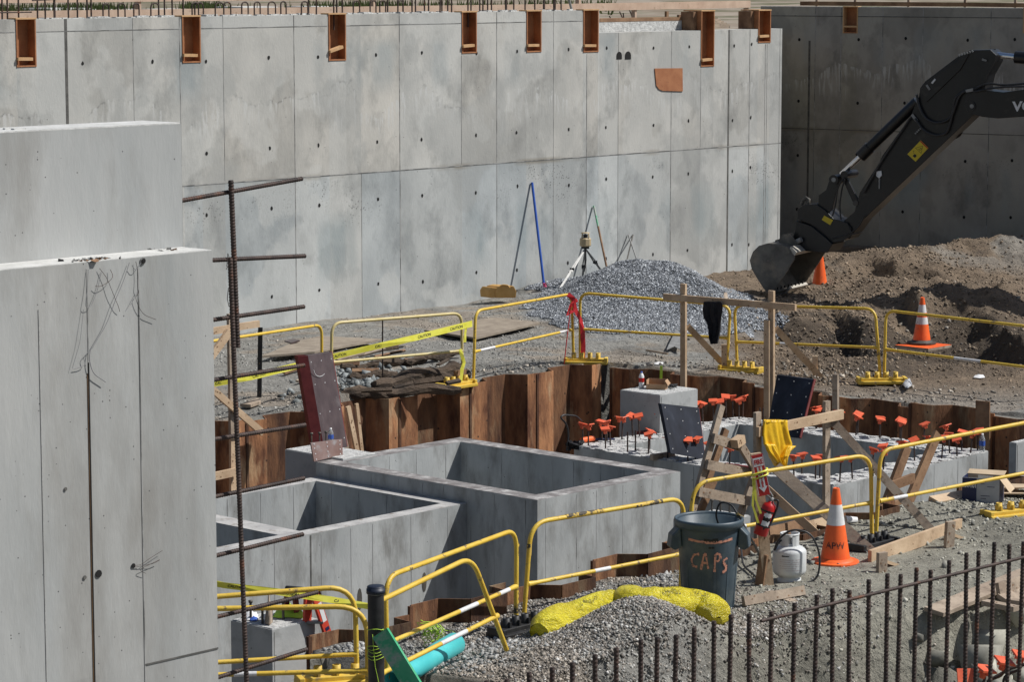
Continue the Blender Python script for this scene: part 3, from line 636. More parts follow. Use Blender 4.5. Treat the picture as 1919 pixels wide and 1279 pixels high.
# ---------------------------------------------------------------- shaded wall
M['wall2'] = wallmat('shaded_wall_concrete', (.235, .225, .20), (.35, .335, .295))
L0 = (w2(1425, 60)-W2_P0).dot(D2); L1 = 90.0
def Q(l, d, z): return W2_P0+D2*l-N2*d+UP*z
def l2(px): return (w2(px, 150)-W2_P0).dot(D2)
sx2 = [1515, 1527, 1575, 1653, 1728, 1855]; sl = [l2(x) for x in sx2]+[l2(1855)+2.44*(k+1) for k in range(6)]
mb = MB(); pk3 = [(l2(1578), l2(1606), w2(1590, 62).z), (l2(1915), l2(1943), w2(1915, 62).z)]
cuts = sorted([L0, L1]+sl+[q for p in pk3 for q in p[:2]]); ZW2 = w2(1480, 12.5).z
for i in range(len(cuts)-1):
    a0, a1 = cuts[i], cuts[i+1]; am = (a0+a1)/2; pc = [p for p in pk3 if p[0] <= am <= p[1]]
    zs = [-.6, 2.37, ZW2]
    if pc: zs = [-.6, 2.37, pc[0][2]]
    for j in range(len(zs)-1):
        k = random.uniform(.9, 1.12)
        mb.box(Q(a0, 0, zs[j]), D2*(a1-a0), -N2*TH, UP*(zs[j+1]-zs[j]), 0, (k, k, k*random.uniform(.95, 1.04)))
    if pc: mb.box(Q(a0, PD, pc[0][2]), D2*(a1-a0), -N2*(TH-PD), UP*(ZW2-pc[0][2]), 0)
for x, l in zip(sx2+[0]*9, sl):
    tp = 4.2 if x == 1515 else ZW2-.01
    mb.box(Q(l-.008, -.003, 0), D2*(.045 if x == 1515 else .014), -N2*.002, UP*tp, 2 if x == 1515 else 1)
for z in (2.363, 4.70): mb.box(Q(L0, -.0045, z), D2*(pk3[0][0]-L0 if z > 4 else L1-L0), -N2*.002, UP*.016, 2)
mb.box(Q(pk3[0][1], -.0045, 4.70), D2*(pk3[1][0]-pk3[0][1]), -N2*.002, UP*.016, 2)
for x in (1497, 1608, 1696, 1812, 1900):
    for z in (4.25, 2.95, 1.85, .7):
        c = Q(l2(x), -.002, z+random.uniform(-.04, .04)); pts = [c+D2*.03*math.cos(t)+UP*.035*math.sin(t) for t in [k*math.pi/4 for k in range(8)]]
        mb.prism(pts, N2*.002, 3)
mb.box(Q(L0, .0, ZW2), D2*(pk3[0][0]-L0), -N2*.1, UP*.012, 4); mb.box(Q(pk3[0][1], 0, ZW2), D2*(60), -N2*.1, UP*.012, 4)
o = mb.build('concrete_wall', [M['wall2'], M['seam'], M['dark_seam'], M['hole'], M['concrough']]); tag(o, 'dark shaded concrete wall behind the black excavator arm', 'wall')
for i, (a0, a1, zb) in enumerate(pk3):
    c = Q((a0+a1)/2, 0, zb); t = thing('timber_pocket', ['open timber pocket form in the shaded wall above the excavator arm', 'timber pocket form cut by the right picture edge in the shaded wall'][i], 'formwork', c, 'timber pocket forms along the wall tops')
    for nm, (u, du, z0, dz, dd) in (('side_board', (a0, .022, zb, ZW2-zb, .17)), ('side_board', (a1-.022, .022, zb, ZW2-zb, .17)), ('bottom_board', (a0+.022, a1-a0-.044, zb+.001, .022, .168)), ('top_board', (a0, a1-a0, ZW2+.001, .02, .18)), ('spacer_block', (a0+.022, a1-a0-.044, zb+.12, .035, .06))):
        m_ = MB(); m_.box(Q(u, -.01, z0), D2*du, -N2*dd, UP*dz); m_.build(nm, M['plyedge'] if nm != 'bottom_board' else M['ply'], t)
    m_ = MB(); m_.box(Q(a0+.022, PD-.016, zb+.023), D2*(a1-a0-.044), -N2*.012, UP*(ZW2-zb-.023)); m_.build('back_board', M['ply'], t)
t = thing('guard_rail', 'brown timber guard rail board running behind the shaded wall top', 'guard rail', Q(L0, .8, 4.42))
p0 = PL(1500, 6, W2_P0-N2*.8, N2); p1 = PL(1806, 8, W2_P0-N2*.8, N2); p2 = PL(1960, 10, W2_P0-N2*.8, N2)
for p, q in ((p0, p1), (p1, p2)): m_ = MB(); m_.board(p, q, .085, .04, N2); m_.build('rail_board', M['wooddark'], t)
for x in (1528, 1600, 1700, 1806, 1900): m_ = MB(); p = PL(x, 8, W2_P0-N2*.83, N2); p.z = 4.42; m_.box(p, D2*.05, -N2*.05, UP*.75); m_.build('post', M['woodgrey'], t)
# return wall closing the gap between the two walls
mb = MB(); pa = W(W1_A1-.36, W1B+TH+.004); pb = w2(1440, 60)-N2*0; pb.z = 0; dr = (pb-pa); dr = dr*(1-.02); sd_ = Vector((dr.y, -dr.x, 0)).normalized()*.3
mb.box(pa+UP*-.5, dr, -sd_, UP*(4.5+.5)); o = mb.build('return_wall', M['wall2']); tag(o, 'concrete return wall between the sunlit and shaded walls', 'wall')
M['wiregrey'] = mat('wire_grey', (.24, .24, .25), rough=.6)
# ---------------------------------------------------------------- sheet piles
def i_seg(o0, o1): return abs(o0-o1) < 1e-6
def pile_run(P0, P1, side, label, per=1.36, depth=.26, topf=None, bot=-2.0, flip=False, skew=0, dim=1.0):
    """side: unit vector away from the pit (outer side). Profile: inner pan, web, outer pan, web."""
    d = (P1-P0); L = d.length; d = d/L; t = thing('sheet_pile_wall', label, 'sheet piling', P0)
    n = int(math.ceil(L/per)); th = .014; rnd = random.Random(int(L*100))
    for k in range(n):
        s0 = k*per+skew; prof = [(0, 0), (.34, 0), (.34+.18, depth), (.34+.18+.46, depth), (per-.20, 0), (per, 0)]
        zt = (topf(s0) if topf else 0)+rnd.uniform(-.035, .035); sl = rnd.uniform(-.03, .03)
        for half, (i0, i1) in enumerate(((0, 3), (3, 5))):
            m_ = MB(); pr = prof[i0:i1+1]
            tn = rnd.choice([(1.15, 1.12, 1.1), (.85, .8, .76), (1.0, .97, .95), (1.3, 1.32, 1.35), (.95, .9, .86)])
            if half == 0: pr = [(0, 0), (.34, 0), (.52, depth), (.75, depth)]
            else: pr = [(.75, depth), (.98, depth), (per-.20, 0), (per, 0)]
            for (u0, o0), (u1, o1) in zip(pr[:-1], pr[1:]):
                if s0+u0 > L: continue
                a = P0+d*(s0+u0)+side*o0; b = P0+d*min(s0+u1, L)+side*o1; e = (b-a); nn = Vector((-e.y, e.x, 0)).normalized()
                if nn.dot(side) < 0: nn = -nn
                za = zt+sl*u0/per; zb = zt+sl*u1/per
                kk = dim*rnd.uniform(.9, 1.12)*((1.35 if o0 == 0 else .62) if i_seg(o0, o1) else .95); tt = tuple(c*kk for c in tn)  # front pans tan, recessed pans darker: rust tone plus shade put into the tint
                p = [a+UP*bot, b+UP*bot, b+nn*th+UP*bot, a+nn*th+UP*bot, a+UP*za, b+UP*zb, b+nn*th+UP*zb, a+nn*th+UP*za]
                m_.hexa(p, 0, tt)
            # interlock bead
            if half == 0 and s0 < L:
                a = P0+d*(s0)+side*0; m_.box(a-d*.02-side*.012+UP*bot, d*.04, side*.03, UP*(zt-bot-.01), 0, (.45, .4, .4))
            if m_.f:
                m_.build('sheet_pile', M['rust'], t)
    # soil packed behind the inner pans
    m_ = MB()
    for k in range(n):
        s0 = k*per+skew
        if s0+per > L: break
        if s0 < 0: continue
        pl = [P0+d*(s0-.19)+side*(depth-.004), P0+d*(s0-.002)+side*.03, P0+d*(s0+.335)+side*.03, P0+d*(s0+.50)+side*(depth-.004)]
        m_.prism([p-UP*1.2 for p in pl], UP*(1.2-.03-.0))
    o = m_.build('soil_fill', M['soilfill']); o['kind'] = 'structure'
    return t
M['soilfill'] = mat('soil_fill', (.12, .115, .10), (.26, .25, .22), scale=12, rough=1, bump=1, bscale=30)
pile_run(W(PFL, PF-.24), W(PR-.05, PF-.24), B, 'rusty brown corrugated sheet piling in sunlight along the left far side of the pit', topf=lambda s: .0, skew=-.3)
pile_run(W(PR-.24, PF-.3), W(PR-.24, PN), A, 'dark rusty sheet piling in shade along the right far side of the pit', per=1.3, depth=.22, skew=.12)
# near run: only its top edge shows; it faces us from outside
def nearruns():
    pile_run(W(PL0, PN+.02), W(PR-.1, PN+.02), -B, 'low rusty sheet pile tops along the near edge of the pit behind the yellow barriers', per=1.2, depth=.22, topf=lambda s: (.15 if s < 4.2 else .06)+.05*math.sin(s*2.1), dim=.62)
pile_t = None
nearruns()
# ---------------------------------------------------------------- cast boxes in the pit
def ring(c_left, c_near, c_right, z, t, zb, mt, tops, label, name='concrete_box', inner=True, cat='foundation'):
    a0, b1 = ab(Z(*c_left, z)); a_n, b0 = ab(Z(*c_near, z)); a1, b_r = ab(Z(*c_right, z))
    b0 = (b0+b_r)/2; a0 = (a0+a_n)/2
    m_ = MB(); H = z-zb
    m_.box(W(a0, b0, zb), A*(a1-a0), B*t, UP*H, 0)
    m_.box(W(a0, b1-t, zb), A*(a1-a0), B*t, UP*H, 0)
    m_.box(W(a0, b0+t, zb), A*t, B*(b1-b0-2*t), UP*H, 0)
    m_.box(W(a1-t, b0+t, zb), A*t, B*(b1-b0-2*t), UP*H, 0)
    # top skim with its own look
    for (u, v, du, dv) in ((a0, b0, a1-a0, t), (a0, b1-t, a1-a0, t), (a0, b0+t, t, b1-b0-2*t), (a1-t, b0+t, t, b1-b0-2*t)):
        m_.box(W(u+.004, v+.004, z+.0005), A*(du-.008), B*(dv-.008), UP*.004, 1)
    if inner: m_.box(W(a0+t, b0+t, zb), A*(a1-a0-2*t), B*(b1-b0-2*t), UP*.12, 0)
    # form seams
    def seam_a(a, b, s): m_.box(W(a, b, zb), A*.007, B*(.002*s), UP*(H-.02), 2)
    def seam_b(a, b, s): m_.box(W(a, b, zb), A*(.002*s), B*.007, UP*(H-.02), 2)
    k = a0+.13
    while k < a1-.1: seam_a(k, b0, -1); seam_a(k, b1-t, -1) if a0+t < k < a1-t else 0; k += random.uniform(.3, .62)
    k = b0+.17
    while k < b1-.1: seam_b(a0, k, -1); seam_b(a1-t, k, -1) if b0+t < k < b1-t else 0; k += random.uniform(.3, .62)
    o = m_.build(name, [mt, tops, M['boxseam']], loc=W(a0, b0, zb)); tag(o, label, cat)
    return o, (a0, a1, b0, b1)
M['topsmooth'] = mat('trowelled_top', (.34, .335, .33), (.50, .49, .47), scale=5, rough=.8, bump=.3, bscale=40, c3=(.22, .19, .16), s3=6, w3=(.55, .66))
M['topdark'] = mat('stained_top', (.15, .135, .13), (.30, .285, .28), scale=5, rough=.8, bump=.3, bscale=40, c3=(.5, .49, .47), s3=5, w3=(.52, .7))
box_mid, RM = ring((587, 868), (1012, 938), (1275, 885), 0.0, .24, ZF, M['concv'], M['topdark'], 'large hollow square concrete box with stained top, centre of the pit')
# lower box to the left, against the middle box
zl = -.17
nl = ab(Z(578, 1002, zl)); rl = ab(Z(877, 944, zl)); fl = ab(Z(585, 896, zl))
b0l = rl[1]; m_ = MB(); t_ = .20; a1l = RM[0]-.003; b1l = fl[1]; adiv = nl[0]; a0l = adiv-3.2; H = zl-ZF
for (u, v, du, dv) in ((a0l, b0l, a1l-a0l, t_), (a0l, b1l-t_, a1l-a0l, t_), (a1l-t_, b0l+t_, t_, b1l-b0l-2*t_), (adiv-.26, b0l+t_, .30, b1l-b0l-2*t_), (a0l, b0l+t_, t_, b1l-b0l-2*t_)):
    m_.box(W(u, v, ZF), A*du, B*dv, UP*H, 0); m_.box(W(u+.003, v+.003, zl+.0005), A*(du-.006), B*(dv-.006), UP*.004, 1)
m_.box(W(adiv, b0l-.003, ZF), A*.02, B*.002, UP*(H-.01), 3)
k = adiv+.16
while k < a1l-.1: m_.box(W(k, b0l-.003, ZF), A*.006, B*.002, UP*(H-.02), 2); k += random.uniform(.26, .6)
k = adiv-.5
while k > a0l: m_.box(W(k, b0l-.003, ZF), A*.006, B*.002, UP*(H-.02), 2); k -= .42
k = adiv+.3
while k < a1l-.3: m_.box(W(k, b1l-t_-.003, ZF), A*.006, B*.002, UP*(H-.02), 2); k += .5
k = b0l+t_+.4
while k < b1l-.3: m_.box(W(a1l-t_-.003, k, ZF), A*.002, B*.006, UP*(H-.02), 2); k += .45
for (px, py, rw, rh) in ((795, 1092, .035, .11), (674, 1124, .035, .12)):
    p = PL(px, py, W(0, b0l-.002), B); m_.prism([p+A*rw*math.cos(q*math.pi/6)+UP*rh*math.sin(q*math.pi/6) for q in range(12)], -B*.002, 4)
o = m_.build('concrete_box', [M['concv'], M['topsmooth'], M['boxseam'], M['dark_seam'], M['steelworn']], loc=W(adiv, b0l, ZF)); tag(o, 'lower two-bay hollow concrete box at the left of the pit, pale clean top', 'foundation')
# ring foundation with dowels
ZR = -.25
ringf, RR = ring((1075, 838), (1560, 912), (1853, 848), ZR, .42, ZF, M['concv'], M['concrough'], 'wide concrete ring foundation with rough top studded with dowel bars', name='ring_foundation')
m_ = MB(); random.seed(3)
for k in range(420):
    e_ = random.random(); a0, a1, b0, b1 = RR
    u, v = random.choice([(random.uniform(a0, a1), random.uniform(b0, b0+.4)), (random.uniform(a0, a0+.4), random.uniform(b0, b1)), (random.uniform(a0, a1), random.uniform(b1-.4, b1)), (random.uniform(a1-.4, a1), random.uniform(b0, b1))])
    s_ = random.uniform(.02, .09); hh = random.uniform(.006, .022); p = [W(u+s_*math.cos(q*1.256+e_*5)*random.uniform(.7, 1.3), v+s_*math.sin(q*1.256+e_*5)*random.uniform(.7, 1.3), ZR+.003) for q in range(5)]
    p = [W(min(max(ab(q)[0], a0), a1), min(max(ab(q)[1], b0), b1), q.z) for q in p]
    m_.prism(p, UP*hh)
m_.build('rough_crust', M['concrough'], ringf)['kind'] = 'stuff'
# piers
def pier(cn, cl, cr, z, zb, label, name='concrete_pier'):
    a0, b0 = ab(Z(*cn, z)); al, b1 = ab(Z(*cl, z)); a1, br = ab(Z(*cr, z)); m_ = MB()
    m_.box(W(a0, b0, zb), A*(a1-a0), B*(b1-b0), UP*(z-zb), 0); m_.box(W(a0+.01, b0+.01, z+.0005), A*(a1-a0-.02), B*(b1-b0-.02), UP*.008, 1)
    m_.box(W(a0+.02, b0-.003, zb), A*.008, B*.002, UP*(z-zb-.02), 2)
    o = m_.build(name, [M['conc'], M['concrough'], M['seam']], loc=W((a0+a1)/2, (b0+b1)/2, zb), bevel=.008); tag(o, label, 'pier'); return o, (a0, a1, b0, b1)
pier1, RP1 = pier((510, 1182), (427, 1165), (589, 1160), .12, ZF, 'square pitted concrete pier at the lower left with a lime vest on top')
pier2, RP2 = pier((1237, 742), (1181, 729), (1284, 727), .26, ZF, 'square concrete pier with a cardboard box on top at the pit corner')
pier3, RP3 = pier((643, 862), (537, 843), (700, 850), .02, ZF, 'concrete pier at the far left of the pit behind the leaning dark red panel')
pier4, RP4 = pier((1905, 832), (1897, 829), (1970, 818), .10, ZF, 'concrete pier cut off by the right picture edge')
pier5, RP5 = pier((1330, 985), (1268, 972), (1420, 970), -.22, ZF, 'low concrete pier with bolts behind the plastic bin')
def bolts(par, pxs, z, h, r=.011):
    for px, py in pxs:
        m_ = MB(); p = Z(px, py, z); m_.tube([p-UP*.03, p+UP*h], r, 6); m_.lathe(p+UP*h, [(0.001, .012), (.02, .012), (.02, -.008), (0.001, -.008)], 6); m_.build('anchor_bolt', M['steelworn'], par)
bolts(pier1, [(470, 1165), (492, 1172), (509, 1169), (531, 1164)], .12, .17)
bolts(pier5, [(1334, 966), (1350, 968), (1367, 964)], -.22, .16)
bolts(pier3, [(584, 832), (599, 831), (611, 829)], .02, .12, .008)
# dowels and caps
caps = [(1090, 795, 1089, 836), (1105.6, 798, 1102.5, 839), (1113.8, 790, 1115.7, 827.6), (1137, 791, 1138, 830), (1147.8, 783, 1148, 822), (1135, 804, 1135, 843.5), (1145.5, 799.5, 1144, 839),
 (1167.7, 784, 1165, 827.6), (1179.5, 779.5, 1179, 818), (1198.7, 779.5, 1198.7, 820.6), (1210, 771, 1209, 809), (1228.7, 777, 1230, 813), (1233.4, 767.8, 1234, 806), (1218, 813.5, 1215, 852), (1230, 807.7, 1227, 845),
 (1252, 820.6, 1251, 860), (1265, 819.4, 1262, 856), (1291, 824, 1289, 866), (1305, 821.8, 1302.6, 862.8), (1300, 755, 1299, 797), (1319, 756, 1318, 797), (1327, 751.4, 1328, 790), (1293, 760, 1291, 801),
 (1350.7, 752.6, 1350, 791), (1354, 744, 1355, 786), (1371, 742, 1370.4, 784), (1387, 749, 1385, 789), (1395, 744, 1392, 786), (1369.4, 839, 1366.6, 881), (1325, 830, 1326, 869),
 (1531.8, 767.4, 1530, 806), (1538, 763.5, 1538, 803), (1577, 771, 1576, 810), (1604.6, 780.4, 1603.6, 817), (1619, 776.5, 1615.5, 814), (1651.4, 785.6, 1649, 823), (1658, 782.5, 1653.5, 820), (1690.4, 790.8, 1688.6, 828), (1697, 788, 1692.5, 825),
 (1732, 794.7, 1731.5, 833), (1768.4, 798, 1770, 838), (1798, 809, 1802, 846), (1779, 814, 1780, 852), (1764.5, 819.4, 1764.5, 862), (1793, 823, 1793.7, 858), (1817, 812, 1818.6, 852), (1831, 806, 1832, 848),
 (1716.4, 824.6, 1714, 866), (1688, 828.5, 1687, 874), (1655, 835, 1655, 878), (1633, 842.8, 1634, 886), (1651, 845.4, 1655, 884), (1738.5, 819.4, 1739, 864),
 (1487.6, 854.5, 1488, 896), (1502.7, 850.6, 1502.7, 891), (1529, 858, 1528, 900), (1535.7, 853.7, 1536, 897), (1572, 857, 1573.4, 905), (1598, 857, 1597.6, 900)]
def cap_mesh():
    m_ = MB(); w_ = .058
    # square mushroom top on a tapered collar with four gussets
    m_.hexa([Vector(p) for p in ((-w_, -w_, .0), (w_, -w_, .0), (w_, w_, .0), (-w_, w_, .0), (-w_*.96, -w_*.96, .013), (w_*.96, -w_*.96, .013), (w_*.96, w_*.96, .013), (-w_*.96, w_*.96, .013))])
    m_.lathe(Vector((0, 0, -.062)), [(.018, 0), (.022, .001), (.024, .04), (.030, .061)], 10)
    m_.box(Vector((-.045, -.004, -.028)), (.09, 0, 0), (0, .008, 0), (0, 0, .027)); m_.box(Vector((-.004, -.0455, -.0281)), (.008, 0, 0), (0, .091, 0), (0, 0, .027))
    return m_
capm = None
def edge_of(a, b):
    a0, a1, b0, b1 = RR; dd = {'near left': a-a0, 'near right': b-b0, 'far right': a1-a, 'far left': b1-b}
    return min(dd, key=lambda k: dd[k])
names = {'near left': 'left arm of the ring foundation', 'near right': 'front arm of the ring foundation', 'far right': 'right arm of the ring foundation', 'far left': 'back arm of the ring foundation'}
groups = {}
info = []
for i, (cx_, cy_, bx, by) in enumerate(caps):
    p = Z(bx, by, ZR); a, b = ab(p); a0, a1, b0, b1 = RR
    a = min(max(a, a0+.04), a1-.04); b = min(max(b, b0+.04), b1-.04)
    if a0+.42 < a < a1-.42 and b0+.42 < b < b1-.42:         # snap into the nearest arm
        dd = {(a0+.36, b): a-a0-.42, (a1-.36, b): a1-.42-a, (a, b0+.36): b-b0-.42, (a, b1-.36): b1-.42-b}; a, b = min(dd, key=lambda k: dd[k])
    p = W(a, b, ZR); top = PL(cx_, cy_, p, Vector((0, -1, 0))); h_ = min(max(top.z-ZR, .14), .34)
    info.append((p, h_, edge_of(a, b), cx_))
cnt = {}
order = {}
for e_ in names: 
    L_ = sorted([k for k, q in enumerate(info) if q[2] == e_], key=lambda k: info[k][3])
    for r_, k in enumerate(L_): order[k] = (r_, len(L_))
ords = 'first second third fourth fifth sixth seventh eighth ninth tenth eleventh twelfth thirteenth fourteenth fifteenth sixteenth seventeenth eighteenth nineteenth twentieth twenty-first twenty-second twenty-third twenty-fourth twenty-fifth twenty-sixth twenty-seventh twenty-eighth'.split()
random.seed(9)
for k, (p, h_, e_, cx_) in enumerate(info):
    lean = Vector((random.uniform(-.02, .02), random.uniform(-.02, .02), 0))
    m_ = MB(); m_.tube([p-UP*.02, p+UP*h_+lean], .0095, 6); m_.build('dowel_bar', M['rebar'], ringf)
    if capm is None:
        co = cap_mesh().build('rebar_protector', M['orange'], loc=(0, 0, 0)); capm = co
    else:
        co = capm.copy(); C.objects.link(co)
    co.location = p+UP*(h_-.004)+lean; co.rotation_euler = (random.uniform(-.38, .38), random.uniform(-.38, .38), random.uniform(0, 1.57))
    r_, n_ = order[k]
    tag(co, 'orange rebar cap, %s from the left on the %s' % (ords[r_], names[e_]), 'rebar cap', 'orange caps on the ring foundation dowels')
for px, py in ((1176, 849), (1190.7, 846), (1424, 802), (1430, 802), (1330, 868), (1542, 806)):
    p = Z(px, py, ZR); m_ = MB(); m_.tube([p-UP*.02, p+UP*.26], .0095, 6); m_.build('dowel_bar', M['rebar'], ringf)
# ---------------------------------------------------------------- near left walls
s_fg = 378.0
pf = CAM+ray(398, 470)*(F/s_fg); zf1 = pf.z; BF = ab(pf)[1]; AF = ab(pf)[0]
def fg(px, py): return PL(px, py, W(0, BF), B)
pu = Z(343, 464, zf1); BU = ab(pu)[1]; AU = ab(pu)[0]
zu = PL(342, 232, W(0, BU), B).z
aL = AF-14
m_ = MB()
kz = [0, 2.1, zf1]
s1 = [ab(fg(x, 700))[0] for x in (75, 166, 262)]
cu = [aL]+s1+[AF]
zc = fg(380, 1222).z
for i in range(len(cu)-1):
    for z0, z1 in ((-.3, zc), (zc, zf1)):
        k = random.uniform(.96, 1.05); 
        m_.box(W(cu[i], BF, z0), A*(cu[i+1]-cu[i]), B*(BU-BF+.29), UP*(z1-z0), 0, (k, k*.995, k*.985))
m_.box(W(s1[1]-.003, BF-.002, fg(166, 680).z), A*.006, B*.0015, UP*(zf1-fg(166, 680).z-.03), 1); m_.box(W(s1[1]-.004, BF-.002, -.3), A*.008, B*.0012, UP*(fg(166, 680).z+.3), 2); m_.box(W(s1[1]-.010, BF-.003, -.3), A*.004, B*.002, UP*(fg(166, 700).z+.3), 4, (.55, .5, .35)); m_.box(W(s1[1]-.003, BF-.003, -.3), A*.006, B*.002, UP*(fg(166, 680).z+.3), 3)
m_.box(W(s1[2]-.003, BF-.003, -.3), A*.006, B*.002, UP*(zf1+.25), 1); m_.box(W(s1[0]-.004, BF-.003, -.3), A*.004, B*.002, UP*(zf1+.1), 5, (.62, .62, .62))
m_.box(W(ab(fg(262, 700))[0], BF-.004, zc-.004), A*(AF-ab(fg(262, 700))[0]), B*.003, UP*.008, 2)
def hole(px, py, r, m=3):
    p = fg(px, py)-B*.003; m_.prism([p+A*r*math.cos(q*math.pi/5)+UP*r*math.sin(q*math.pi/5) for q in range(10)], -B*.003, m)
hole(267, 489, .0165, 1); hole(267, 489, .017, 1); hole(184, 1076, .019); hole(158, 1083, .010, 2); hole(249, 1061, .012); hole(122, 917, .009, 2)
p = fg(267, 489)-B*.008; m_.prism([p+A*.0115*math.cos(q*math.pi/5)+UP*.0115*math.sin(q*math.pi/5) for q in range(10)], -B*.003, 3)
# spalled edge where ties break out
random.seed(2)
for k in range(60):
    px = random.gauss(180, 20) if k < 42 else random.uniform(330, 372); p = fg(px, 497 if k < 42 else 478); s_ = random.uniform(.006, .022)
    b_ = BF+random.uniform(-.003, .10) if k < 42 else BF+random.uniform(.1, .3)
    m_.add([W(ab(p)[0]+random.uniform(-s_, s_)*1.5, b_+random.uniform(-s_, s_), zf1+random.choice([0, .01, .018])*random.random()+.001) for _ in range(6)], [(0, 1, 2), (2, 3, 4), (1, 3, 5), (0, 4, 5), (0, 2, 5), (1, 3, 4)], random.choice([1, 4, 3]))
m_.box(W(aL, BF+.004, zf1+.0005), A*(AF-aL-.004), B*(BU-BF-.006), UP*.004, 5)
near = m_.build('concrete_wall', [M['concfg'], M['seam'], M['dark_seam'], M['hole'], M['wooddark'], M['ledge']] if 'ledge' in M else [M['concfg'], M['seam'], M['dark_seam'], M['hole'], M['wooddark'], M['topwhite']], loc=W(AF-2, BF, 0))
tag(near, 'large pale grey concrete wall in the left foreground with hanging tie wires', 'wall')
# tie wires
def wire(pts, r=.0028, nm='tie_wire', mt='rebar'):
    if r > .0029 or len(pts) < 4: mt = 'wiregrey'
    m_ = MB(); m_.tube(fillet([fg(x, y)-B*(d*.35+.003) for x, y, d in pts], .03, 3), r*.45, 5); m_.build(nm, M[mt], near)
wire([(184, 503, .02), (196, 520, .04), (206, 548, .05), (218, 575, .04), (222, 584, .02)])
wire([(204, 505, .02), (208, 518, .05), (198, 528, .06), (183, 537, .05), (175, 536, .03)])
wire([(240, 492, .02), (228, 525, .04), (212, 560, .05), (196, 606, .04), (170, 650, .04), (166, 656, .03), (152, 670, .03), (158, 683, .03), (148, 688, .03), (136, 692, .02)], .0035, mt='rebar')
wire([(163, 505, .02), (160, 545, .03), (155, 575, .04), (166, 577, .03), (180, 545, .02), (188, 510, .01)], .003, mt='rebar')
wire([(154, 580, .02), (146, 640, .04), (132, 691, .03)], .0025, mt='rebar')
wire([(252, 490, .02), (256, 515, .03), (254, 540, .03), (258, 548, .03), (250, 556, .03), (256, 575, .03), (266, 590, .03), (289, 599, .03)])
wire([(262, 492, .02), (250, 508, .04), (243, 497, .04)]); wire([(255, 545, .03), (246, 562, .04), (240, 572, .04)])
wire([(166, 655, .03), (163, 675, .04), (170, 700, .04), (194, 716, .04)], .0045, mt='rebar')
wire([(250, 1061, .01), (262, 1058, .04), (270, 1050, .05), (300, 1032, .04)], .0025); wire([(250, 1064, .01), (285, 1056, .04), (298, 1047, .05), (255, 1068, .04), (270, 1075, .03)], .0025)
m_ = MB(); m_.box(W(aL, BU, zf1-.05), A*(AU-aL), B*.30, UP*(zu-zf1+.05), 0); m_.box(W(aL, BU+.004, zu+.0005), A*(AU-aL-.004), B*.292, UP*.006, 1)
for k in range(5):
    a = AU-random.uniform(0, 2.2); m_.cbox(W(a, BU+random.uniform(.005, .28), zu+.006), A*random.uniform(.02, .09), B*random.uniform(.01, .03), UP*.014, 1)
o = m_.build('concrete_wall', [M['concfg'], M['topwhite']], loc=W(AU-2, BU, zf1)); tag(o, 'upper concrete wall set back on the ledge of the left foreground wall', 'wall')
for k in range(14):
    mb = MB()
# ---------------------------------------------------------------- rebar at left
def ribbed(m_, p0, p1, r, step=.016, seg=7):
    p0 = Vector(p0); p1 = Vector(p1); L = (p1-p0).length; n = max(2, int(L/step)); pts = []; rr = []
    for i in range(n+1):
        for e_, k in ((0, 1.0), (.35, 1.0), (.45, 1.14), (.8, 1.14)):
            u = (i+e_)/n
            if u > 1: break
            pts.append(p0.lerp(p1, u)); rr.append(r*k)
    m_.tube(pts, r, seg, rr=rr)
bs_ = BU+.14
def ra(px, py, off=0): return PL(px, py, W(0, bs_+off), B)
cage = thing('rebar_mat', 'rusty rebar mat with one thick upright sticking out beside the left foreground wall', 'rebar', Vector((ra(462, 1279).x, ra(462, 1279).y, .2)))
m_ = MB(); ribbed(m_, ra(432.5, 338), ra(445.5, 652), .0135); m_.build('vertical_bar', M['rebar'], cage)
m_ = MB(); a_ = ra(431, 484, -.03); b_ = ra(462, 1279, -.03); ribbed(m_, a_, b_+(b_-a_)*.8, .0125); m_.build('vertical_bar', M['rebar'], cage)
for q in [((347, 375), (566, 335)), ((398, 488), (572, 480)), ((398, 600), (570, 575)), ((398, 713), (570, 685)), ((400, 824), (572, 797)), ((400, 932), (570, 897)), ((402, 1043), (568, 1002)), ((403, 1158), (595, 1111)), ((404, 1272), (575, 1218))]:
    m_ = MB(); e0 = ra(*q[0], .025); e1 = ra(*q[1], .025); ribbed(m_, e0-(e1-e0)*(.04 if q[0][1] < 400 else .15), e1, .011); m_.build('horizontal_bar', M['rebar'], cage)
m_ = MB(); a_ = ra(430, 488, -.05); m_.tube([ra(425, 500, -.05), ra(427, 475, -.05), ra(432, 490, -.06), ra(424, 505, -.06)], .002, 4); m_.tube([ra(428, 540, -.05), ra(426, 560, -.05), ra(429, 575, -.05)], .002, 4); m_.build('tie_wire', M['rebar'], cage)
# ---------------------------------------------------------------- rebar curtain at right foreground
pc0 = CAM+ray(1404, 1151)*(F/378.0); BC = ab(pc0)[1]
def rc(px, py, off=0): return PL(px, py, W(0, BC+off), B)
cur = thing('rebar_mat', 'long row of rusty upright rebars across the right foreground with one sloping tie bar', 'rebar', Vector((rc(1400, 1279).x, rc(1400, 1279).y, 0)))
ups = [(875, 1279), (912, 1277), (950, 1274), (991.5, 1261), (1035, 1252), (1072.5, 1243), (1115, 1228), (1155, 1215), (1201, 1200), (1231.5, 1195), (1267, 1191), (1301, 1177), (1338, 1165), (1370, 1153), (1404, 1151), (1446, 1147), (1489, 1131), (1531, 1116), (1560, 1104), (1592, 1107), (1628, 1087), (1663, 1076), (1688, 1077), (1717.6, 1065), (1744, 1069), (1779, 1051), (1811, 1037), (1834, 1033), (1863.5, 1017), (1891.5, 1021), (1918, 1016), (1948, 1004), (1980, 995)]
random.seed(21)
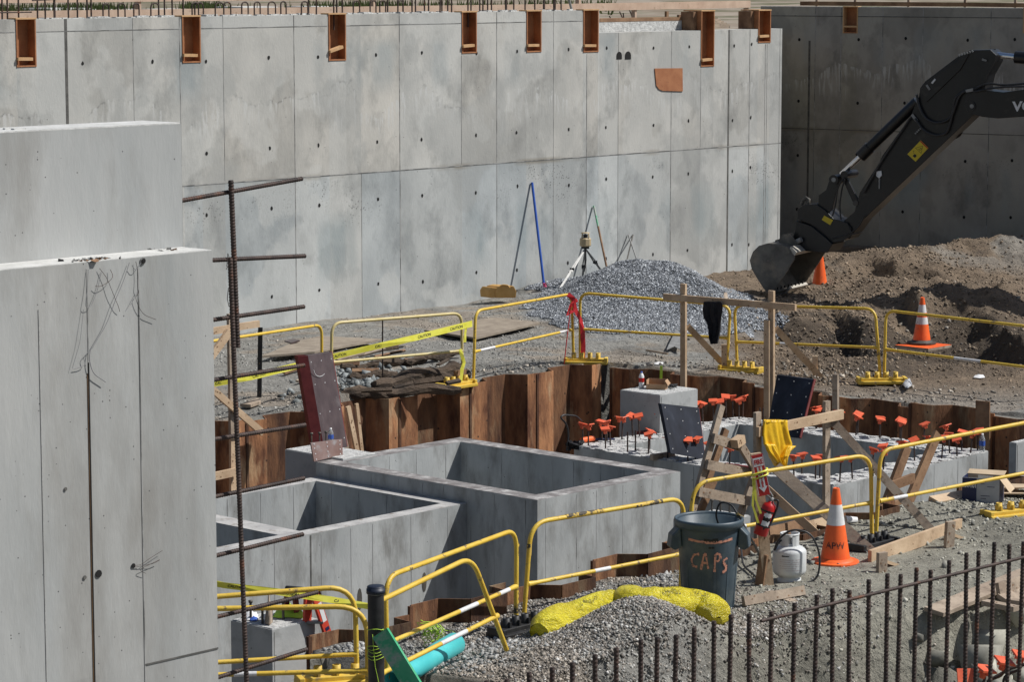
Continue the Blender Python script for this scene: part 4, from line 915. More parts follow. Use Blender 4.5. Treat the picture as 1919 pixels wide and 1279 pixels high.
for x, y in ups:
    m_ = MB(); r_ = .0112; ribbed(m_, rc(x, y), Vector((rc(x, y).x+random.uniform(-.03, .03), rc(x, y).y, .02)), r_, .02, 6)
    m_.build('vertical_bar', M['rebar'], cur)
m_ = MB(); ribbed(m_, rc(1426, 1165, -.02), rc(1990, 1028, -.02), .0085); m_.build('tie_bar', M['rebar'], cur)
# ---------------------------------------------------------------- text
def text_geo(s, size=1.0, bold=0.0, align='LEFT', spacing=1.0):
    cu = bpy.data.curves.new('t', 'FONT'); cu.body = s; cu.size = size; cu.offset = bold; cu.align_x = align; cu.space_character = spacing; cu.resolution_u = 3
    ob = bpy.data.objects.new('t', cu); C.objects.link(ob)
    me = ob.to_mesh(); vs_ = [tuple(v.co) for v in me.vertices]; fs = [tuple(p.vertices) for p in me.polygons]
    ob.to_mesh_clear(); bpy.data.objects.remove(ob); bpy.data.curves.remove(cu); return vs_, fs
def text_on(name, s, size, mt, parent, fn, bold=0.0, align='LEFT', loc=None):
    v, f = text_geo(s, size, bold, align); m_ = MB(); m_.add([fn(x, y) for x, y, _ in v], f)
    return m_.build(name, mt, parent, loc=loc)
# ---------------------------------------------------------------- yellow pipe barriers
FN = Vector((0, -1, 0))
def barrier(label, bl, br, tl, tr, ml, mr, mt='yellow', r=.021, decal=None, free=False, dirt=None, cr=.16, group='yellow pipe barriers'):
    p0 = Z(*bl); p1 = Z(*br); P0, n = VP(p0, p1)
    g = lambda q: PL(q[0], q[1], P0, n)
    t = thing('pipe_barrier', label, 'barrier', (p0+p1)/2, group)
    A0, A1, M0, M1 = g(tl), g(tr), g(ml), g(mr)
    m_ = MB(); m_.tube(fillet([p0-UP*.0, A0, A1, p1-UP*.0], cr, 7), r, 10); m_.build('frame_pipe', M[mt], t)
    m_ = MB(); d = (M1-M0); n_ = 10; pts = [M0+d*(i/n_) for i in range(n_+1)]; rr = [r*(.9 if 1 <= i <= n_-1 else 1.25) for i in range(n_+1)]
    m_.tube([M0, M0+d*.02, M0+d*.05, M1-d*.05, M1-d*.02, M1], r, 10, rr=[r*1.2, r*1.15, r*.92, r*.92, r*1.15, r*1.2]); m_.build('middle_rail', M[mt], t)
    if decal:
        for a_, b_, mm in decal:
            m_ = MB(); q0 = M0+d*a_; q1 = M0+d*b_; o_ = Vector((0, -.0, .0)); m_.tube([q0, q1], r*.96, 10, cap=False); m_.build('sticker', M[mm], t)
    if dirt:
        for a_, b_ in dirt:
            m_ = MB(); m_.tube([g(a_), g(b_)], r*1.04, 10, cap=False); m_.build('scuffed_band', M['scuff'], t)
    return t
M['scuff'] = mat('scuffed_paint', (.06, .05, .035), (.62, .42, .08), scale=22, rough=.7, lo=.48, hi=.54)
barrier('yellow pipe barrier half hidden by the left foreground wall', (330, 805), (603, 741), (330, 650), (603, 609), (330, 722), (603, 682))
barrier('faded pale yellow pipe barrier crossed by caution tape and logs', (620, 752), (867, 722), (622, 606), (865, 587), (621, 680), (866, 658), 'yellowpale')
barrier('yellow pipe barrier between the caution tape and the red ribbon', (887, 722), (1075, 680), (891, 583), (1071, 551), (888, 660), (1073, 618), decal=[(.06, .20, 'white'), (.86, .95, 'white')])
barrier('yellow pipe barrier in front of the crushed stone pile', (1087, 681), (1362, 690), (1087, 549), (1369, 573), (1087, 617), (1365, 634))
barrier('yellow pipe barrier behind the right timber post, crossed by a diagonal brace', (1382, 690), (1650, 714), (1376, 572), (1640, 579), (1378, 641), (1646, 652), decal=[(.32, .40, 'white')])
barrier('yellow pipe barrier enclosing the striped cone at far right', (1657, 714), (1935, 745), (1660, 582), (1935, 613), (1658, 655), (1935, 690), decal=[(.48, .66, 'white')])
barrier('yellow pipe barrier with the fire extinguisher sign', (1287, 1062), (1634, 1015), (1300, 906), (1632, 852), (1292, 1006), (1633, 943), decal=[(.2, .3, 'white')], dirt=[((1633.5, 880), (1633.5, 893))], cr=.2)
barrier('yellow pipe barrier crossed by the timber brace, running off the right edge', (1641, 1017), (2050, 945), (1650, 845), (2050, 768), (1648, 940), (2050, 862), decal=[(.06, .12, 'white')])
barrier('scuffed yellow pipe barrier in front of the big concrete box', (981, 1170), (1275, 1110), (995, 981), (1283, 933), (989, 1096), (1278, 1039), cr=.2, decal=[(.42, .52, 'white')], dirt=[((992, 1020), (991, 1043)), ((1060, 969.5), (1130, 958)), ((1190, 949), (1240, 940))])
barrier('yellow pipe barrier behind the black capped pipe, rising to the right', (726, 1290), (967, 1178), (722, 1083), (968, 992), (724, 1208), (967, 1100), cr=.2, decal=[(.54, .68, 'white'), (.86, .94, 'white')], dirt=[((968.5, 1020), (968, 1042)), ((968, 1110), (967, 1150))])
barrier('yellow pipe barrier tipped over sideways beside the teal pipe', (716, 1342), (955, 1234), (690, 1138), (884, 1044), (712, 1265), (932, 1155), cr=.2, decal=[(.5, .72, 'white')])
barrier('yellow pipe barrier behind the concrete pier at lower left', (330, 1300), (669, 1280), (330, 1125), (665, 1099), (330, 1247), (668, 1227), cr=.24)
barrier('yellow pipe barrier at lower left nearest the camera', (330, 1345), (690, 1335), (330, 1143), (688, 1137), (330, 1268), (688, 1258), cr=.24, decal=[(.3, .42, 'white')])
def barbase(px, py, d, mt, label, n=4, ln=.62, name='barrier_base'):
    c = Z(px, py); d = Vector(d).normalized(); s_ = Vector((-d.y, d.x, 0)); m_ = MB()
    t = thing(name, label, 'barrier base', c, 'feet of the pipe barriers')
    m_.cbox(c+UP*.022, d*ln, s_*.24, UP*.044); m_.cbox(c+UP*.06, d*ln*.86, s_*.13, UP*.04)
    for k in (-1, 1): m_.cbox(c+d*k*ln*.47+UP*.055, d*.05, s_*.20, UP*.07)
    m_.build('foot', mt, t, bevel=.008)
    for k in range(n):
        m_ = MB(); q = c+d*(k-(n-1)/2)*ln*.19; m_.lathe(q, [(.036, .05), (.034, .16), (.026, .162), (.026, .10)], 10); m_.cbox(q+UP*.09, d*.02, s_*.11, UP*.08); m_.build('socket', mt, t)
barbase(855, 727, A, M['yellowbase'], 'dusty yellow barrier foot between two barriers below the caution tape')
barbase(1098, 682, (1, -.1, 0), M['yellowbase'], 'yellow barrier foot under the red ribbon')
barbase(1388, 698, (1, -.55, 0), M['yellowbase'], 'yellow barrier foot behind the pit left of the right timber post')
barbase(1652, 719, (1, .05, 0), M['yellowbase'], 'yellow barrier foot on the far side of the pit, right of centre', ln=.68)
barbase(1905, 968, (1, .5, 0), M['yellowbase'], 'loose yellow barrier foot beside the cartons at the right edge', ln=.8)
barbase(975, 1187, A, M['blackplastic'], 'black barrier foot between two barriers in front of the pit', ln=.62)
barbase(1638, 1030, A, M['blackplastic'], 'black barrier foot behind the near orange cone', ln=.6)
barbase(648, 1282, (1, .3, 0), M['yellowbase'], 'yellow barrier foot at the bottom left between the loops', ln=.8)
# ---------------------------------------------------------------- timber frames
NF = W(0, PN+.32)
FA = W(PR-.40, 0)
def pn(px, py): return PL(px, py, NF, B)
def pf_(px, py): return PL(px, py, FA, A)
def frame(name, label, boards, cat='timber frame', group=None):
    t = None
    for nm, p0, p1, wd, th, side, mt in boards:
        if t is None: t = thing(name, label, cat, Vector(p0 if p0.z < p1.z else p1), group)
        m_ = MB(); m_.board(p0, p1, wd, th, side)
        for _ in range(5):                            # knots and nail heads
            u = random.uniform(.05, .95); d = (p1-p0); n = Vector(side); n = (n-d.normalized()*n.dot(d.normalized())).normalized(); w_ = d.normalized().cross(n)
            c = p0+d*u+w_*random.uniform(-wd*.35, wd*.35)+n*(th/2+.001); q = random.uniform(.005, .011)
            m_.prism([c+d.normalized()*q*math.cos(k*1.05)*1.5+w_*q*math.sin(k*1.05) for k in range(6)], n*.001, 1)
        m_.build(nm, [M[mt], M['wooddark']], t)
    return t
nA, nB = -A, -B
frame('batter_board', 'timber frame with a dark jacket hung on its rail above the far pit edge', [
 ('post', pf_(1281, 760), pf_(1281, 532), .09, .04, nA, 'wood'), ('post', pf_(1446, 800), pf_(1446, 545), .09, .04, nA, 'wood'),
 ('post', pf_(1442, 830)-A*.05, pf_(1442, 600)-A*.05, .09, .04, nA, 'wood'),
 ('rail', pf_(1248, 556)-A*.045, pf_(1495, 576)-A*.045, .09, .04, nA, 'wood'),
 ('brace', pf_(1285, 613)+A*.05, Z(1362, 690), .085, .04, Vector((0, -1, .1)), 'wood'), ('brace', pf_(1450, 617)+A*.05, Z(1537, 706), .085, .04, Vector((0, -1, .1)), 'wood'),
 ('stake', Z(1357, 696), DD(1357, 646, Z(1357, 696).y), .075, .04, FN, 'wood'), ('stake', Z(1528, 708), DD(1528, 668, Z(1528, 708).y), .075, .04, FN, 'wood')])
frame('timber_post', 'single upright timber post standing at the far pit wall right of the blue black panel', [('post', pf_(1566, 800), pf_(1566, 702), .085, .04, nA, 'woodgrey')], 'post')
frame('batter_board', 'near timber frame carrying the yellow raincoat on its top rail', [
 ('post', pn(1421, 1080), pn(1419, 773), .085, .04, nB, 'woodgrey'), ('post', pn(1548, 1060), pn(1549, 752), .085, .04, nB, 'woodgrey'),
 ('rail', pn(1413, 809)-B*.045, pn(1572, 776)-B*.045, .10, .04, nB, 'wood'),
 ('brace', pn(1562, 792), Z(1752, 1002), .085, .04, Vector((0, -1, .15)), 'woodgrey'),
 ('brace', pn(1440, 875)-B*.1, Z(1638, 1042), .12, .04, Vector((0, -1, .25)), 'woodgrey'),
 ('brace', pn(1432, 902)+B*.1, Z(1532, 1004), .085, .04, FN, 'wood')])
frame('stake_board', 'long pale plank staked on edge on the ground where the braces land', [
 ('plank', Z(1630, 1046, .07), Z(1800, 985, .07), .14, .038, Vector((.6, -1, 0)), 'wood'),
 ('stake', Z(1652, 1078), DD(1653, 1036, Z(1652, 1078).y), .10, .045, Vector((.6, -1, 0)), 'woodgrey'), ('stake', Z(1778, 1026), DD(1781, 978, Z(1778, 1026).y), .10, .045, Vector((.6, -1, 0)), 'woodgrey'),
 ('brace', Z(1658, 1052, .1)+B*.05, Z(1685, 1062), .07, .03, UP, 'wood'), ('brace', Z(1782, 1000, .1)+B*.05, Z(1808, 1012), .07, .03, UP, 'wood')], 'plank')
q = Z(1440, 1100); 
frame('timber_post', 'short leaning timber post holding the fire extinguisher', [('post', q, DD(1416, 850, q.y+.0), .095, .045, Vector((.15, -1, 0)), 'wood'), ('cleat', Z(1424, 1100), DD(1432, 1040, Z(1424, 1100).y), .09, .04, Vector((-.8, -1, 0)), 'wooddark')], 'post')
frame('lumber', 'short pale planks lying crossed on the ground below the propane tank', [('plank', Z(1393, 1128, .09), Z(1506, 1107, .09), .085, .04, Vector((.3, -1, .3)), 'woodgrey'), ('plank', Z(1440, 1112, .03), Z(1487, 1131, .03), .085, .038, UP, 'woodgrey'), ('block', Z(1396, 1134, .03), Z(1420, 1127, .03), .06, .06, UP, 'woodgrey'), ('block', Z(1474, 1120, .03), Z(1500, 1115, .03), .06, .06, UP, 'woodgrey')], 'lumber')
nf2 = W(0, PN+.95)
def p2_(px, py, o=0): return PL(px, py, nf2+B*o, B)
frame('job_built_ladder', 'weathered site-built timber ladder leaning in the pit left of the extinguisher sign', [
 ('side_rail', p2_(1283, 1010), p2_(1352, 760), .085, .04, nB, 'woodgrey'), ('side_rail', p2_(1371, 1010), p2_(1425, 862), .085, .04, nB, 'woodgrey'),
 ('rear_leg', p2_(1316, 930, .25), p2_(1360, 805, .25), .085, .04, nB, 'wooddark'), ('rear_leg', p2_(1290, 1010, .25), p2_(1338, 900, .25), .085, .04, nB, 'wooddark'),
 ('rung', p2_(1336, 822, -.045), p2_(1388, 838, -.045), .10, .038, nB, 'woodgrey'), ('rung', p2_(1324, 871, -.045), p2_(1426, 892, -.045), .10, .038, nB, 'woodgrey'), ('rung', p2_(1308, 922, -.045), p2_(1404, 940, -.045), .10, .038, nB, 'woodgrey'),
 ('brace', p2_(1384, 828, -.09), p2_(1416, 882, -.09), .085, .04, nB, 'woodgrey'), ('block', p2_(1376, 833, -.12), p2_(1390, 823, -.10), .09, .09, nB, 'wood')], 'ladder')
nf3 = W(0, PN+.22)
def p3_(px, py, o=0): return PL(px, py, nf3+B*o, B)
frame('plank_prop', 'pair of brown stained planks leaning on the ring foundation with crosspieces', [
 ('plank', p3_(1645, 985), p3_(1700, 838), .13, .04, nB, 'wooddark'), ('plank', p3_(1694, 962), p3_(1757, 812), .13, .04, nB, 'wooddark'),
 ('crosspiece', p3_(1670, 912, -.045), p3_(1712, 896, -.045), .10, .04, nB, 'wooddark'), ('crosspiece', p3_(1650, 958, -.045), p3_(1706, 940, -.045), .11, .04, nB, 'wooddark'),
 ('foot_board', p3_(1655, 975, -.09), p3_(1722, 955, -.09), .10, .05, nB, 'wood')], 'timber prop')
lf = W(0, PF-.75)
def p4_(px, py, o=0): return PL(px, py, lf+B*o, B)
frame('batter_board', 'timber frame at the far left pit wall behind the rebar mat', [
 ('post', p4_(437, 822), p4_(433, 588), .11, .045, nB, 'woodgrey'), ('post', p4_(437, 940, .02), p4_(437, 815, .02), .10, .04, nB, 'wood'),
 ('rail', p4_(330, 632, -.05), p4_(485, 607, -.05), .085, .04, nB, 'wood'), ('brace', p4_(380, 690, -.1), p4_(430, 622, -.1), .10, .04, nB, 'wood'),
 ('brace', p4_(380, 715, -.05), p4_(492, 812, -.05), .085, .04, nB, 'wood'), ('rail', p4_(380, 898, -.05), p4_(446, 884, -.05), .10, .04, nB, 'wood')])
frame('lumber', 'pale plank scraps beside the leaning dark red panel', [('plank', p4_(672, 862, .2), p4_(652, 762, .2), .07, .03, nB, 'wood'), ('plank', p4_(655, 868, .1), p4_(640, 800, .1), .07, .03, nB, 'woodgrey'), ('plank', p4_(680, 865, .3), p4_(668, 757, .3), .05, .03, nB, 'wood')], 'lumber')
frame('lumber', 'long pale planks stacked on the ground at the lower right edge', [
 ('plank', Z(1750, 1148, .03), Z(1960, 1062, .03), .19, .038, UP+Vector((0, -.3, 0)), 'woodgrey'), ('plank', Z(1870, 1108, .12), Z(1990, 1068, .12), .14, .038, Vector((.5, -1, .2)), 'woodgrey'),
 ('plank', Z(1880, 1125, .05), Z(1990, 1085, .05), .14, .038, Vector((.2, -.5, 1)), 'woodgrey'), ('block', Z(1845, 1130, .03), Z(1905, 1142, .03), .09, .045, UP, 'woodgrey'), ('block', Z(1895, 1128, .04), Z(1945, 1134, .04), .09, .045, UP, 'woodgrey')], 'lumber')
frame('lumber', 'low planks lying along the near pit edge in front of the ring foundation', [('plank', Z(1440, 1003, .03), Z(1515, 984, .03), .15, .05, Vector((.4, -1, .2)), 'wooddark'), ('plank', Z(1750, 940, .04), Z(1835, 924, .04), .15, .05, Vector((.1, -.3, 1)), 'wood'), ('plank', Z(1515, 990, .04), Z(1560, 978, .04), .13, .05, Vector((.4, -1, .2)), 'wood')], 'lumber')
frame('steel_channel', 'narrow rust-brown plank standing upright at the right pit wall', [('plank', pf_(1842, 902), pf_(1842, 752), .21, .02, nA, 'wooddark')], 'plank')
frame('steel_stake', 'black steel stake driven into the gravel at left behind the rebar mat', [('stake', Z(486, 745), DD(488, 614, Z(486, 745).y), .06, .03, FN, 'blackplastic')], 'stake')
frame('rebar_stake', 'thin rusty bar standing through the faded barrier', [('bar', Z(717, 722), DD(717, 596, Z(717, 722).y), .018, .018, FN, 'rebar')], 'stake')
# ---------------------------------------------------------------- form panels
def panel(label, pts, th, face, edge, ax):
    t = thing('concrete_formwork', label, 'form panel', pts[0]); m_ = MB(); m_.prism(pts, ax*th, 0); m_.build('panel_face', face, t)
    n = Vector(ax).normalized(); e0 = pts[0]; e1 = pts[3]; m_ = MB()
    m_.tube([pts[1]+n*th*.5, pts[2]+n*th*.5], th*.45, 4); m_.build('steel_edge', edge, t)
    m_ = MB()
    for u in (.08, .5, .92):
        for v in (.1, .4, .7, .93):
            a_ = pts[0].lerp(pts[1], u); b_ = pts[3].lerp(pts[2], u); c = a_.lerp(b_, v)-n*.003
            x_ = (pts[1]-pts[0]).normalized(); y_ = n.cross(x_); m_.prism([c+x_*.008*math.cos(k)+y_*.008*math.sin(k) for k in range(6)], -n*.001)
    m_.build('rivets', M['white'], t)
    return t
def onp(px, py, P): return PL(px, py, P, B)
f1 = W(0, PF-1.0)
pA = [PL(609, 850, W(0, PF-1.35), B), PL(651, 838, W(0, PF-1.35), B), PL(622, 660, f1, B), PL(577, 667, f1, B)]
t1 = panel('tall dark red form panel leaning at the far left of the pit', pA, .06, M['formface'], M['redform'], B)
m_ = MB(); m_.hexa([pA[0]-B*.0, pA[0]-A*.085+B*.10, pA[0]-A*.085+B*.16, pA[0]+B*.06, pA[3], pA[3]-A*.085+B*.10, pA[3]-A*.085+B*.16, pA[3]+B*.06]); m_.build('side_flange', M['redform'], t1)
m_ = MB(); c = PL(600, 690, f1-B*.09, B)
for k in range(18):
    a0 = k*.27+.6; 
    m_.tube([c+A*.11*math.cos(a0)+UP*.11*math.sin(a0), c+A*.11*math.cos(a0+.27)+UP*.11*math.sin(a0+.27)], .004, 4) if k > 9 else None
m_.build('chalk_scrawl', M['white'], t1)
rp = W(RM[0], RM[3]+.02)
panel('short rust-brown form offcut standing at the corner of the big box', [PL(589, 866, rp, B), PL(642, 853, rp, B), PL(641, 824, rp, B), PL(583, 831, rp, B)], .02, mat('rusty_plate', (.22, .13, .11), (.34, .24, .22), scale=4, rough=.6, c3=(.4, .38, .38), s3=5, w3=(.55, .7)), M['redform'], B)
f2 = W(0, RR[2]+.30)
m2 = [(1257, 850), (1322, 862), (1310, 765), (1239, 757)]
panel('small black form panel leaning on the left arm of the ring foundation', [PL(x, y, W(0, ab(Z(1290, 868, ZR))[1]+(.0 if y > 800 else .22)), B) for x, y in m2], .05, M['formblack'], M['redform'], B)
f3 = ab(Z(1480, 900, ZR))[1]
m3 = [(1432, 880), (1492, 890), (1524, 712), (1456, 703)]
fb = W(RR[1]-.55, 0)
panel('tall blue-black form panel with a red edge leaning against the far pit wall', [PL(1436, 815, fb, A), PL(1497, 822, fb, A), PL(1524, 712, fb+A*.45, A), PL(1456, 703, fb+A*.45, A)], .05, M['formblack'], M['redform'], A)
m_ = MB(); m_.board(Z(1360, 872, ZR+.02), Z(1425, 882, ZR+.02), .05, .04, FN); o = m_.build('form_strip', M['redform'], loc=Z(1360, 872, ZR)); tag(o, 'dark red form strip lying along the ring foundation behind the ladder', 'form strip')
m_ = MB(); m_.board(Z(1195, 812, ZR+.02), Z(1245, 806, ZR+.02), .04, .04, FN); o = m_.build('form_strip', M['redform'], loc=Z(1195, 812, ZR)); tag(o, 'thin dark red form strip below the pier with the cardboard box', 'form strip')
m_ = MB(); m_.board(Z(1221, 858, ZR+.03), Z(1262, 852, ZR+.03), .07, .06, FN); o = m_.build('timber_block', M['woodgrey'], loc=Z(1230, 855, ZR)); tag(o, 'rough grey timber block lying at the foot of the small black panel', 'timber')
# ---------------------------------------------------------------- cones
def cone(label, px, py, s=1.0, tilt=0, h=.70, bands=((.50, .78),), base='cone', text=None):
    c = Z(px, py); t = thing('traffic_cone', label, 'traffic cone', c, 'orange traffic cones')
    r0, r1 = .145*s, .032*s; H = h*s; rad = lambda u: r0+(r1-r0)*u
    us = sorted(set([0]+[b for q in bands for b in q]+[.96, 1.0])); ax = Vector((tilt, 0, 1))
    for a_, b_ in zip(us[:-1], us[1:]):
        m_ = MB(); band = any(abs(a_-q[0]) < .001 for q in bands); k = 1.006 if band else 1
        m_.lathe(c+ax.normalized()*.04, [(rad(a_)*k, a_*H), (rad(b_)*k, b_*H)], 28, ax=ax); m_.build('reflective_band' if band else 'cone_body', M['white' if band else 'cone'], t)
    m_ = MB(); m_.lathe(c+ax.normalized()*(.04+H), [(r1, 0), (r1*.6, .008), (r1*.55, -.05)], 20, ax=ax); m_.build('tip', M['cone'], t)
    m_ = MB(); w_ = .185*s; pr = [Vector((math.cos(math.radians(q)), math.sin(math.radians(q)), 0))*w_*1.25 for q in (12, 33, 57, 78, 102, 123, 147, 168, 192, 213, 237, 258, 282, 303, 327, 348)]
    rot = Matrix.Rotation(.35, 3, 'Z'); m_.prism([c+UP*.008+rot@p for p in pr], UP*.03); m_.build('base', M[base], t, bevel=.006)
    m_ = MB(); m_.lathe(c+UP*.036, [(r0*1.25, 0), (r0*1.02, .03), (r0*.98, .03)], 28, ax=ax); m_.build('collar', M[base], t)
    if text:
        R = rad(.24)
        def fn(x, y):
            z = H*.19+y; r = rad(z/H)+.0015; a_ = x/R-math.pi/2-.12; return c+UP*(.04+z)+Vector((math.cos(a_)*r, math.sin(a_)*r, 0))
        text_on('stencil_letters', text, .085, M['stencil'], t, fn, bold=.002, align='CENTER')
    return t
cone('orange cone with one white band and black stencil letters, nearest of the cones', 1565, 1058, 1.0, text='APW')
cone('orange cone with two white bands on an orange square board at right', 1727, 645, .96, bands=((.40, .56), (.66, .84)), base='steelworn')
cone('weathered orange cone partly hidden behind the excavator bucket', 1536, 541, .98, bands=())
def flat(px, py, wx, wy, th, mt, name, label, cat, rot=0., z=0):
    c = Z(px, py, z); m_ = MB(); u = Vector((math.cos(rot), math.sin(rot), 0)); v = Vector((-u.y, u.x, 0)); m_.cbox(c+UP*th/2, u*wx, v*wy, UP*th); o = m_.build(name, mt, loc=c); tag(o, label, cat); return o
t = thing('base_board', 'bright orange square board with a timber edge under the striped cone', 'board', Z(1730, 647)-UP*.03)
m_ = MB(); m_.cbox(Z(1730, 647)-UP*.02, A*.62, B*.62, UP*.035); m_.build('timber', M['woodgrey'], t); m_ = MB(); m_.cbox(Z(1730, 647)+UP*.001, A*.61, B*.61, UP*.004); m_.build('orange_top', M['cone'], t)
flat(1556, 541, .55, .3, .02, M['cone'], 'base_board', 'small orange board lying behind the excavator bucket', 'board', .1)
# ---------------------------------------------------------------- excavator
WD = Vector((math.sin(math.radians(28.6)), math.cos(math.radians(28.6)), 0))
E0 = Z(1445, 560)
def ex(px, py, o=0.0): return PL(px, py, E0+WD*o, WD)
exc = thing('excavator', 'black excavator arm with its bucket resting on the ground before the shaded wall', 'excavator', Z(1485, 556))
bp = [(1445, 558), (1431, 541), (1420, 524), (1409, 505), (1405, 488), (1411, 472), (1422, 461), (1439, 456), (1464, 459), (1481, 467), (1489, 478), (1488, 487), (1473, 511), (1458, 533), (1450, 546)]
BWID = 1.42
m_ = MB(); m_.prism([ex(x, y) for x, y in bp], WD*.035); m_.build('side_plate', M['bucket'], exc)
m_ = MB(); m_.prism([ex(x, y)+WD*(BWID-.035) for x, y in bp], WD*.035); m_.build('side_plate', M['bucket'], exc)
m_ = MB(); sh = [ex(x, y) for x, y in bp[:11]]; cen = ex(1455, 500)
for a_, b_ in zip(sh[:-1], sh[1:]):
    i0 = a_+(cen-a_).normalized()*.03; i1 = b_+(cen-b_).normalized()*.03
    m_.hexa([a_+WD*.036, a_+WD*(BWID-.036), b_+WD*(BWID-.036), b_+WD*.036, i0+WD*.036, i0+WD*(BWID-.036), i1+WD*(BWID-.036), i1+WD*.036])
m_.build('bucket_shell', M['bucket'], exc)
m_ = MB(); a_ = ex(1440, 560); b_ = ex(1452, 548); n_ = (b_-a_).cross(WD).normalized()*.025
m_.hexa([a_, a_+WD*BWID, b_+WD*BWID, b_]+[p+n_ for p in (a_, a_+WD*BWID, b_+WD*BWID, b_)]); m_.build('cutting_edge', M['bucket'], exc)
m_ = MB(); m_.hexa([p-n_*1.1 for p in (ex(1439, 561)+WD*.6, ex(1439, 561)+WD*BWID, ex(1453, 546)+WD*BWID, ex(1453, 546)+WD*.6)]+[p+n_*1.1 for p in (ex(1439, 561)+WD*.6, ex(1439, 561)+WD*BWID, ex(1453, 546)+WD*BWID, ex(1453, 546)+WD*.6)]); m_.build('wear_plate', M['steelbright'], exc)
m_ = MB()
for k in range(8):
    p = ex(1452, 546)+WD*(.12+.16*k); m_.cbox(p+UP*.035, WD*.025, WD.cross(UP)*.02, UP*.05)
m_.build('edge_bolts', M['black'], exc)
m_ = MB(); m_.hexa([ex(1478, 470)+WD*.0, ex(1478, 470)+WD*BWID, ex(1489, 479)+WD*BWID, ex(1489, 479), ex(1482, 462), ex(1482, 462)+WD*BWID, ex(1493, 473)+WD*BWID, ex(1493, 473)]); m_.build('top_lip', M['steelbright'], exc)
for o_ in (.25, .45, .85, 1.05):
    m_ = MB(); m_.prism([ex(x, y)+WD*o_ for x, y in ((1448, 458), (1455, 442), (1470, 440), (1480, 455), (1482, 466))], WD*.03); m_.build('hanger_plate', M['bucket'], exc)
co_ = .71
def plate(nm, pts, o0, th, mt='blackpaint'):
    m_ = MB(); m_.prism([ex(x, y, o0) for x, y in pts], WD*th); return m_.build(nm, M[mt], exc, bevel=.006)
stick = plate('stick', [(1601, 397), (1611, 361), (1648, 304), (1653, 292), (1706, 219), (1722, 181), (1724, 165), (1734, 152), (1796, 105), (1818, 94), (1856, 93), (1867, 103), (1864, 116), (1850, 141), (1846, 158), (1843, 195), (1824, 216), (1618, 412), (1592, 448), (1574, 446), (1566, 428)], co_-.21, .42)
plate('gusset_plate', [(1726, 166), (1735, 156), (1796, 110), (1816, 101), (1800, 130), (1736, 192)], co_-.235, .47)
plate('boom', [(1812, 178), (1832, 168), (1880, 173), (1992, 158), (2200, 150), (2290, 190), (2290, 330), (2250, 330), (2200, 225), (1992, 214), (1870, 222), (1840, 219), (1815, 212), (1806, 196)], co_-.27, .54)
def etube(nm, pts, r, mt='blackpaint', o=co_, seg=14):
    m_ = MB(); m_.tube([ex(x, y, o) for x, y in pts], r, seg); return m_.build(nm, M[mt], exc)
etube('cylinder_barrel', [(1720, 190), (1622, 284)], .098, o=co_-.02); etube('cylinder_collar', [(1630, 276), (1613, 293)], .112, o=co_-.02)
etube('cylinder_rod', [(1616, 290), (1577, 327)], .048, 'chrome', co_-.02)
etube('boom_cylinder_rod', [(1862, 102), (1906, 107)], .052, 'chrome', co_); etube('boom_cylinder_barrel', [(1903, 107), (2150, 125)], .105, 'blackpaint', co_)
etube('pin_boss', [(1862, 102), (1863, 102.2)], .10)
def boss(px, py, r, mt='steelworn', o0=co_-.25, L=.5, nm='pivot_pin'):
    m_ = MB(); m_.lathe(ex(px, py, o0), [(0.001, 0), (r, 0), (r, L), (0.001, L)], 18, ax=WD, smooth=False); m_.build(nm, M[mt], exc)
boss(1820, 199, .075, 'blackpaint', co_-.29, .58); boss(1821, 199, .035, 'alu', co_-.30, .6); boss(1562, 337, .085, 'blackpaint'); boss(1562, 337, .04, 'alu', co_-.26, .52); boss(1582, 328, .07, 'blackpaint'); boss(1603, 381, .05, 'steelworn', co_-.23, .46)
boss(1527, 395, .06, 'blackpaint', co_-.24, .5); boss(1527, 395, .03, 'alu', co_-.25, .5); boss(1588, 430, .07, 'blackpaint', co_-.25, .5)
for o_ in (co_-.22, co_+.14):
    plate('link_arm', [(1556, 331), (1567, 330), (1572, 340), (1560, 392), (1545, 405), (1527, 402), (1533, 385), (1534, 366), (1548, 356)], o_, .07)
    plate('link_bar', [(1575, 328), (1585, 328), (1608, 376), (1600, 384)], o_+.01, .06)
plate('coupler', [(1494, 393), (1506, 384), (1530, 383), (1546, 394), (1562, 410), (1588, 418), (1598, 440), (1580, 452), (1560, 456), (1540, 440), (1520, 422), (1494, 410)], co_-.26, .50)
plate('rotator', [(1492, 414), (1520, 424), (1545, 444), (1560, 458), (1550, 474), (1500, 470), (1480, 456), (1488, 440)], co_-.32, .62)
plate('tilt_housing', [(1452, 452), (1468, 444), (1496, 440), (1500, 462), (1480, 472), (1462, 466)], co_-.15, .4)
etube('tilt_cylinder', [(1455, 456), (1482, 450), (1500, 462)], .06, 'steelworn', co_-.2); etube('tilt_rod', [(1484, 458), (1502, 449)], .045, 'alu', co_-.38)
m_ = MB(); m_.tube([ex(x, y, co_-.1) for x, y in ((1502, 385), (1505, 376), (1511, 371), (1516, 374), (1515, 382), (1508, 388))], .035, 8); m_.build('lifting_eye', M['steelworn'], exc)
def hose(pts, r=.018, o=co_-.26): 
    m_ = MB(); P = [ex(x, y, o) for x, y in pts]; m_.tube(fillet(P, .35, 5), r, 7); m_.build('hydraulic_hose', M['blackplastic'], exc)
hose([(1718, 178), (1722, 200), (1735, 225), (1760, 232), (1782, 222), (1790, 200), (1800, 172), (1830, 168)], .022); hose([(1715, 222), (1730, 245), (1755, 255), (1775, 250), (1785, 215), (1790, 180), (1812, 168)], .02)
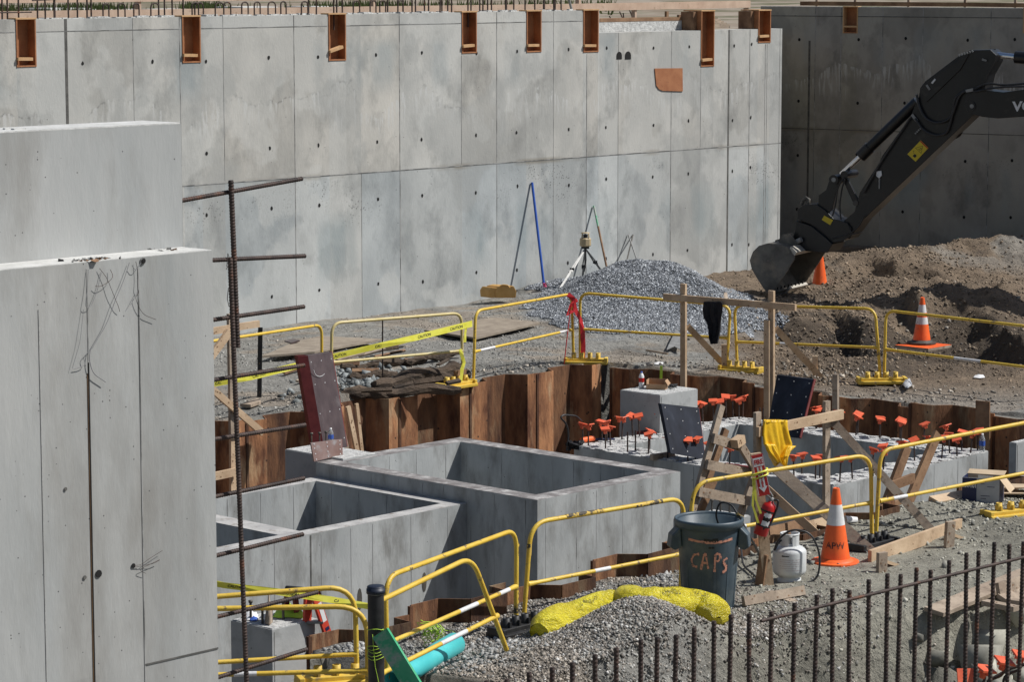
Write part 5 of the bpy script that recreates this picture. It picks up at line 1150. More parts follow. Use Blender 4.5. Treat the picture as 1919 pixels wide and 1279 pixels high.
hose([(1618, 362), (1650, 305), (1660, 290), (1705, 222)], .016); hose([(1560, 405), (1566, 385), (1570, 350), (1582, 333)], .014); hose([(1576, 412), (1573, 385), (1578, 352), (1584, 334)], .014)
hose([(1560, 448), (1590, 440), (1610, 425), (1620, 405)], .014); hose([(1820, 170), (1850, 155), (1880, 160), (1990, 150)], .02, co_-.3); hose([(1845, 165), (1842, 140), (1853, 120), (1862, 108)], .022, co_-.1); hose([(1825, 172), (1870, 163), (1995, 160)], .018, co_-.33)
hose([(1782, 262), (1800, 255), (1805, 240), (1803, 230)], .016, co_+.2)
def bit(nm, pts, mt, o=co_-.24, th=.01):
    m_ = MB(); m_.prism([ex(x, y, o) for x, y in pts], -WD*th); return m_.build(nm, M[mt], exc)
bit('hose_fitting', [(1707, 216), (1711, 213), (1721, 225), (1717, 229)], 'alu'); bit('hose_fitting', [(1716, 177), (1720, 175), (1722, 190), (1719, 193)], 'alu', th=.03); bit('decal_strip', [(1745, 155), (1752, 147), (1754, 149), (1748, 157)], 'white'); bit('clamp', [(1735, 160), (1738, 158), (1744, 167), (1741, 169)], 'alu')
bit('hose_fitting', [(1810, 168), (1824, 165), (1824, 171), (1811, 173)], 'alu', co_-.31, .02); bit('clamp', [(1841, 109), (1850, 112), (1848, 115), (1840, 113)], 'alu'); bit('grease_block', [(1643, 321), (1652, 320), (1653, 329), (1648, 334), (1643, 330)], 'white', co_-.22, .02); bit('grease_chain', [(1647, 334), (1650, 334), (1649, 354), (1647, 354)], 'alu', co_-.22, .012)
for k in range(6): bit('clamp', [(1795+k*5, 103-k*1.5), (1797+k*5, 101-k*1.5), (1800+k*5, 104-k*1.5), (1798+k*5, 106-k*1.5)], 'alu')
for k in range(4): bit('bolt_head', [(1714+k*3, 250-k*3), (1716+k*3, 248-k*3), (1718+k*3, 250-k*3), (1716+k*3, 252-k*3)], 'alu')
def decal(c0, c1, c2, c3):
    cs = [ex(x, y, co_-.218) for x, y in (c0, c1, c2, c3)]; m_ = MB(); m_.prism(cs, -WD*.003); m_.build('warning_decal', M['decalyellow'], exc)
    return lambda u, v: (cs[0].lerp(cs[1], u)).lerp(cs[3].lerp(cs[2], u), v)-WD*.0045
M['decalyellow'] = mat('decal_yellow', (.62, .46, .02), rough=.5)
# warning decal: c0 lower-left, c1 lower-right, c2 upper-right, c3 upper-left
fn = decal((1700.5, 289), (1716, 303), (1740, 277), (1725.5, 263))
def dm(nm, pts, mt): m_ = MB(); m_.add([fn(*p) for p in pts], [tuple(range(len(pts)))]); m_.build(nm, M[mt], exc)
dm('decal_band', [(.02, .93), (.98, .93), (.98, .99), (.02, .99)], 'red')
def ring_tri(a_, b_, c_, w_):
    m_ = MB(); cc = ((a_[0]+b_[0]+c_[0])/3, (a_[1]+b_[1]+c_[1])/3); inn = [(p[0]+(cc[0]-p[0])*w_, p[1]+(cc[1]-p[1])*w_) for p in (a_, b_, c_)]; o_ = [a_, b_, c_]
    for i in range(3): j = (i+1) % 3; m_.add([fn(*o_[i]), fn(*o_[j]), fn(*inn[j]), fn(*inn[i])], [(0, 1, 2, 3)])
    m_.build('decal_symbol', M['black'], exc)
ring_tri((.12, .52), (.88, .52), (.5, .88), .14)
for u, v in ((.42, .58), (.55, .58), (.47, .66), (.56, .68)): dm('decal_symbol', [(u, v), (u+.06, v), (u+.06, v+.06), (u, v+.06)], 'black')
dm('decal_symbol', [(.45, .12), (.7, .12), (.75, .22), (.62, .30), (.45, .26)], 'black'); dm('decal_symbol', [(.2, .32), (.26, .32), (.26, .36), (.2, .36)], 'black'); dm('decal_symbol', [(.3, .26), (.36, .26), (.36, .3), (.3, .3)], 'black')
cs = [ex(x, y, co_-.268) for x, y in ((1540, 412), (1556, 422), (1561, 413), (1545, 404))]; m_ = MB(); m_.prism(cs, -WD*.004); m_.build('warning_decal', M['decalyellow'], exc)
bo = ex(1898, 208, co_-.278); bd = (ex(1990, 205, co_-.278)-bo).normalized()
text_on('boom_lettering', 'VOLVO', .22, M['white'], exc, lambda x, y: bo+bd*(x*1.15)+UP*y, bold=.008)
# ---------------------------------------------------------------- plastic bin
c = Z(1327, 1142); t = thing('plastic_bin', 'dark teal plastic bin with orange spray painted letters', 'bin', c)
H = .83
m_ = MB(); m_.lathe(c, [(.001, .0), (.225, 0), (.232, .02), (.283, H-.05), (.283, H-.02), (.265, H-.02), (.222, .05), (.001, .05)], 40); m_.build('bin_body', M['bin'], t)
m_ = MB(); m_.lathe(c, [(.284, H-.075), (.305, H-.07), (.312, H-.02), (.309, H), (.296, H+.004), (.285, H-.01), (.284, H-.03)], 40); m_.build('rim', M['bin'], t)
m_ = MB()
for k in range(12): a_ = k*math.pi/6+.15; d = Vector((math.cos(a_), math.sin(a_), 0)); s_ = Vector((-d.y, d.x, 0)); m_.hexa([c+d*.229-s_*.012+UP*.03, c+d*.229+s_*.012+UP*.03, c+d*.237+s_*.012+UP*.03, c+d*.237-s_*.012+UP*.03, c+d*.258-s_*.012+UP*.48, c+d*.258+s_*.012+UP*.48, c+d*.264+s_*.012+UP*.48, c+d*.264-s_*.012+UP*.48])
m_.build('ribs', M['bin'], t)
for sgn in (-1, 1):
    d = Vector((sgn*.97, -.25*1, 0)).normalized(); s_ = Vector((-d.y, d.x, 0)); m_ = MB()
    P = [c+d*.28+UP*(H-.05), c+d*.36+UP*(H-.13), c+d*.375+UP*(H-.24), c+d*.33+UP*(H-.27), c+d*.27+UP*(H-.24)]
    m_.prism([p-s_*.065 for p in P], s_*.13); m_.build('handle', M['bin'], t, bevel=.01)
def onbin(x, y, R=.262, a0=0.0):
    a_ = x/R-math.pi/2+a0; z = .44+y; r = .232+(.283-.232)*(z/(H-.05))+.0035; return c+Vector((math.cos(a_)*r, math.sin(a_)*r, z))
def stroke(pts, wd, mt, nm, par, fnc):
    m_ = MB()
    for (x0, y0), (x1, y1) in zip(pts[:-1], pts[1:]):
        n_ = 5
        for k in range(n_):
            u = k/n_; v = (k+1)/n_; ax_, ay, bx_, by = x0+(x1-x0)*u, y0+(y1-y0)*u, x0+(x1-x0)*v, y0+(y1-y0)*v
            dx, dy = x1-x0, y1-y0; L = math.hypot(dx, dy) or 1; nx, ny = -dy/L*wd/2*random.uniform(.6, 1.25), dx/L*wd/2*random.uniform(.6, 1.25)
            m_.add([fnc(ax_-nx, ay-ny), fnc(bx_-nx, by-ny), fnc(bx_+nx, by+ny), fnc(ax_+nx, ay+ny)], [(0, 1, 2, 3)])
    return m_.build(nm, mt, par)
random.seed(8)
S1 = M['spray']
stroke([(-.10, .11), (-.15, .10), (-.175, .05), (-.165, .0), (-.12, -.01)], .022, S1, 'letter', t, onbin)
stroke([(-.085, -.03), (-.06, .10), (-.045, .12), (-.02, -.02)], .02, S1, 'letter', t, onbin); stroke([(-.08, .03), (-.03, .035)], .018, S1, 'letter', t, onbin)
stroke([(.035, -.05), (.04, .11), (.07, .12), (.09, .09), (.07, .05), (.04, .045)], .022, S1, 'letter', t, onbin)
stroke([(.155, .07), (.12, .05), (.125, .02), (.15, -.01), (.14, -.05), (.11, -.055)], .024, S1, 'letter', t, onbin)
stroke([(-.20, .235), (-.1, .225), (.0, .215), (.12, .225), (.20, .24)], .022, S1, 'paint_streak', t, onbin); stroke([(-.06, .235), (.06, .237)], .03, M['black'], 'maker_mark', t, onbin); stroke([(-.02, .17), (.03, .17)], .016, M['black'], 'maker_mark', t, onbin)
# ---------------------------------------------------------------- propane tank, hose and torch
c = Z(1479, 1090); t = thing('propane_tank', 'light grey propane tank with faded labels beside the bin', 'gas tank', c); r = .158
m_ = MB(); prof = [(.11, 0), (.11, .03), (.10, .03)]+[(r*math.sin(math.radians(q)), .115-.085*math.cos(math.radians(q))) for q in range(40, 91, 10)]+[(r, .28)]+[(r*math.cos(math.radians(q)), .28+.075*math.sin(math.radians(q))) for q in range(10, 81, 10)]+[(.001, .356)]
m_.lathe(c, prof, 32); m_.build('tank_body', M['tank'], t)
m_ = MB(); 
for k in range(14):
    if k in (3, 4, 10): continue
    a0, a1 = k*math.pi/7, (k+1)*math.pi/7; P = [c+Vector((math.cos(a)*.088, math.sin(a)*.088, .335)) for a in (a0, a1)]; Q_ = [c+Vector((math.cos(a)*.084, math.sin(a)*.084, .335)) for a in (a0, a1)]
    m_.hexa([P[0], P[1], Q_[1], Q_[0]]+[p+UP*.115 for p in (P[0], P[1], Q_[1], Q_[0])])
m_.lathe(c+UP*.448, [(.082, 0), (.082, .012), (.092, .012), (.092, 0)], 24); m_.build('collar', M['tank'], t)
m_ = MB(); m_.lathe(c+UP*.35, [(.018, 0), (.018, .05), (.026, .055), (.026, .08), (.001, .085)], 12); m_.build('valve', M['alu'], t)
def ontank(x, y, R=r): a_ = x/R-math.pi/2; return c+Vector((math.cos(a_)*(R+.001), math.sin(a_)*(R+.001), .19+y))
for (x0, x1, y, w_) in ((-.09, -.02, .075, .012), (-.11, .10, .04, .006), (-.11, -.01, .02, .004), (.01, .1, .02, .004), (-.11, .08, 0, .004), (-.11, .1, -.02, .004), (-.11, .05, -.04, .004), (-.05, .1, -.06, .004)):
    stroke([(x0, y), (x1, y)], w_, M['black'] if w_ > .01 else mat('faded_print', (.42, .36, .36), rough=.6), 'label_print', t, ontank)
m_ = MB(); q = c+UP*.40; pts = [q, q+Vector((-.10, -.04, .0)), q+Vector((-.16, -.08, -.12)), q+Vector((-.12, -.1, .02)), q+Vector((.0, -.12, .12)), q+Vector((.18, -.12, .09)), q+Vector((.28, -.12, -.12)), q+Vector((.25, -.15, -.35)), q+Vector((.10, -.2, -.395)), q+Vector((-.2, -.25, -.395)), Z(1420, 1085, .01), Z(1392, 1060, .02), Z(1388, 1020, .1), DD(1392, 1004, Z(1390, 1060).y)]
m_.tube(fillet(pts, .14, 5), .010, 7); m_.build('gas_hose', M['blackplastic'], t)
cb = Z(1327, 1142)
tw = thing('torch_wand', 'black torch wand leaning into the bin from the ground', 'torch', Z(1428, 1050)); e0 = Z(1428, 1048, .02); e1 = DD(1383, 966, cb.y+.1)
m_ = MB(); m_.tube([e0, e0.lerp(e1, .12)], .022, 10); m_.build('nozzle', M['alu'], tw); m_ = MB(); m_.tube([e0.lerp(e1, .12), e1], .012, 8); m_.build('tube', M['blackplastic'], tw)
m_ = MB(); m_.tube([e1, e1+(e1-e0).normalized()*.08], .016, 8); m_.tube([e1+(e1-e0)*.02, e1+Vector((.05, 0, -.02))], .008, 6); m_.build('valve', mat('brass', (.45, .32, .12), rough=.35, metal=.8), tw)
m_ = MB(); m_.tube(fillet([e1+(e1-e0).normalized()*.08, e1+Vector((-.06, 0, .10)), e1+Vector((-.16, .02, .12)), e1+Vector((-.20, .05, .0)), e1+Vector((-.16, .1, -.12))], .1, 5), .009, 6); m_.build('hose', M['blackplastic'], tw)
# ---------------------------------------------------------------- extinguisher and sign
py_ = Z(1440, 1100).y-.07
c0 = DD(1424, 1003, py_); c1 = DD(1444, 943, py_); ax = (c1-c0).normalized(); L = (c1-c0).length
t = thing('fire_extinguisher', 'red fire extinguisher hung on the short leaning timber post', 'extinguisher', c0)
m_ = MB(); m_.lathe(c0, [(.001, 0), (.062, 0), (.066, .01), (.066, L*.86), (.055, L*.95), (.03, L), (.022, L+.02), (.001, L+.02)], 24, ax=ax); m_.build('cylinder', M['red'], t)
m_ = MB(); m_.lathe(c1, [(.02, 0), (.024, .02), (.02, .05), (.001, .055)], 12, ax=ax); m_.tube([c1+ax*.04, c1+ax*.065+Vector((-.07, -.01, .02))], .011, 6); m_.tube([c1+ax*.06, c1+ax*.10+Vector((-.06, -.01, .04))], .010, 6); m_.build('handle', M['alu'], t)
m_ = MB(); m_.tube(fillet([c1+ax*.03+Vector((.02, -.02, 0)), c1+Vector((.07, -.03, .03)), c1-ax*.05+Vector((.075, -.03, 0)), c0+ax*L*.45+Vector((.062, -.04, 0)), c0+ax*L*.3+Vector((.05, -.05, 0))], .05, 5), .010, 7); m_.build('hose', M['blackplastic'], t)
def onext(x, y): a_ = x/.066-math.pi/2; s_ = Vector((1, 0, 0)); s_ = (s_-ax*s_.dot(ax)).normalized(); f_ = ax.cross(s_)*-1; f_ = -f_ if f_.y > 0 else f_; return c0+ax*(L*.5+y)+(s_*math.sin(x/.066)+f_*math.cos(x/.066))*.0675
for y, w_, mt in ((.0, .15, M['black']), (.045, .045, M['whiteclean']), (-.035, .055, M['whiteclean'])): stroke([(-.03, y), (.045, y)], w_, mt, 'label', t, (lambda x, y_, k=(0 if w_ > .1 else .0008): onext(x, y_)+Vector((0, -k, 0))))
m_ = MB()
for k in (.3, .75): m_.lathe(c0+ax*L*k, [(.068, -.008), (.069, 0), (.068, .008)], 20, ax=ax)
m_.build('strap', M['blackplastic'], t)
# sign
sp0 = DD(1433, 929, py_-.05); sn = Vector((.12, -1, 0)).normalized(); su = DD(1418, 853, py_-.05)-sp0; sh = su.length; su = su.normalized(); sx = su.cross(sn)*-1
if sx.x < 0: sx = -sx
t = thing('fire_extinguisher_sign', 'tall narrow red and white sign reading FIRE EXTINGUISHER with a down arrow', 'sign', sp0); sw = .112
m_ = MB(); m_.cbox(sp0+su*sh/2, sx*sw, su*sh, sn*.012); m_.build('board', M['red'], t)
fs = lambda x, y, k=.008: sp0+sx*x+su*y+sn*k
for x in (-sw*.47, sw*.47): m_ = MB(); m_.add([fs(x-.002, .01), fs(x+.002, .01), fs(x+.002, sh-.01), fs(x-.002, sh-.01)], [(0, 1, 2, 3)]); m_.build('border', M['whiteclean'], t)
def poly(nm, pts, mt, k): m_ = MB(); m_.add([fs(x, y, k) for x, y in pts], [tuple(range(len(pts)))]); m_.build(nm, mt, t)
poly('arrow', [(0, .03), (.042, .085), (.024, .085), (.024, sh*.70), (-.024, sh*.70), (-.024, .085), (-.042, .085)], M['whiteclean'], .0075)
poly('panel_white', [(-.046, sh*.72), (.046, sh*.72), (.046, sh*.93), (-.046, sh*.93)], M['whiteclean'], .0075)
text_on('lettering', 'FIRE', .062, M['red'], t, lambda x, y: fs(x*.72, sh*.77+y, .009), bold=.003, align='CENTER')
text_on('lettering', 'EX', .03, M['red'], t, lambda x, y: fs(x, sh*.725+y*.5, .009), bold=.001, align='CENTER') if False else None
for i, ch in enumerate('EXTINGUISHER'): text_on('lettering', ch, .030, M['red'], t, (lambda x, y, i=i: fs(x, sh*.665-i*sh*.0425+y, .009)), bold=.0018, align='CENTER')
t2 = thing('caution_tape', 'knotted caution tape tying the fire sign to the barrier', 'tape', fs(0, sh*.55)); m_ = MB()
for dy, rr_ in ((.46, .011), (.56, .015)):
    m_.tube([fs(-.075, sh*dy-.01, -.03), fs(-.062, sh*dy-.005, .022), fs(0, sh*dy+.004, .027), fs(.062, sh*dy+.012, .022), fs(.07, sh*dy+.015, -.03)], rr_, 6, rr=[rr_, rr_*.8, rr_*.7, rr_*.8, rr_])
m_.build('wrap', M['tape'], t2)
m_ = MB(); 
for x, x2, z2 in ((-.075, -.13, .42), (-.065, -.09, .34)):
    P = [fs(x, sh*.48, .01), fs(x-.01, sh*.3, .015), fs(x2, sh*.48-z2*.6, .02), fs(x2+.02, sh*.48-z2, .02)]
    for a_, b_ in zip(P[:-1], P[1:]): m_.hexa([a_-sx*.009, a_+sx*.009, a_+sx*.009-sn*.002, a_-sx*.009-sn*.002, b_-sx*.012, b_+sx*.010, b_+sx*.010-sn*.002, b_-sx*.012-sn*.002])
m_.build('tails', M['tape'], t2)
for i in range(2): text_on('print', 'CAUTION', .016, M['black'], t2, (lambda x, y, i=i: fs(x*.9, sh*(.56, .46)[i]-.006+y+x*.12, .046)), bold=.001, align='CENTER')
# ---------------------------------------------------------------- cloths
def cloth(name, label, cat, rows, P0, n, mt, amp, th=.012, parts=None, nx=26, folds=5, seed=1, off=.0):
    """rows: (y, xleft, xright) pixels from top to bottom"""
    rnd = random.Random(seed); ph = [rnd.uniform(0, 6) for _ in range(6)]; V = []; n_ = Vector(n); m_ = MB(); R = []
    ys = []; 
    for (y0, a0, b0), (y1, a1, b1) in zip(rows[:-1], rows[1:]):
        for k in range(3): u = k/3; ys.append((y0+(y1-y0)*u, a0+(a1-a0)*u, b0+(b1-b0)*u))
    ys.append(rows[-1])
    for j, (y, a0, b0) in enumerate(ys):
        for i in range(nx+1):
            u = i/nx; x = a0+(b0-a0)*u; v = j/len(ys)
            p = PL(x, y, P0, n_); w_ = amp*(.25+v)*(math.sin(u*folds*6.28+ph[0]+v*1.6)+.5*math.sin(u*folds*2.3*6.28+ph[1]-v*3)+.4*math.sin(v*9+ph[2]+u*5))
            edge = math.sin(math.pi*min(max(u, 0), 1))**.5
            V.append(p-n_*(w_+off) if n_.y > 0 else p+n_*(w_+off)); R.append(edge)
    nn = n_ if n_.y > 0 else -n_
    k = len(V); V2 = [p+nn*(th+.05*R[i]) for i, p in enumerate(V)]; f = []
    for j in range(len(ys)-1):
        for i in range(nx): a_ = j*(nx+1)+i; q = (a_, a_+1, a_+nx+2, a_+nx+1); f.append(q); f.append(tuple(k+z for z in q[::-1]))
    W_ = nx+1
    for j in range(len(ys)-1): f.append((j*W_, (j+1)*W_, k+(j+1)*W_, k+j*W_)); f.append((j*W_+nx, k+j*W_+nx, k+(j+1)*W_+nx, (j+1)*W_+nx))
    for i in range(nx): f.append((i, k+i, k+i+1, i+1)); b_ = (len(ys)-1)*W_+i; f.append((b_, b_+1, k+b_+1, k+b_))
    m_.add(V+V2, f, 0, (1, 1, 1), True); o = m_.build(name, mt, loc=V[0]); tag(o, label, cat); return o
rp_ = NF-B*.085
cloth('raincoat', 'yellow raincoat hung over the rail of the near timber frame', 'raincoat', [(793, 1434, 1472), (788, 1433, 1475), (800, 1431, 1476), (815, 1430, 1480), (833, 1431, 1486), (845, 1440, 1482), (858, 1447, 1474), (866, 1455, 1472), (876, 1460, 1472)], rp_, B, M['coat'], .022, folds=2.1, seed=4)
for rows, sd in (([(833, 1432, 1448), (845, 1435, 1452), (856, 1443, 1457), (868, 1452, 1461)], 2), ([(836, 1474, 1488), (846, 1468, 1480), (858, 1463, 1472)], 3)):
    cl = cloth('sleeve', 'x', 'x', rows, rp_, B, M['coat'], .012, folds=1.5, seed=sd, off=.03); coat = bpy.data.objects['raincoat']; cl.parent = coat; cl.location = cl.location-coat.location; del cl['label']; del cl['category']
cloth('jacket', 'dark jacket hanging from the rail between the far timber posts', 'jacket', [(566, 1318, 1352), (569, 1317, 1354), (580, 1315, 1354), (595, 1317, 1352), (605, 1324, 1351), (620, 1327, 1350), (636, 1328, 1346), (645, 1332, 1342)], FA-A*.11, A, M['darkcloth'], .02, folds=2.5, seed=6)
# ---------------------------------------------------------------- small things on the foundations
def bottle(label, px, py, z, s=1.0, mt='clear', lab='water_blue', capm='whiteclean'):
    c = Z(px, py, z); t = thing('bottle', label, 'bottle', c); m_ = MB(); h = .20*s
    m_.lathe(c, [(.001, 0), (.03*s, 0), (.033*s, .01), (.032*s, h*.35), (.033*s, h*.7), (.022*s, h*.85), (.012*s, h*.92), (.012*s, h*.95)], 16); m_.build('body', M[mt], t)
    m_ = MB(); m_.lathe(c, [(.0345*s, h*.36), (.0345*s, h*.62)], 16); m_.build('label_band', M[lab], t); m_ = MB(); m_.lathe(c+UP*h*.93, [(.014*s, 0), (.014*s, h*.08), (.001, h*.08)], 12); m_.build('cap', M[capm], t)
bottle('clear water bottle behind the short rust-brown form offcut', 620, 834, .02, 1.0)
bottle('clear water bottle on the right end of the ring foundation', 1840, 848, ZR, 1.15)
bottle('squat bottle with a red label beside the cardboard box on the pier', 1202, 727, .27, 1.05, 'whiteclean', 'red', 'blue')
bottle('green bottle standing on the earth mound before the shaded wall', 1795, 463, .1, 1.0, 'green', 'green', 'green')
c = Z(1231, 729, .27); t = thing('cardboard_box', 'open brown cardboard box on the square pier', 'box', c)
u = Vector((.95, -.25, 0)).normalized(); v = Vector((.25, .95, 0)).normalized(); a_, b_, h_ = .25, .17, .115; o_ = c-u*a_/2-v*b_/2
m_ = MB(); m_.box(o_, u*a_, v*b_, UP*.006); m_.box(o_+UP*.006, u*a_, v*.006, UP*h_*.55); m_.box(o_+UP*.006+v*(b_-.006), u*a_, v*.006, UP*h_); m_.box(o_+UP*.006+v*.006, u*.006, v*(b_-.012), UP*h_); m_.box(o_+UP*.006+v*.006+u*(a_-.006), u*.006, v*(b_-.012), UP*h_); m_.build('carton', M['cardboard'], t)
m_ = MB(); m_.prism([o_+u*a_+UP*h_, o_+u*a_+v*b_+UP*h_, o_+u*(a_+.04)+v*b_*.95+UP*(h_-.05), o_+u*(a_+.04)+UP*(h_-.06)], UP*.004); m_.build('flap', M['cardboard'], t)
random.seed(31)
m_ = MB()
for k in range(14): m_.tube([Z(1258+random.uniform(-10, 12), 724+random.uniform(-4, 3), .275+random.uniform(0, .03)) for _ in range(3)], .005, 4)
o = m_.build('wire_scrap', M['blackplastic'], loc=Z(1258, 724, .27)); tag(o, 'tangle of dark wire scraps beside the cardboard box on the pier', 'scraps')
# lime vest, glove and items on the lower left pier
def heap(name, label, cat, pxs, z, mt, h, seed=1, n=16, loc=None):
    rnd = random.Random(seed); P = [Z(x, y, z) for x, y in pxs]; cen = sum(P, Vector())/len(P); m_ = MB(); V = []; f = []; rings = 5; k = len(P)
    for j in range(rings):
        s_ = 1-j/rings
        for p in P: q = cen+(p-cen)*s_*rnd.uniform(.85, 1.1); V.append(q+UP*(h*(j/rings)**.6*rnd.uniform(.6, 1.25)+(.002 if j == 0 else 0)))
    V.append(cen+UP*h)
    for j in range(rings-1):
        for i in range(k): i2 = (i+1) % k; f.append((j*k+i, j*k+i2, (j+1)*k+i2, (j+1)*k+i))
    for i in range(k): f.append(((rings-1)*k+i, (rings-1)*k+(i+1) % k, len(V)-1))
    m_.add(V, f, 0, (1, 1, 1), True); o = m_.build(name, mt, loc=P[0]); tag(o, label, cat); return o
heap('safety_vest', 'crumpled lime yellow safety vest on top of the lower left pier', 'vest', [(508, 1158), (515, 1148), (528, 1143), (545, 1142), (558, 1148), (566, 1153), (576, 1158), (560, 1160), (540, 1158), (522, 1160)], .135, M['lime'], .09, 3)
heap('plastic_bag', 'white and blue plastic bag on the left side of the lower left pier', 'bag', [(452, 1158), (462, 1152), (478, 1151), (486, 1156), (484, 1162), (465, 1163)], .135, M['whiteclean'], .06, 5)
heap('water_pouch', 'small blue packet lying in front of the white bag on the pier', 'packet', [(466, 1162), (476, 1159), (485, 1161), (482, 1165), (470, 1165)], .135, M['water_blue'], .03, 6)
heap('work_glove', 'stiff brown work glove standing among the bolts on the pier', 'glove', [(495, 1170), (498, 1160), (508, 1160), (512, 1168), (506, 1174)], .135, M['woodgrey'], .24, 7)
# ---------------------------------------------------------------- step ladder
M['ladred'] = mat('ladder_red', (.58, .05, .03), (.66, .08, .04), scale=8, rough=.45)
t = thing('step_ladder', 'red fibreglass step ladder with black top standing in the pit at lower left', 'step ladder', Z(615, 1240, -.9)); LB = PN+.30
def sl_(px, py, o=0): return PL(px, py, W(0, LB+o), B)
for nm, a_, b_ in (('side_rail', sl_(590, 1118), sl_(628, 1232)), ('side_rail', sl_(577, 1119, .1), sl_(573, 1232, .1))): m_ = MB(); m_.board(a_, b_, .075, .03, nB); m_.build(nm, M['ladred'], t)
for nm, a_, b_ in (('rear_rail', sl_(553, 1118, .2), sl_(560, 1180, .3)), ('rear_rail', sl_(538, 1118, .3), sl_(532, 1180, .4))): m_ = MB(); m_.board(a_, b_, .05, .025, nB); m_.build(nm, M['redform'], t)
for k in range(4): m_ = MB(); q = sl_(590, 1118).lerp(sl_(628, 1232), .18+.24*k); m_.board(q, sl_(577, 1119, .1).lerp(sl_(573, 1232, .1), .18+.24*k), .08, .02, UP); m_.build('step', M['alu'], t)
m_ = MB(); m_.hexa([sl_(531, 1113, .3), sl_(603, 1117), sl_(603, 1117, .12), sl_(535, 1110, .42), sl_(535, 1099, .3), sl_(599, 1104), sl_(599, 1104, .12), sl_(537, 1098, .42)]); m_.build('top_cap', M['blackplastic'], t, bevel=.006)
a_, b_ = sl_(594, 1124), sl_(626, 1226); d = (b_-a_).normalized(); w_ = d.cross(nB)
for u0, u1, mt in ((.06, .40, 'whiteclean'), (.5, .56, 'navy'), (.68, .86, 'navy'), (.68, .98, 'white')):
    m_ = MB(); p, q = a_.lerp(b_, u0)+nB*(.017+(.001 if mt == 'navy' else 0)), a_.lerp(b_, u1)+nB*(.017+(.001 if mt == 'navy' else 0)); k = .022 if mt != 'navy' else .02; m_.add([p-w_*k, p+w_*k, q+w_*k, q-w_*k], [(0, 1, 2, 3)]); m_.build('label_sticker', M[mt], t)
# ---------------------------------------------------------------- capped black pipe and green board
c = Z(706, 1400); t = thing('capped_pipe', 'upright black capped pipe between the barriers at lower left', 'pipe', c); top = DD(705, 1100, c.y).z
m_ = MB(); m_.lathe(c-UP*.3, [(.060, 0), (.060, top+.3-.02)], 24); m_.build('pipe', M['blackplastic'], t)
m_ = MB(); m_.lathe(Vector((c.x, c.y, top-.035)), [(.060, -.02), (.065, -.02), (.065, 0)], 24); m_.build('joint_ring', M['alu'], t)
m_ = MB(); m_.lathe(Vector((c.x, c.y, top-.05)), [(.067, 0), (.069, .0), (.069, .033), (.064, .033), (.064, .05), (.058, .056), (.001, .056)], 24); m_.build('cap', mat('cap_navy', (.012, .018, .035), rough=.5), t)
t = thing('green_board', 'worn green painted board tied with string to the black pipe', 'board', Z(775, 1300)); f_ = c.y-.12
m_ = MB(); g0 = DD(713, 1187, f_); g1 = DD(782, 1300, f_-.15); m_.board(g0, g1, .13, .045, Vector((-.2, -1, .1))); m_.build('plank', M['green'], t)
m_ = MB(); 
for z_ in (1186, 1218, 1222, 1227, 1234, 1240):
    y_ = DD(705, z_, f_).z; pts = [Vector((c.x+math.cos(a_)*.066, c.y+math.sin(a_)*.066, y_+.01*math.sin(a_*2+z_))) for a_ in [k*math.pi/5+math.pi*.75 for k in range(8)]]
    m_.tube(pts+[DD(735 if z_ > 1200 else 715, z_-4, f_-.06)], .0022, 4)
m_.tube([DD(698, 1190, f_), DD(703, 1250, f_), DD(714, 1300, f_)], .002, 4); m_.build('string', M['lime'], t)
# ---------------------------------------------------------------- teal pipe
def rpt(px, py, z): return Z(px, py, z)
e0 = rpt(752, 1268, .09); e1 = rpt(850, 1209, .09); d = (e1-e0).normalized(); m_ = MB()
m_.lathe(e0-d*.2, [(.088, 0), (.088, (e1-e0).length*.8), (.096, (e1-e0).length*.84), (.096, (e1-e0).length+.22), (.086, (e1-e0).length+.22), (.078, (e1-e0).length+.1), (.078, 0), (.088, 0)], 24, ax=d)
o = m_.build('teal_pipe', M['teal'], loc=e0-UP*.09); tag(o, 'short teal plastic pipe lying on gravel beside the tipped barrier', 'pipe')
m_ = MB(); random.seed(17); q = Z(812, 1178, .18)
for k in range(26):
    P = [q+Vector((random.uniform(-.06, .07), random.uniform(-.03, .02), random.uniform(-.04, .05)))]; 
    for _ in range(4): P.append(P[-1]+Vector((random.uniform(-.06, .06), random.uniform(-.01, .01), random.uniform(-.06, .02))))
    m_.tube(P, .0035, 4)
o = m_.build('string_tangle', M['lime'], loc=q); tag(o, 'tangle of lime string hooked over the near sheet pile', 'string')
# ---------------------------------------------------------------- long yellow sleeve bag
m_ = MB(); path = [(1010, 1178, .10), (1040, 1158, .14), (1090, 1142, .17), (1150, 1125, .22), (1170, 1116, .25), (1200, 1120, .30), (1260, 1118, .28), (1310, 1122, .24), (1335, 1140, .18), (1340, 1158, .12)]
random.seed(6); pts = [Z(x, y+10, z) for x, y, z in path]; pts = fillet(pts, .3, 3); n = len(pts); random.seed(6); rad = [.165+.008*math.sin(i*.9)+.008*math.sin(i*2.3) for i in range(n)]; rad[0] = .09; rad[-1] = .07
k0 = min(range(n), key=lambda i: abs(pts[i].x-Z(1165, 1130, .19).x)); rad[k0] = .06
vs0 = len(m_.v); m_.tube(pts, .12, 22, rr=rad)
m_.v = [(x+.006*math.sin(x*40+z*60)+random.uniform(-.006, .006), y+random.uniform(-.008, .008), z*.88+.018+.008*math.sin(x*75+y*30)+random.uniform(-.008, .008)) for x, y, z in m_.v]
m_.smooth = True
bag = m_.build('sleeve_bag', M['bag'], loc=Z(1180, 1135)); tag(bag, 'long crumpled yellow plastic sleeve bag draped behind the gravel heap', 'bag')
sub = bag.modifiers.new('s', 'SUBSURF'); sub.levels = 1; sub.render_levels = 1
random.seed(14)
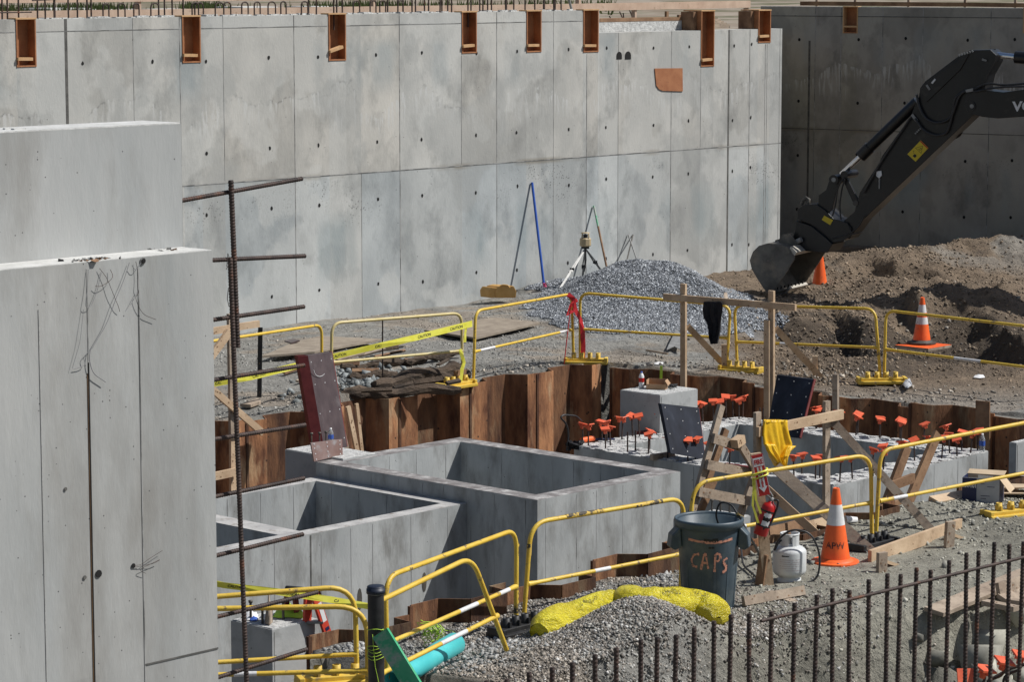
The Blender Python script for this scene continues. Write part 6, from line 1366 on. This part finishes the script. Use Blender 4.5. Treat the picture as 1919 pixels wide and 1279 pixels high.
for (x0, cnt_, up_) in ((1100, 6, .9), (1250, 7, .75), (1252, 6, 1.15), (1308, 6, .9)):
    m_ = MB()
    for k in range(cnt_):
        px = x0-14+k*5.2; i = min(range(n), key=lambda q: abs(pts[q].x-Z(px, 1135, .19).x)); R = rad[i]*1.03
        if R < .1: continue
        xx = Z(px, 1135, .19).x
        def sf(dx, da): a_ = up_+da; return Vector((xx+dx, pts[i].y-math.cos(a_)*R, (pts[i].z-.0)*1+math.sin(a_)*R*.95))
        for (u0, u1, w0, w1_) in ((0, .004, -.12, .12), (.004, .016, random.choice((-.12, .0, .09)), None), (.013, .017, -.12, random.choice((.0, .12)))):
            w1_ = w0+.035 if w1_ is None else w1_; m_.add([sf(u0, w0), sf(u1, w0), sf(u1, w1_), sf(u0, w1_)], [(0, 1, 2, 3)])
    if m_.f: m_.build('printed_mark', M['black'], bag)['kind'] = 'stuff'
# ---------------------------------------------------------------- black flexible duct end by the pile
c = Z(1163, 1102, .15); m_ = MB(); m_.lathe(c, [(.001, 0), (.05, 0), (.052, .012), (.001, .014)], 18, ax=Vector((.8, -.55, .25))); m_.tube([c+UP*-.04, c+Vector((.06, 0, -.07)), c+Vector((.13, .0, -.05))], .03, 8); o = m_.build('duct_end', M['steelworn'], loc=c); tag(o, 'grey pipe cap standing on edge behind the yellow bag', 'pipe cap')
# ---------------------------------------------------------------- cartons
def carton(name, label, c, u, v, a_, b_, h_, mts, open_=True):
    t = thing(name, label, 'box', c); o_ = c-u*a_/2-v*b_/2; k = .008
    m_ = MB(); m_.box(o_, u*a_, v*k, UP*h_); m_.build('front_panel', mts[0], t); m_ = MB(); m_.box(o_+v*(b_-k), u*a_, v*k, UP*h_); m_.build('back_panel', mts[2], t)
    m_ = MB(); m_.box(o_+v*k, u*k, v*(b_-2*k), UP*h_); m_.build('side_panel', mts[1], t); m_ = MB(); m_.box(o_+v*k+u*(a_-k), u*k, v*(b_-2*k), UP*h_); m_.build('side_panel', mts[1], t)
    m_ = MB(); m_.box(o_+v*k+u*k+UP*.002, u*(a_-2*k), v*(b_-2*k), UP*k); m_.build('bottom', mts[2], t); return t, o_
c = Z(1842, 940); u = Vector((.93, -.36, 0)).normalized(); v = Vector((.36, .93, 0)).normalized(); 
t, o_ = carton('carton', 'navy and grey printed carton with open flaps on the ground at right', c, u, v, .40, .26, .27, [M['carton'], M['navy'], M['cardlight']])
m_ = MB(); m_.box(o_-v*.003, u*.155, v*.002, UP*.268); m_.build('navy_print', M['navy'], t)
text_on('lettering', 'RX-101', .062, M['whiteclean'], t, lambda x, y: o_-v*.005+u*(x*.78+.005)+UP*(.165+y), bold=.002)
for q, w_, z_ in ((.20, .1, .08), (.2, .06, .05), (.27, .08, .18), (.2, .04, .21)): m_ = MB(); m_.add([o_-v*.003+u*q+UP*z_, o_-v*.003+u*(q+w_)+UP*z_, o_-v*.003+u*(q+w_)+UP*(z_+.006), o_-v*.003+u*q+UP*(z_+.006)], [(0, 1, 2, 3)]); m_.build('print_line', M['navy'], t)
m_ = MB(); p = o_+UP*.27; m_.prism([p+v*.25, p+v*.25+u*.4, p+v*.27+u*.40+UP*.03+v*.1, p+v*.36+UP*.03], UP*.005); m_.build('flap', M['cardlight'], t)
m_ = MB(); p = o_+UP*.27+u*.4; m_.prism([p, p+v*.25, p+v*.25+u*.11-UP*.13, p+u*.11-UP*.14], u*.006); m_.build('flap', M['cardlight'], t)
m_ = MB(); p = o_+UP*.27; m_.prism([p+u*.17, p+u*.33, p+u*.33+UP*.03-v*.01, p+u*.17+UP*.035-v*.01], v*.004); m_.build('flap', M['whiteclean'], t)
for k, (x, y, dz, lab) in enumerate(((1900, 926, .02, 'flattened brown cardboard sheet under the other at the right edge'), (1908, 915, .07, 'flattened brown cardboard sheet on top at the right edge'))):
    p = Z(x, y, dz); m_ = MB(); m_.prism([p-u*.2-v*.12, p+u*.3-v*.12+UP*.03, p+u*.3+v*.15+UP*.02, p-u*.15+v*.15], UP*.012); o = m_.build('cardboard_sheet', M['cardlight'], loc=p); tag(o, lab, 'cardboard', 'flattened cardboard by the cartons')
# paper cup
c = Z(1606, 975, .045); m_ = MB(); m_.lathe(c, [(.001, 0), (.028, 0), (.042, .13), (.044, .13), (.044, .124)], 16, ax=Vector((-.9, -.25, .05))); o = m_.build('paper_cup', M['whiteclean'], loc=c-UP*.045); tag(o, 'white paper cup lying on its side behind the near cone', 'cup')
# ---------------------------------------------------------------- tapes
def tape(label, pts, wd, mt, words=None, name='caution_tape'):
    t = thing(name, label, 'tape', pts[0]); m_ = MB(); ups_ = []
    for i, p in enumerate(pts):
        d = (pts[min(i+1, len(pts)-1)]-pts[max(i-1, 0)]).normalized(); u = (UP-d*UP.dot(d)).normalized(); u = (u+Vector((0, -1, 0))*.35*math.sin(i*1.7)).normalized(); ups_.append(u)
    for i in range(len(pts)-1):
        a_, b_ = pts[i], pts[i+1]; ua, ub = ups_[i]*wd/2, ups_[i+1]*wd/2; n_ = Vector((0, .0015, 0)); m_.hexa([a_-ua, b_-ub, b_-ub+n_, a_-ua+n_, a_+ua, b_+ub, b_+ub+n_, a_+ua+n_])
    m_.build('ribbon', mt, t)
    if words:
        L = 0
        for i in range(len(pts)-1):
            a_, b_ = pts[i], pts[i+1]; seg = (b_-a_).length; d = (b_-a_).normalized(); s_ = wd*.62; k = 0
            w_ = .36*wd/.075
            while k+w_ < seg:
                text_on('print', words, s_, M['black'], t, (lambda x, y, k=k: a_+d*(k+.03+x)+ups_[i].lerp(ups_[i+1], k/seg)*(y-s_*.36)-Vector((0, .0025, 0))), bold=.001); k += w_*1.45
    return t
ty = Z(740, 700)
def tpn(px, py, P0, P1): a_, n = VP(P0, P1); return PL(px, py, a_, n)
b0_, b1_ = Z(330, 800)-B*.1, Z(887, 722)-B*.1
tape('yellow caution tape sagging across the faded barrier above the logs', [tpn(x, y, b0_, b1_) for x, y in ((330, 738), (400, 720), (470, 707), (540, 690), (620, 670), (700, 651), (780, 633), (885, 607))], .085, M['tape'], 'CAUTION')
tape('caution tape end knotted on a barrier post and hanging down', [tpn(x, y, b0_, b1_) for x, y in ((874, 608), (872, 625), (871, 642))], .05, M['tape'])
tape('caution tape knotted low on the faded barrier post, hanging in two tails', [tpn(x, y, b0_, b1_) for x, y in ((862, 655), (866, 668), (870, 680), (866, 692), (864, 715))], .055, M['tape'])
c0_, c1_ = Z(330, 1290)-B*.0, Z(720, 1268)
c0_, c1_ = Z(330, 1255), Z(720, 1225)
tape('yellow caution tape above the lower left pier ending at the black pipe', [tpn(x, y, c0_, c1_) for x, y in ((350, 1083), (420, 1098), (520, 1110), (620, 1125), (700, 1139), (722, 1142))], .055, M['tape'], 'CAUTION')
r0_, r1_ = Z(1060, 683)-B*.05, Z(1100, 680)-B*.05
tape('red danger ribbon tied over the barrier corner and hanging to the ground', [tpn(x, y, r0_, r1_) for x, y in ((1064, 552), (1074, 560), (1078, 580), (1088, 600), (1092, 622), (1093, 650), (1092, 678))], .07, M['redtape'], name='red_ribbon')
tape('short red ribbon knot on the barrier corner', [tpn(x, y, r0_, r1_) for x, y in ((1082, 562), (1070, 572), (1063, 590), (1078, 580))], .06, M['redtape'], name='red_ribbon')
m_ = MB(); m_.tube([tpn(x, y, r0_, r1_) for x, y in ((1070, 572), (1064, 620), (1057, 683))], .008, 5); o = m_.build('red_string', M['redtape'], loc=tpn(1057, 683, r0_, r1_)); tag(o, 'thin red cord hanging from the barrier corner to the pile edge', 'cord')
# ---------------------------------------------------------------- things at the foot of the long wall
def wallrod(label, tp, bp_, r, mts):
    a_ = w1(*tp)-B*(r+.004); b_ = PL(bp_[0], bp_[1], W(0, W1B-.55), B); t = thing('leaning_pole', label, 'pole', b_); n_ = len(mts)
    for i, mt in enumerate(mts): m_ = MB(); m_.tube([b_.lerp(a_, i/n_), b_.lerp(a_, (i+1)/n_)], r, 8); m_.build('shaft', M[mt], t)
    return t
wallrod('tall blue pole leaning on the sunlit wall', (995, 342), (1021, 549), .022, ['blue'])
wallrod('brown and green pole leaning on the wall behind the laser level', (1111, 386), (1137, 502), .020, ['wooddark', 'wooddark', 'green'])
wallrod('short grey rod leaning on the wall behind the crushed stone pile', (1176, 440), (1198, 500), .014, ['alu'])
wallrod('second short rod crossing the grey rod behind the stone pile', (1185, 440), (1172, 500), .012, ['steelworn'])
c = PL(1021, 547, W(0, W1B-.54), B)-UP*.05; m_ = MB(); m_.tube([c+UP*.13, c+UP*.20], .03, 8); o = m_.build('pink_tape', mat('pink', (.8, .12, .25), rough=.6), loc=c); tag(o, 'pink flagging wound round the foot of the blue pole', 'flagging')
for k, (x0, y0, x1, y1) in enumerate(((1022, 530, 1034, 548), (1011, 536, 1007, 551))): m_ = MB(); m_.tube([PL(x0, y0, W(0, W1B-.6), B), PL(x1, y1+2, W(0, W1B-.6), B)], .008, 6); o = m_.build('pin_stake', M['alu'], loc=Z(x1, y1)); tag(o, ['thin steel pin leaning right of the blue pole foot', 'thin steel pin leaning left of the blue pole foot'][k], 'stake')
c = PL(1092, 549, W(0, W1B-1.1), B); t = thing('laser_level', 'tan rotary laser level on a silver tripod behind the stone pile', 'laser level', c); s_ = F/c.y; hd = DD(1097, 466, c.y)
m_ = MB(); m_.cbox(hd+UP*.015, (.13, 0, 0), (0, .13, 0), (0, 0, .03)); m_.build('tripod_head', M['blackplastic'], t)
for q in ((1041, 552, 0), (1137, 520, .0), (1092, 540, 0)):
    m_ = MB(); f0 = PL(q[0], q[1]+2, W(0, W1B-(1.35 if q[0] == 1041 else .95)), B) if q[0] != 1092 else PL(1090, 540, W(0, W1B-.7), B); mid_ = f0.lerp(hd, .55); m_.board(f0, mid_, .035, .03, FN); m_.board(mid_-(hd-f0)*.06+Vector((.022, 0, 0)), hd, .022, .022, FN); m_.board(mid_-(hd-f0)*.06-Vector((.022, 0, 0)), hd, .022, .022, FN); m_.build('tripod_leg', M['alu'], t)
    m_ = MB(); m_.cbox(mid_, (.075, 0, 0), (0, .05, 0), (0, 0, .05)); m_.build('leg_clamp', M['blackplastic'], t)
m_ = MB(); m_.tube([hd, hd+Vector((.01, 0, -.2)), hd+Vector((-.02, 0, -.4))], .012, 6); m_.build('centre_post', M['blackplastic'], t)
m_ = MB(); m_.lathe(hd+UP*.035, [(.001, 0), (.085, 0), (.10, .02), (.10, .13), (.085, .15), (.001, .15)], 8, smooth=False); m_.build('housing', M['tan'], t, bevel=.01)
m_ = MB(); m_.lathe(hd+UP*.185, [(.04, 0), (.04, .055), (.001, .056)], 12); m_.build('rotor', M['blackplastic'], t)
m_ = MB()
for a_ in range(4): d = Vector((math.cos(a_*1.57+.7), math.sin(a_*1.57+.7), 0)); m_.tube([hd+UP*.18+d*.085, hd+UP*.265+d*.07], .010, 5)
m_.lathe(hd+UP*.262, [(.078, 0), (.078, .014), (.001, .014)], 12); m_.build('guard_cage', M['tan'], t)
c = PL(941, 551, W(0, W1B-.6), B); t = thing('instrument_case', 'orange-tan instrument case lying open at the foot of the sunlit wall', 'case', c)
c = c-UP*.07; m_ = MB(); m_.prism([c+Vector((x*.0092, 0, z*.0098)) for x, z in ((-10, 0), (26, 0), (27, 12), (22, 21), (4, 22), (-6, 20), (-11, 10))], B*.28); m_.build('case_body', M['case'], t, bevel=.015)
m_ = MB(); m_.prism([c+Vector((x*.0083, 0, z*.0083))+B*.02 for x, z in ((-24, 0), (-12, 0), (-13, 10), (-8, 21), (-20, 22), (-25, 14))], B*.22); m_.build('case_lid', M['case'], t, bevel=.012)
m_ = MB(); m_.tube(fillet([c+Vector((-.04, .0, .19)), c+Vector((.0, 0, .225)), c+Vector((.10, 0, .215)), c+Vector((.13, 0, .17))], .03, 4), .012, 6); m_.build('handle', M['case'], t)
heap('sack', 'dark sack beside the instrument case at the wall foot', 'sack', [(901, 566), (906, 556), (918, 552), (920, 567)], 0, M['steelworn'], .16, 9)
# shovel on the stone pile
t = thing('shovel', 'shovel lying on the front of the stone pile', 'shovel', ZG(1255, 580)); e0 = ZG(1212, 590, .06); e1 = ZG(1252, 579, .07); m_ = MB(); m_.tube([e0, e1], .016, 8); m_.build('handle', M['woodgrey'], t)
m_ = MB(); q = [ZG(x, y, .075) for x, y in ((1250, 583), (1252, 572), (1268, 563), (1278, 568), (1276, 582), (1264, 587))]; m_.prism(q, UP*.008); m_.build('blade', M['alu'], t)
o = heap('stone', 'pale boulder lying by the shovel on the stone pile', 'stone', [(1213, 597), (1218, 590), (1230, 590), (1234, 598), (1224, 602)], .06, M['tan'], .08, 12)
heap('stone', 'grey boulder beside the dark jacket behind the rail', 'stone', [(1348, 556), (1354, 548), (1364, 548), (1368, 558), (1358, 562)], .25, M['woodgrey'], .09, 13)
# ---------------------------------------------------------------- old logs, sheets on the ground
random.seed(23)
for k, (x0, y0, x1, y1, r_, z_, lb) in enumerate(((640, 742, 862, 728, .085, .06, 'lowest splintered log along the pile edge'), (655, 712, 745, 700, .07, .10, 'short dark log end left of the hanging tape'), (640, 690, 800, 675, .06, .08, 'long dark log beneath the caution tape'), (700, 722, 862, 690, .10, .16, 'thick rotten log in the middle of the log heap'), (760, 676, 868, 662, .05, .12, 'thin dark log at the back near the faded barrier post'), (800, 712, 880, 704, .08, .08, 'stub of rotten log at the right end of the heap'))):
    e0, e1 = Z(x0, y0, z_), Z(x1, y1, z_); m_ = MB(); n_ = 14; P = [e0.lerp(e1, i/n_)+Vector((0, 0, .025*math.sin(i*.8+k))) for i in range(n_+1)]; m_.tube(P, r_, 9, rr=[r_*random.uniform(.7, 1.15)*(.5 if i in (0, n_) else 1) for i in range(n_+1)])
    m_.v = [(x+random.uniform(-.012, .012), y+random.uniform(-.012, .012), z+random.uniform(-.012, .012)) for x, y, z in m_.v]; m_.sm = [False]*len(m_.sm)
    o = m_.build('log', M['log'], loc=(e0+e1)/2-UP*z_); tag(o, lb, 'log', 'old logs under the caution tape')
def sheet(name, label, pxs, mt, th=.02, z=.05): P = [ZG(x, y, z) for x, y in pxs]; m_ = MB(); m_.prism(P, UP*th); o = m_.build(name, mt, loc=P[0]); tag(o, label, 'sheet'); return o
M['dustysheet'] = mat('dusty_sheet', (.22, .18, .14), (.32, .27, .21), scale=6, rough=.95, bump=.3, bscale=40)
sheet('plywood_sheet', 'dusty brown sheet lying on gravel behind the barrier between tape and ribbon', [(795, 628), (892, 643), (1012, 614), (925, 604)], M['dustysheet'], .03, .05)
sheet('plywood_sheet', 'dusty brown sheet behind the dark red panel, raised on rubble', [(492, 680), (590, 672), (715, 648), (600, 642), (548, 655)], M['dustysheet'], .03, .07)
sheet('steel_plate', 'small purple brown plate lying on the dusty sheet', [(533, 656), (546, 660), (562, 655), (550, 653)], M['formface'], .02, .12)
sheet('timber_offcut', 'dark timber offcut on the gravel left of the black stake', [(450, 768), (470, 770), (489, 762), (484, 757)], M['woodgrey'], .04, .03)
random.seed(41)
for k, (x, y) in enumerate(((700, 668), (742, 655), (660, 676), (560, 700), (585, 716))):
    m_ = MB(); m_.board(ZG(x-28, y+6, .05), ZG(x+22, y-6, .08), .05, .03, UP+Vector((0, -.5, 0))); o = m_.build('wood_scrap', M['wooddark'] if k % 2 else M['woodgrey'], loc=ZG(x, y)); tag(o, ['splintered board above the logs', 'thin scrap near the faded barrier middle', 'pale board scrap at the left of the logs', 'brown scrap between the black stake and red panel', 'broken strip just left of the red panel'][k], 'timber scrap', 'wood scraps around the logs')
random.seed(77)
for k in range(16):
    x = 645+k*14.5+random.uniform(-4, 4); y = random.uniform(660, 735)-(x-640)*.05; z_ = random.uniform(.08, .22); L = random.uniform(18, 60); m_ = MB()
    m_.board(Z(x-L/2, y+random.uniform(-3, 8), z_), Z(x+L/2, y-random.uniform(-3, 8), z_+random.uniform(-.04, .06)), random.uniform(.03, .07), random.uniform(.02, .04), Vector((random.uniform(-.3, .3), -1, random.uniform(0, 1.5))))
    o = m_.build('broken_board', M['log'] if k % 3 else M['wooddark'], loc=Z(x, y)); tag(o, '%s broken dark board from the left in the heap of old logs' % ords[k], 'broken board', 'broken boards among the old logs')
# litter
heap('plastic_bag', 'crumpled white plastic bag on top of the earth mound', 'bag', [(1812, 462), (1818, 455), (1830, 455), (1834, 462), (1824, 465)], .12, M['whiteclean'], .07, 15)
heap('tape_heap', 'heap of yellow caution tape on the earth mound at the right edge', 'tape', [(1872, 474), (1880, 467), (1900, 466), (1925, 468), (1930, 476), (1900, 478)], .12, M['tape'], .06, 16)
heap('foam_cup', 'white foam scrap on the ground at right above the pit', 'litter', [(1824, 708), (1828, 704), (1843, 704), (1846, 708), (1836, 710)], .02, M['whiteclean'], .03, 17)
heap('clear_bag', 'clear crumpled plastic beside the far yellow barrier foot', 'bag', [(1690, 722), (1696, 714), (1706, 712), (1710, 722), (1700, 730)], .02, M['carton'], .06, 18)
heap('blue_lid', 'blue and white litter on top of the shaded sheet piling', 'litter', [(1224, 682), (1232, 679), (1244, 680), (1243, 683), (1230, 684)], .02, M['whiteclean'], .02, 19)
m_ = MB(); p = PL(1237, 686, W(PR-.26, 0), A); m_.add([p, p+B*-.05, p+B*-.04-UP*.22, p+B*.01-UP*.25], [(0, 1, 2, 3)]); m_.prism([p, p-B*.045, p-B*.04-UP*.2, p+B*.0-UP*.24], -A*.004); o = m_.build('paint_splash', M['lime'], loc=p); tag(o, 'lime paint splash running down the shaded sheet piling', 'paint mark')
# ---------------------------------------------------------------- cord bundle at the ring corner
t = thing('cord_coil', 'black cord looping up the sheet piling with a dark bundle at its foot', 'cord', Z(1068, 842, ZR)); q = lambda x, y: PL(x, y, W(0, ab(Z(1080, 842, ZR))[1]+.1), B)
m_ = MB(); m_.tube(fillet([q(1062, 845), q(1066, 815), q(1062, 795), q(1050, 783), q(1056, 778), q(1080, 780), q(1090, 790)], .08, 5), .012, 7); m_.build('cable', M['blackplastic'], t)
m_ = MB(); random.seed(3)
for k in range(6): m_.tube([q(1062+random.uniform(0, 28), 846-random.uniform(0, 18))+B*random.uniform(-.05, .05) for _ in range(4)], .022, 6)
m_.build('bundle', M['darkcloth'], t)
t = thing('power_tool', 'orange and black power tool lying on the left corner of the ring foundation', 'tool', Z(1105, 826, ZR)); m_ = MB(); m_.tube([Z(1090, 826, ZR+.06), Z(1112, 822, ZR+.06)], .035, 8); m_.build('body', M['cone'], t); m_ = MB(); m_.tube([Z(1112, 824, ZR+.04), Z(1152, 824, ZR+.03)], .014, 6); m_.build('cable', M['navy'], t); m_ = MB(); m_.tube([Z(1092, 828, ZR+.05), Z(1078, 834, ZR+.03)], .03, 8); m_.build('grip', M['blackplastic'], t)
# ---------------------------------------------------------------- near caps at the lower right
BF2 = W(0, BC+2.0)
nc = [(1810, 1270, .0), (1846, 1256, .5), (1882, 1241, .3), (1915, 1230, .2)]
nl_ = ['lowest of the near orange caps at the bottom right, square to us', 'tilted near orange cap, second of four at bottom right', 'third near orange cap with its side showing at bottom right', 'near orange cap cut by the right edge at bottom right']
for k, (x, y, rz) in enumerate(nc):
    p = CAM+ray(x, y)*(F/285.0); co = capm.copy(); C.objects.link(co); co.location = p; co.scale = (1.0, 1.0, 1.0); co.rotation_euler = ((.95 if k == 0 else .25), .2 if k else 0, rz); tag(co, nl_[k], 'rebar cap', 'near orange caps')
t = thing('dowel_bars', 'bent rusty dowels rising out of the trench under the near orange caps', 'rebar', Vector((p.x, p.y, -1)))
for k, (x, y, rz) in enumerate(nc):
    p = CAM+ray(x, y)*(F/285.0); m_ = MB(); m_.tube(fillet([p-UP*.004, p-UP*.09, p-UP*.16+Vector((-.1, .1, 0)), Vector((p.x-.1, p.y+.1, -1.2))], .05, 4), .0095, 6); m_.build('dowel_bar', M['rebar'], t)
q0_ = CAM+ray(1850, 1279)*(F/283.0); q1_ = CAM+ray(1960, 1236)*(F/283.0); m_ = MB(); m_.tube([q0_, q0_.lerp(q1_, .4)+UP*.03, q1_], .012, 6); m_.build('sloping_bar', M['rebar'], t)
# ---------------------------------------------------------------- sub-parts under their parts
SUBS = {'fire_extinguisher_sign': ('board', ('border', 'arrow', 'panel_white', 'lettering')), 'plastic_bin': ('bin_body', ('letter', 'paint_streak', 'maker_mark', 'ribs')), 'propane_tank': ('tank_body', ('label_print',)),
        'fire_extinguisher': ('cylinder', ('label', 'strap')), 'traffic_cone': ('cone_body', ('stencil_letters',)), 'carton': ('front_panel', ('navy_print', 'lettering', 'print_line')), 'step_ladder': ('side_rail', ('label_sticker',)),
        'concrete_formwork': ('panel_face', ('rivets', 'chalk_scrawl')), 'bottle': ('body', ('label_band',)), 'pipe_barrier': ('middle_rail', ('sticker',)), 'caution_tape': ('ribbon', ('print',)),
        'excavator': ('stick', ('warning_decal', 'decal_band', 'decal_symbol', 'grease_block', 'grease_chain', 'decal_strip', 'bolt_head')), 'timber_pocket': ('side_board', ())}
bnm = lambda o: o.name.split('.')[0]
for root in [o for o in C.objects if o.parent is None and bnm(o) in SUBS]:
    pn_, subs = SUBS[bnm(root)]; kids = [o for o in C.objects if o.parent is root]; par = next((o for o in kids if bnm(o) == pn_), None)
    if par is None: continue
    for o in kids:
        if bnm(o) in subs and o is not par: o.parent = par
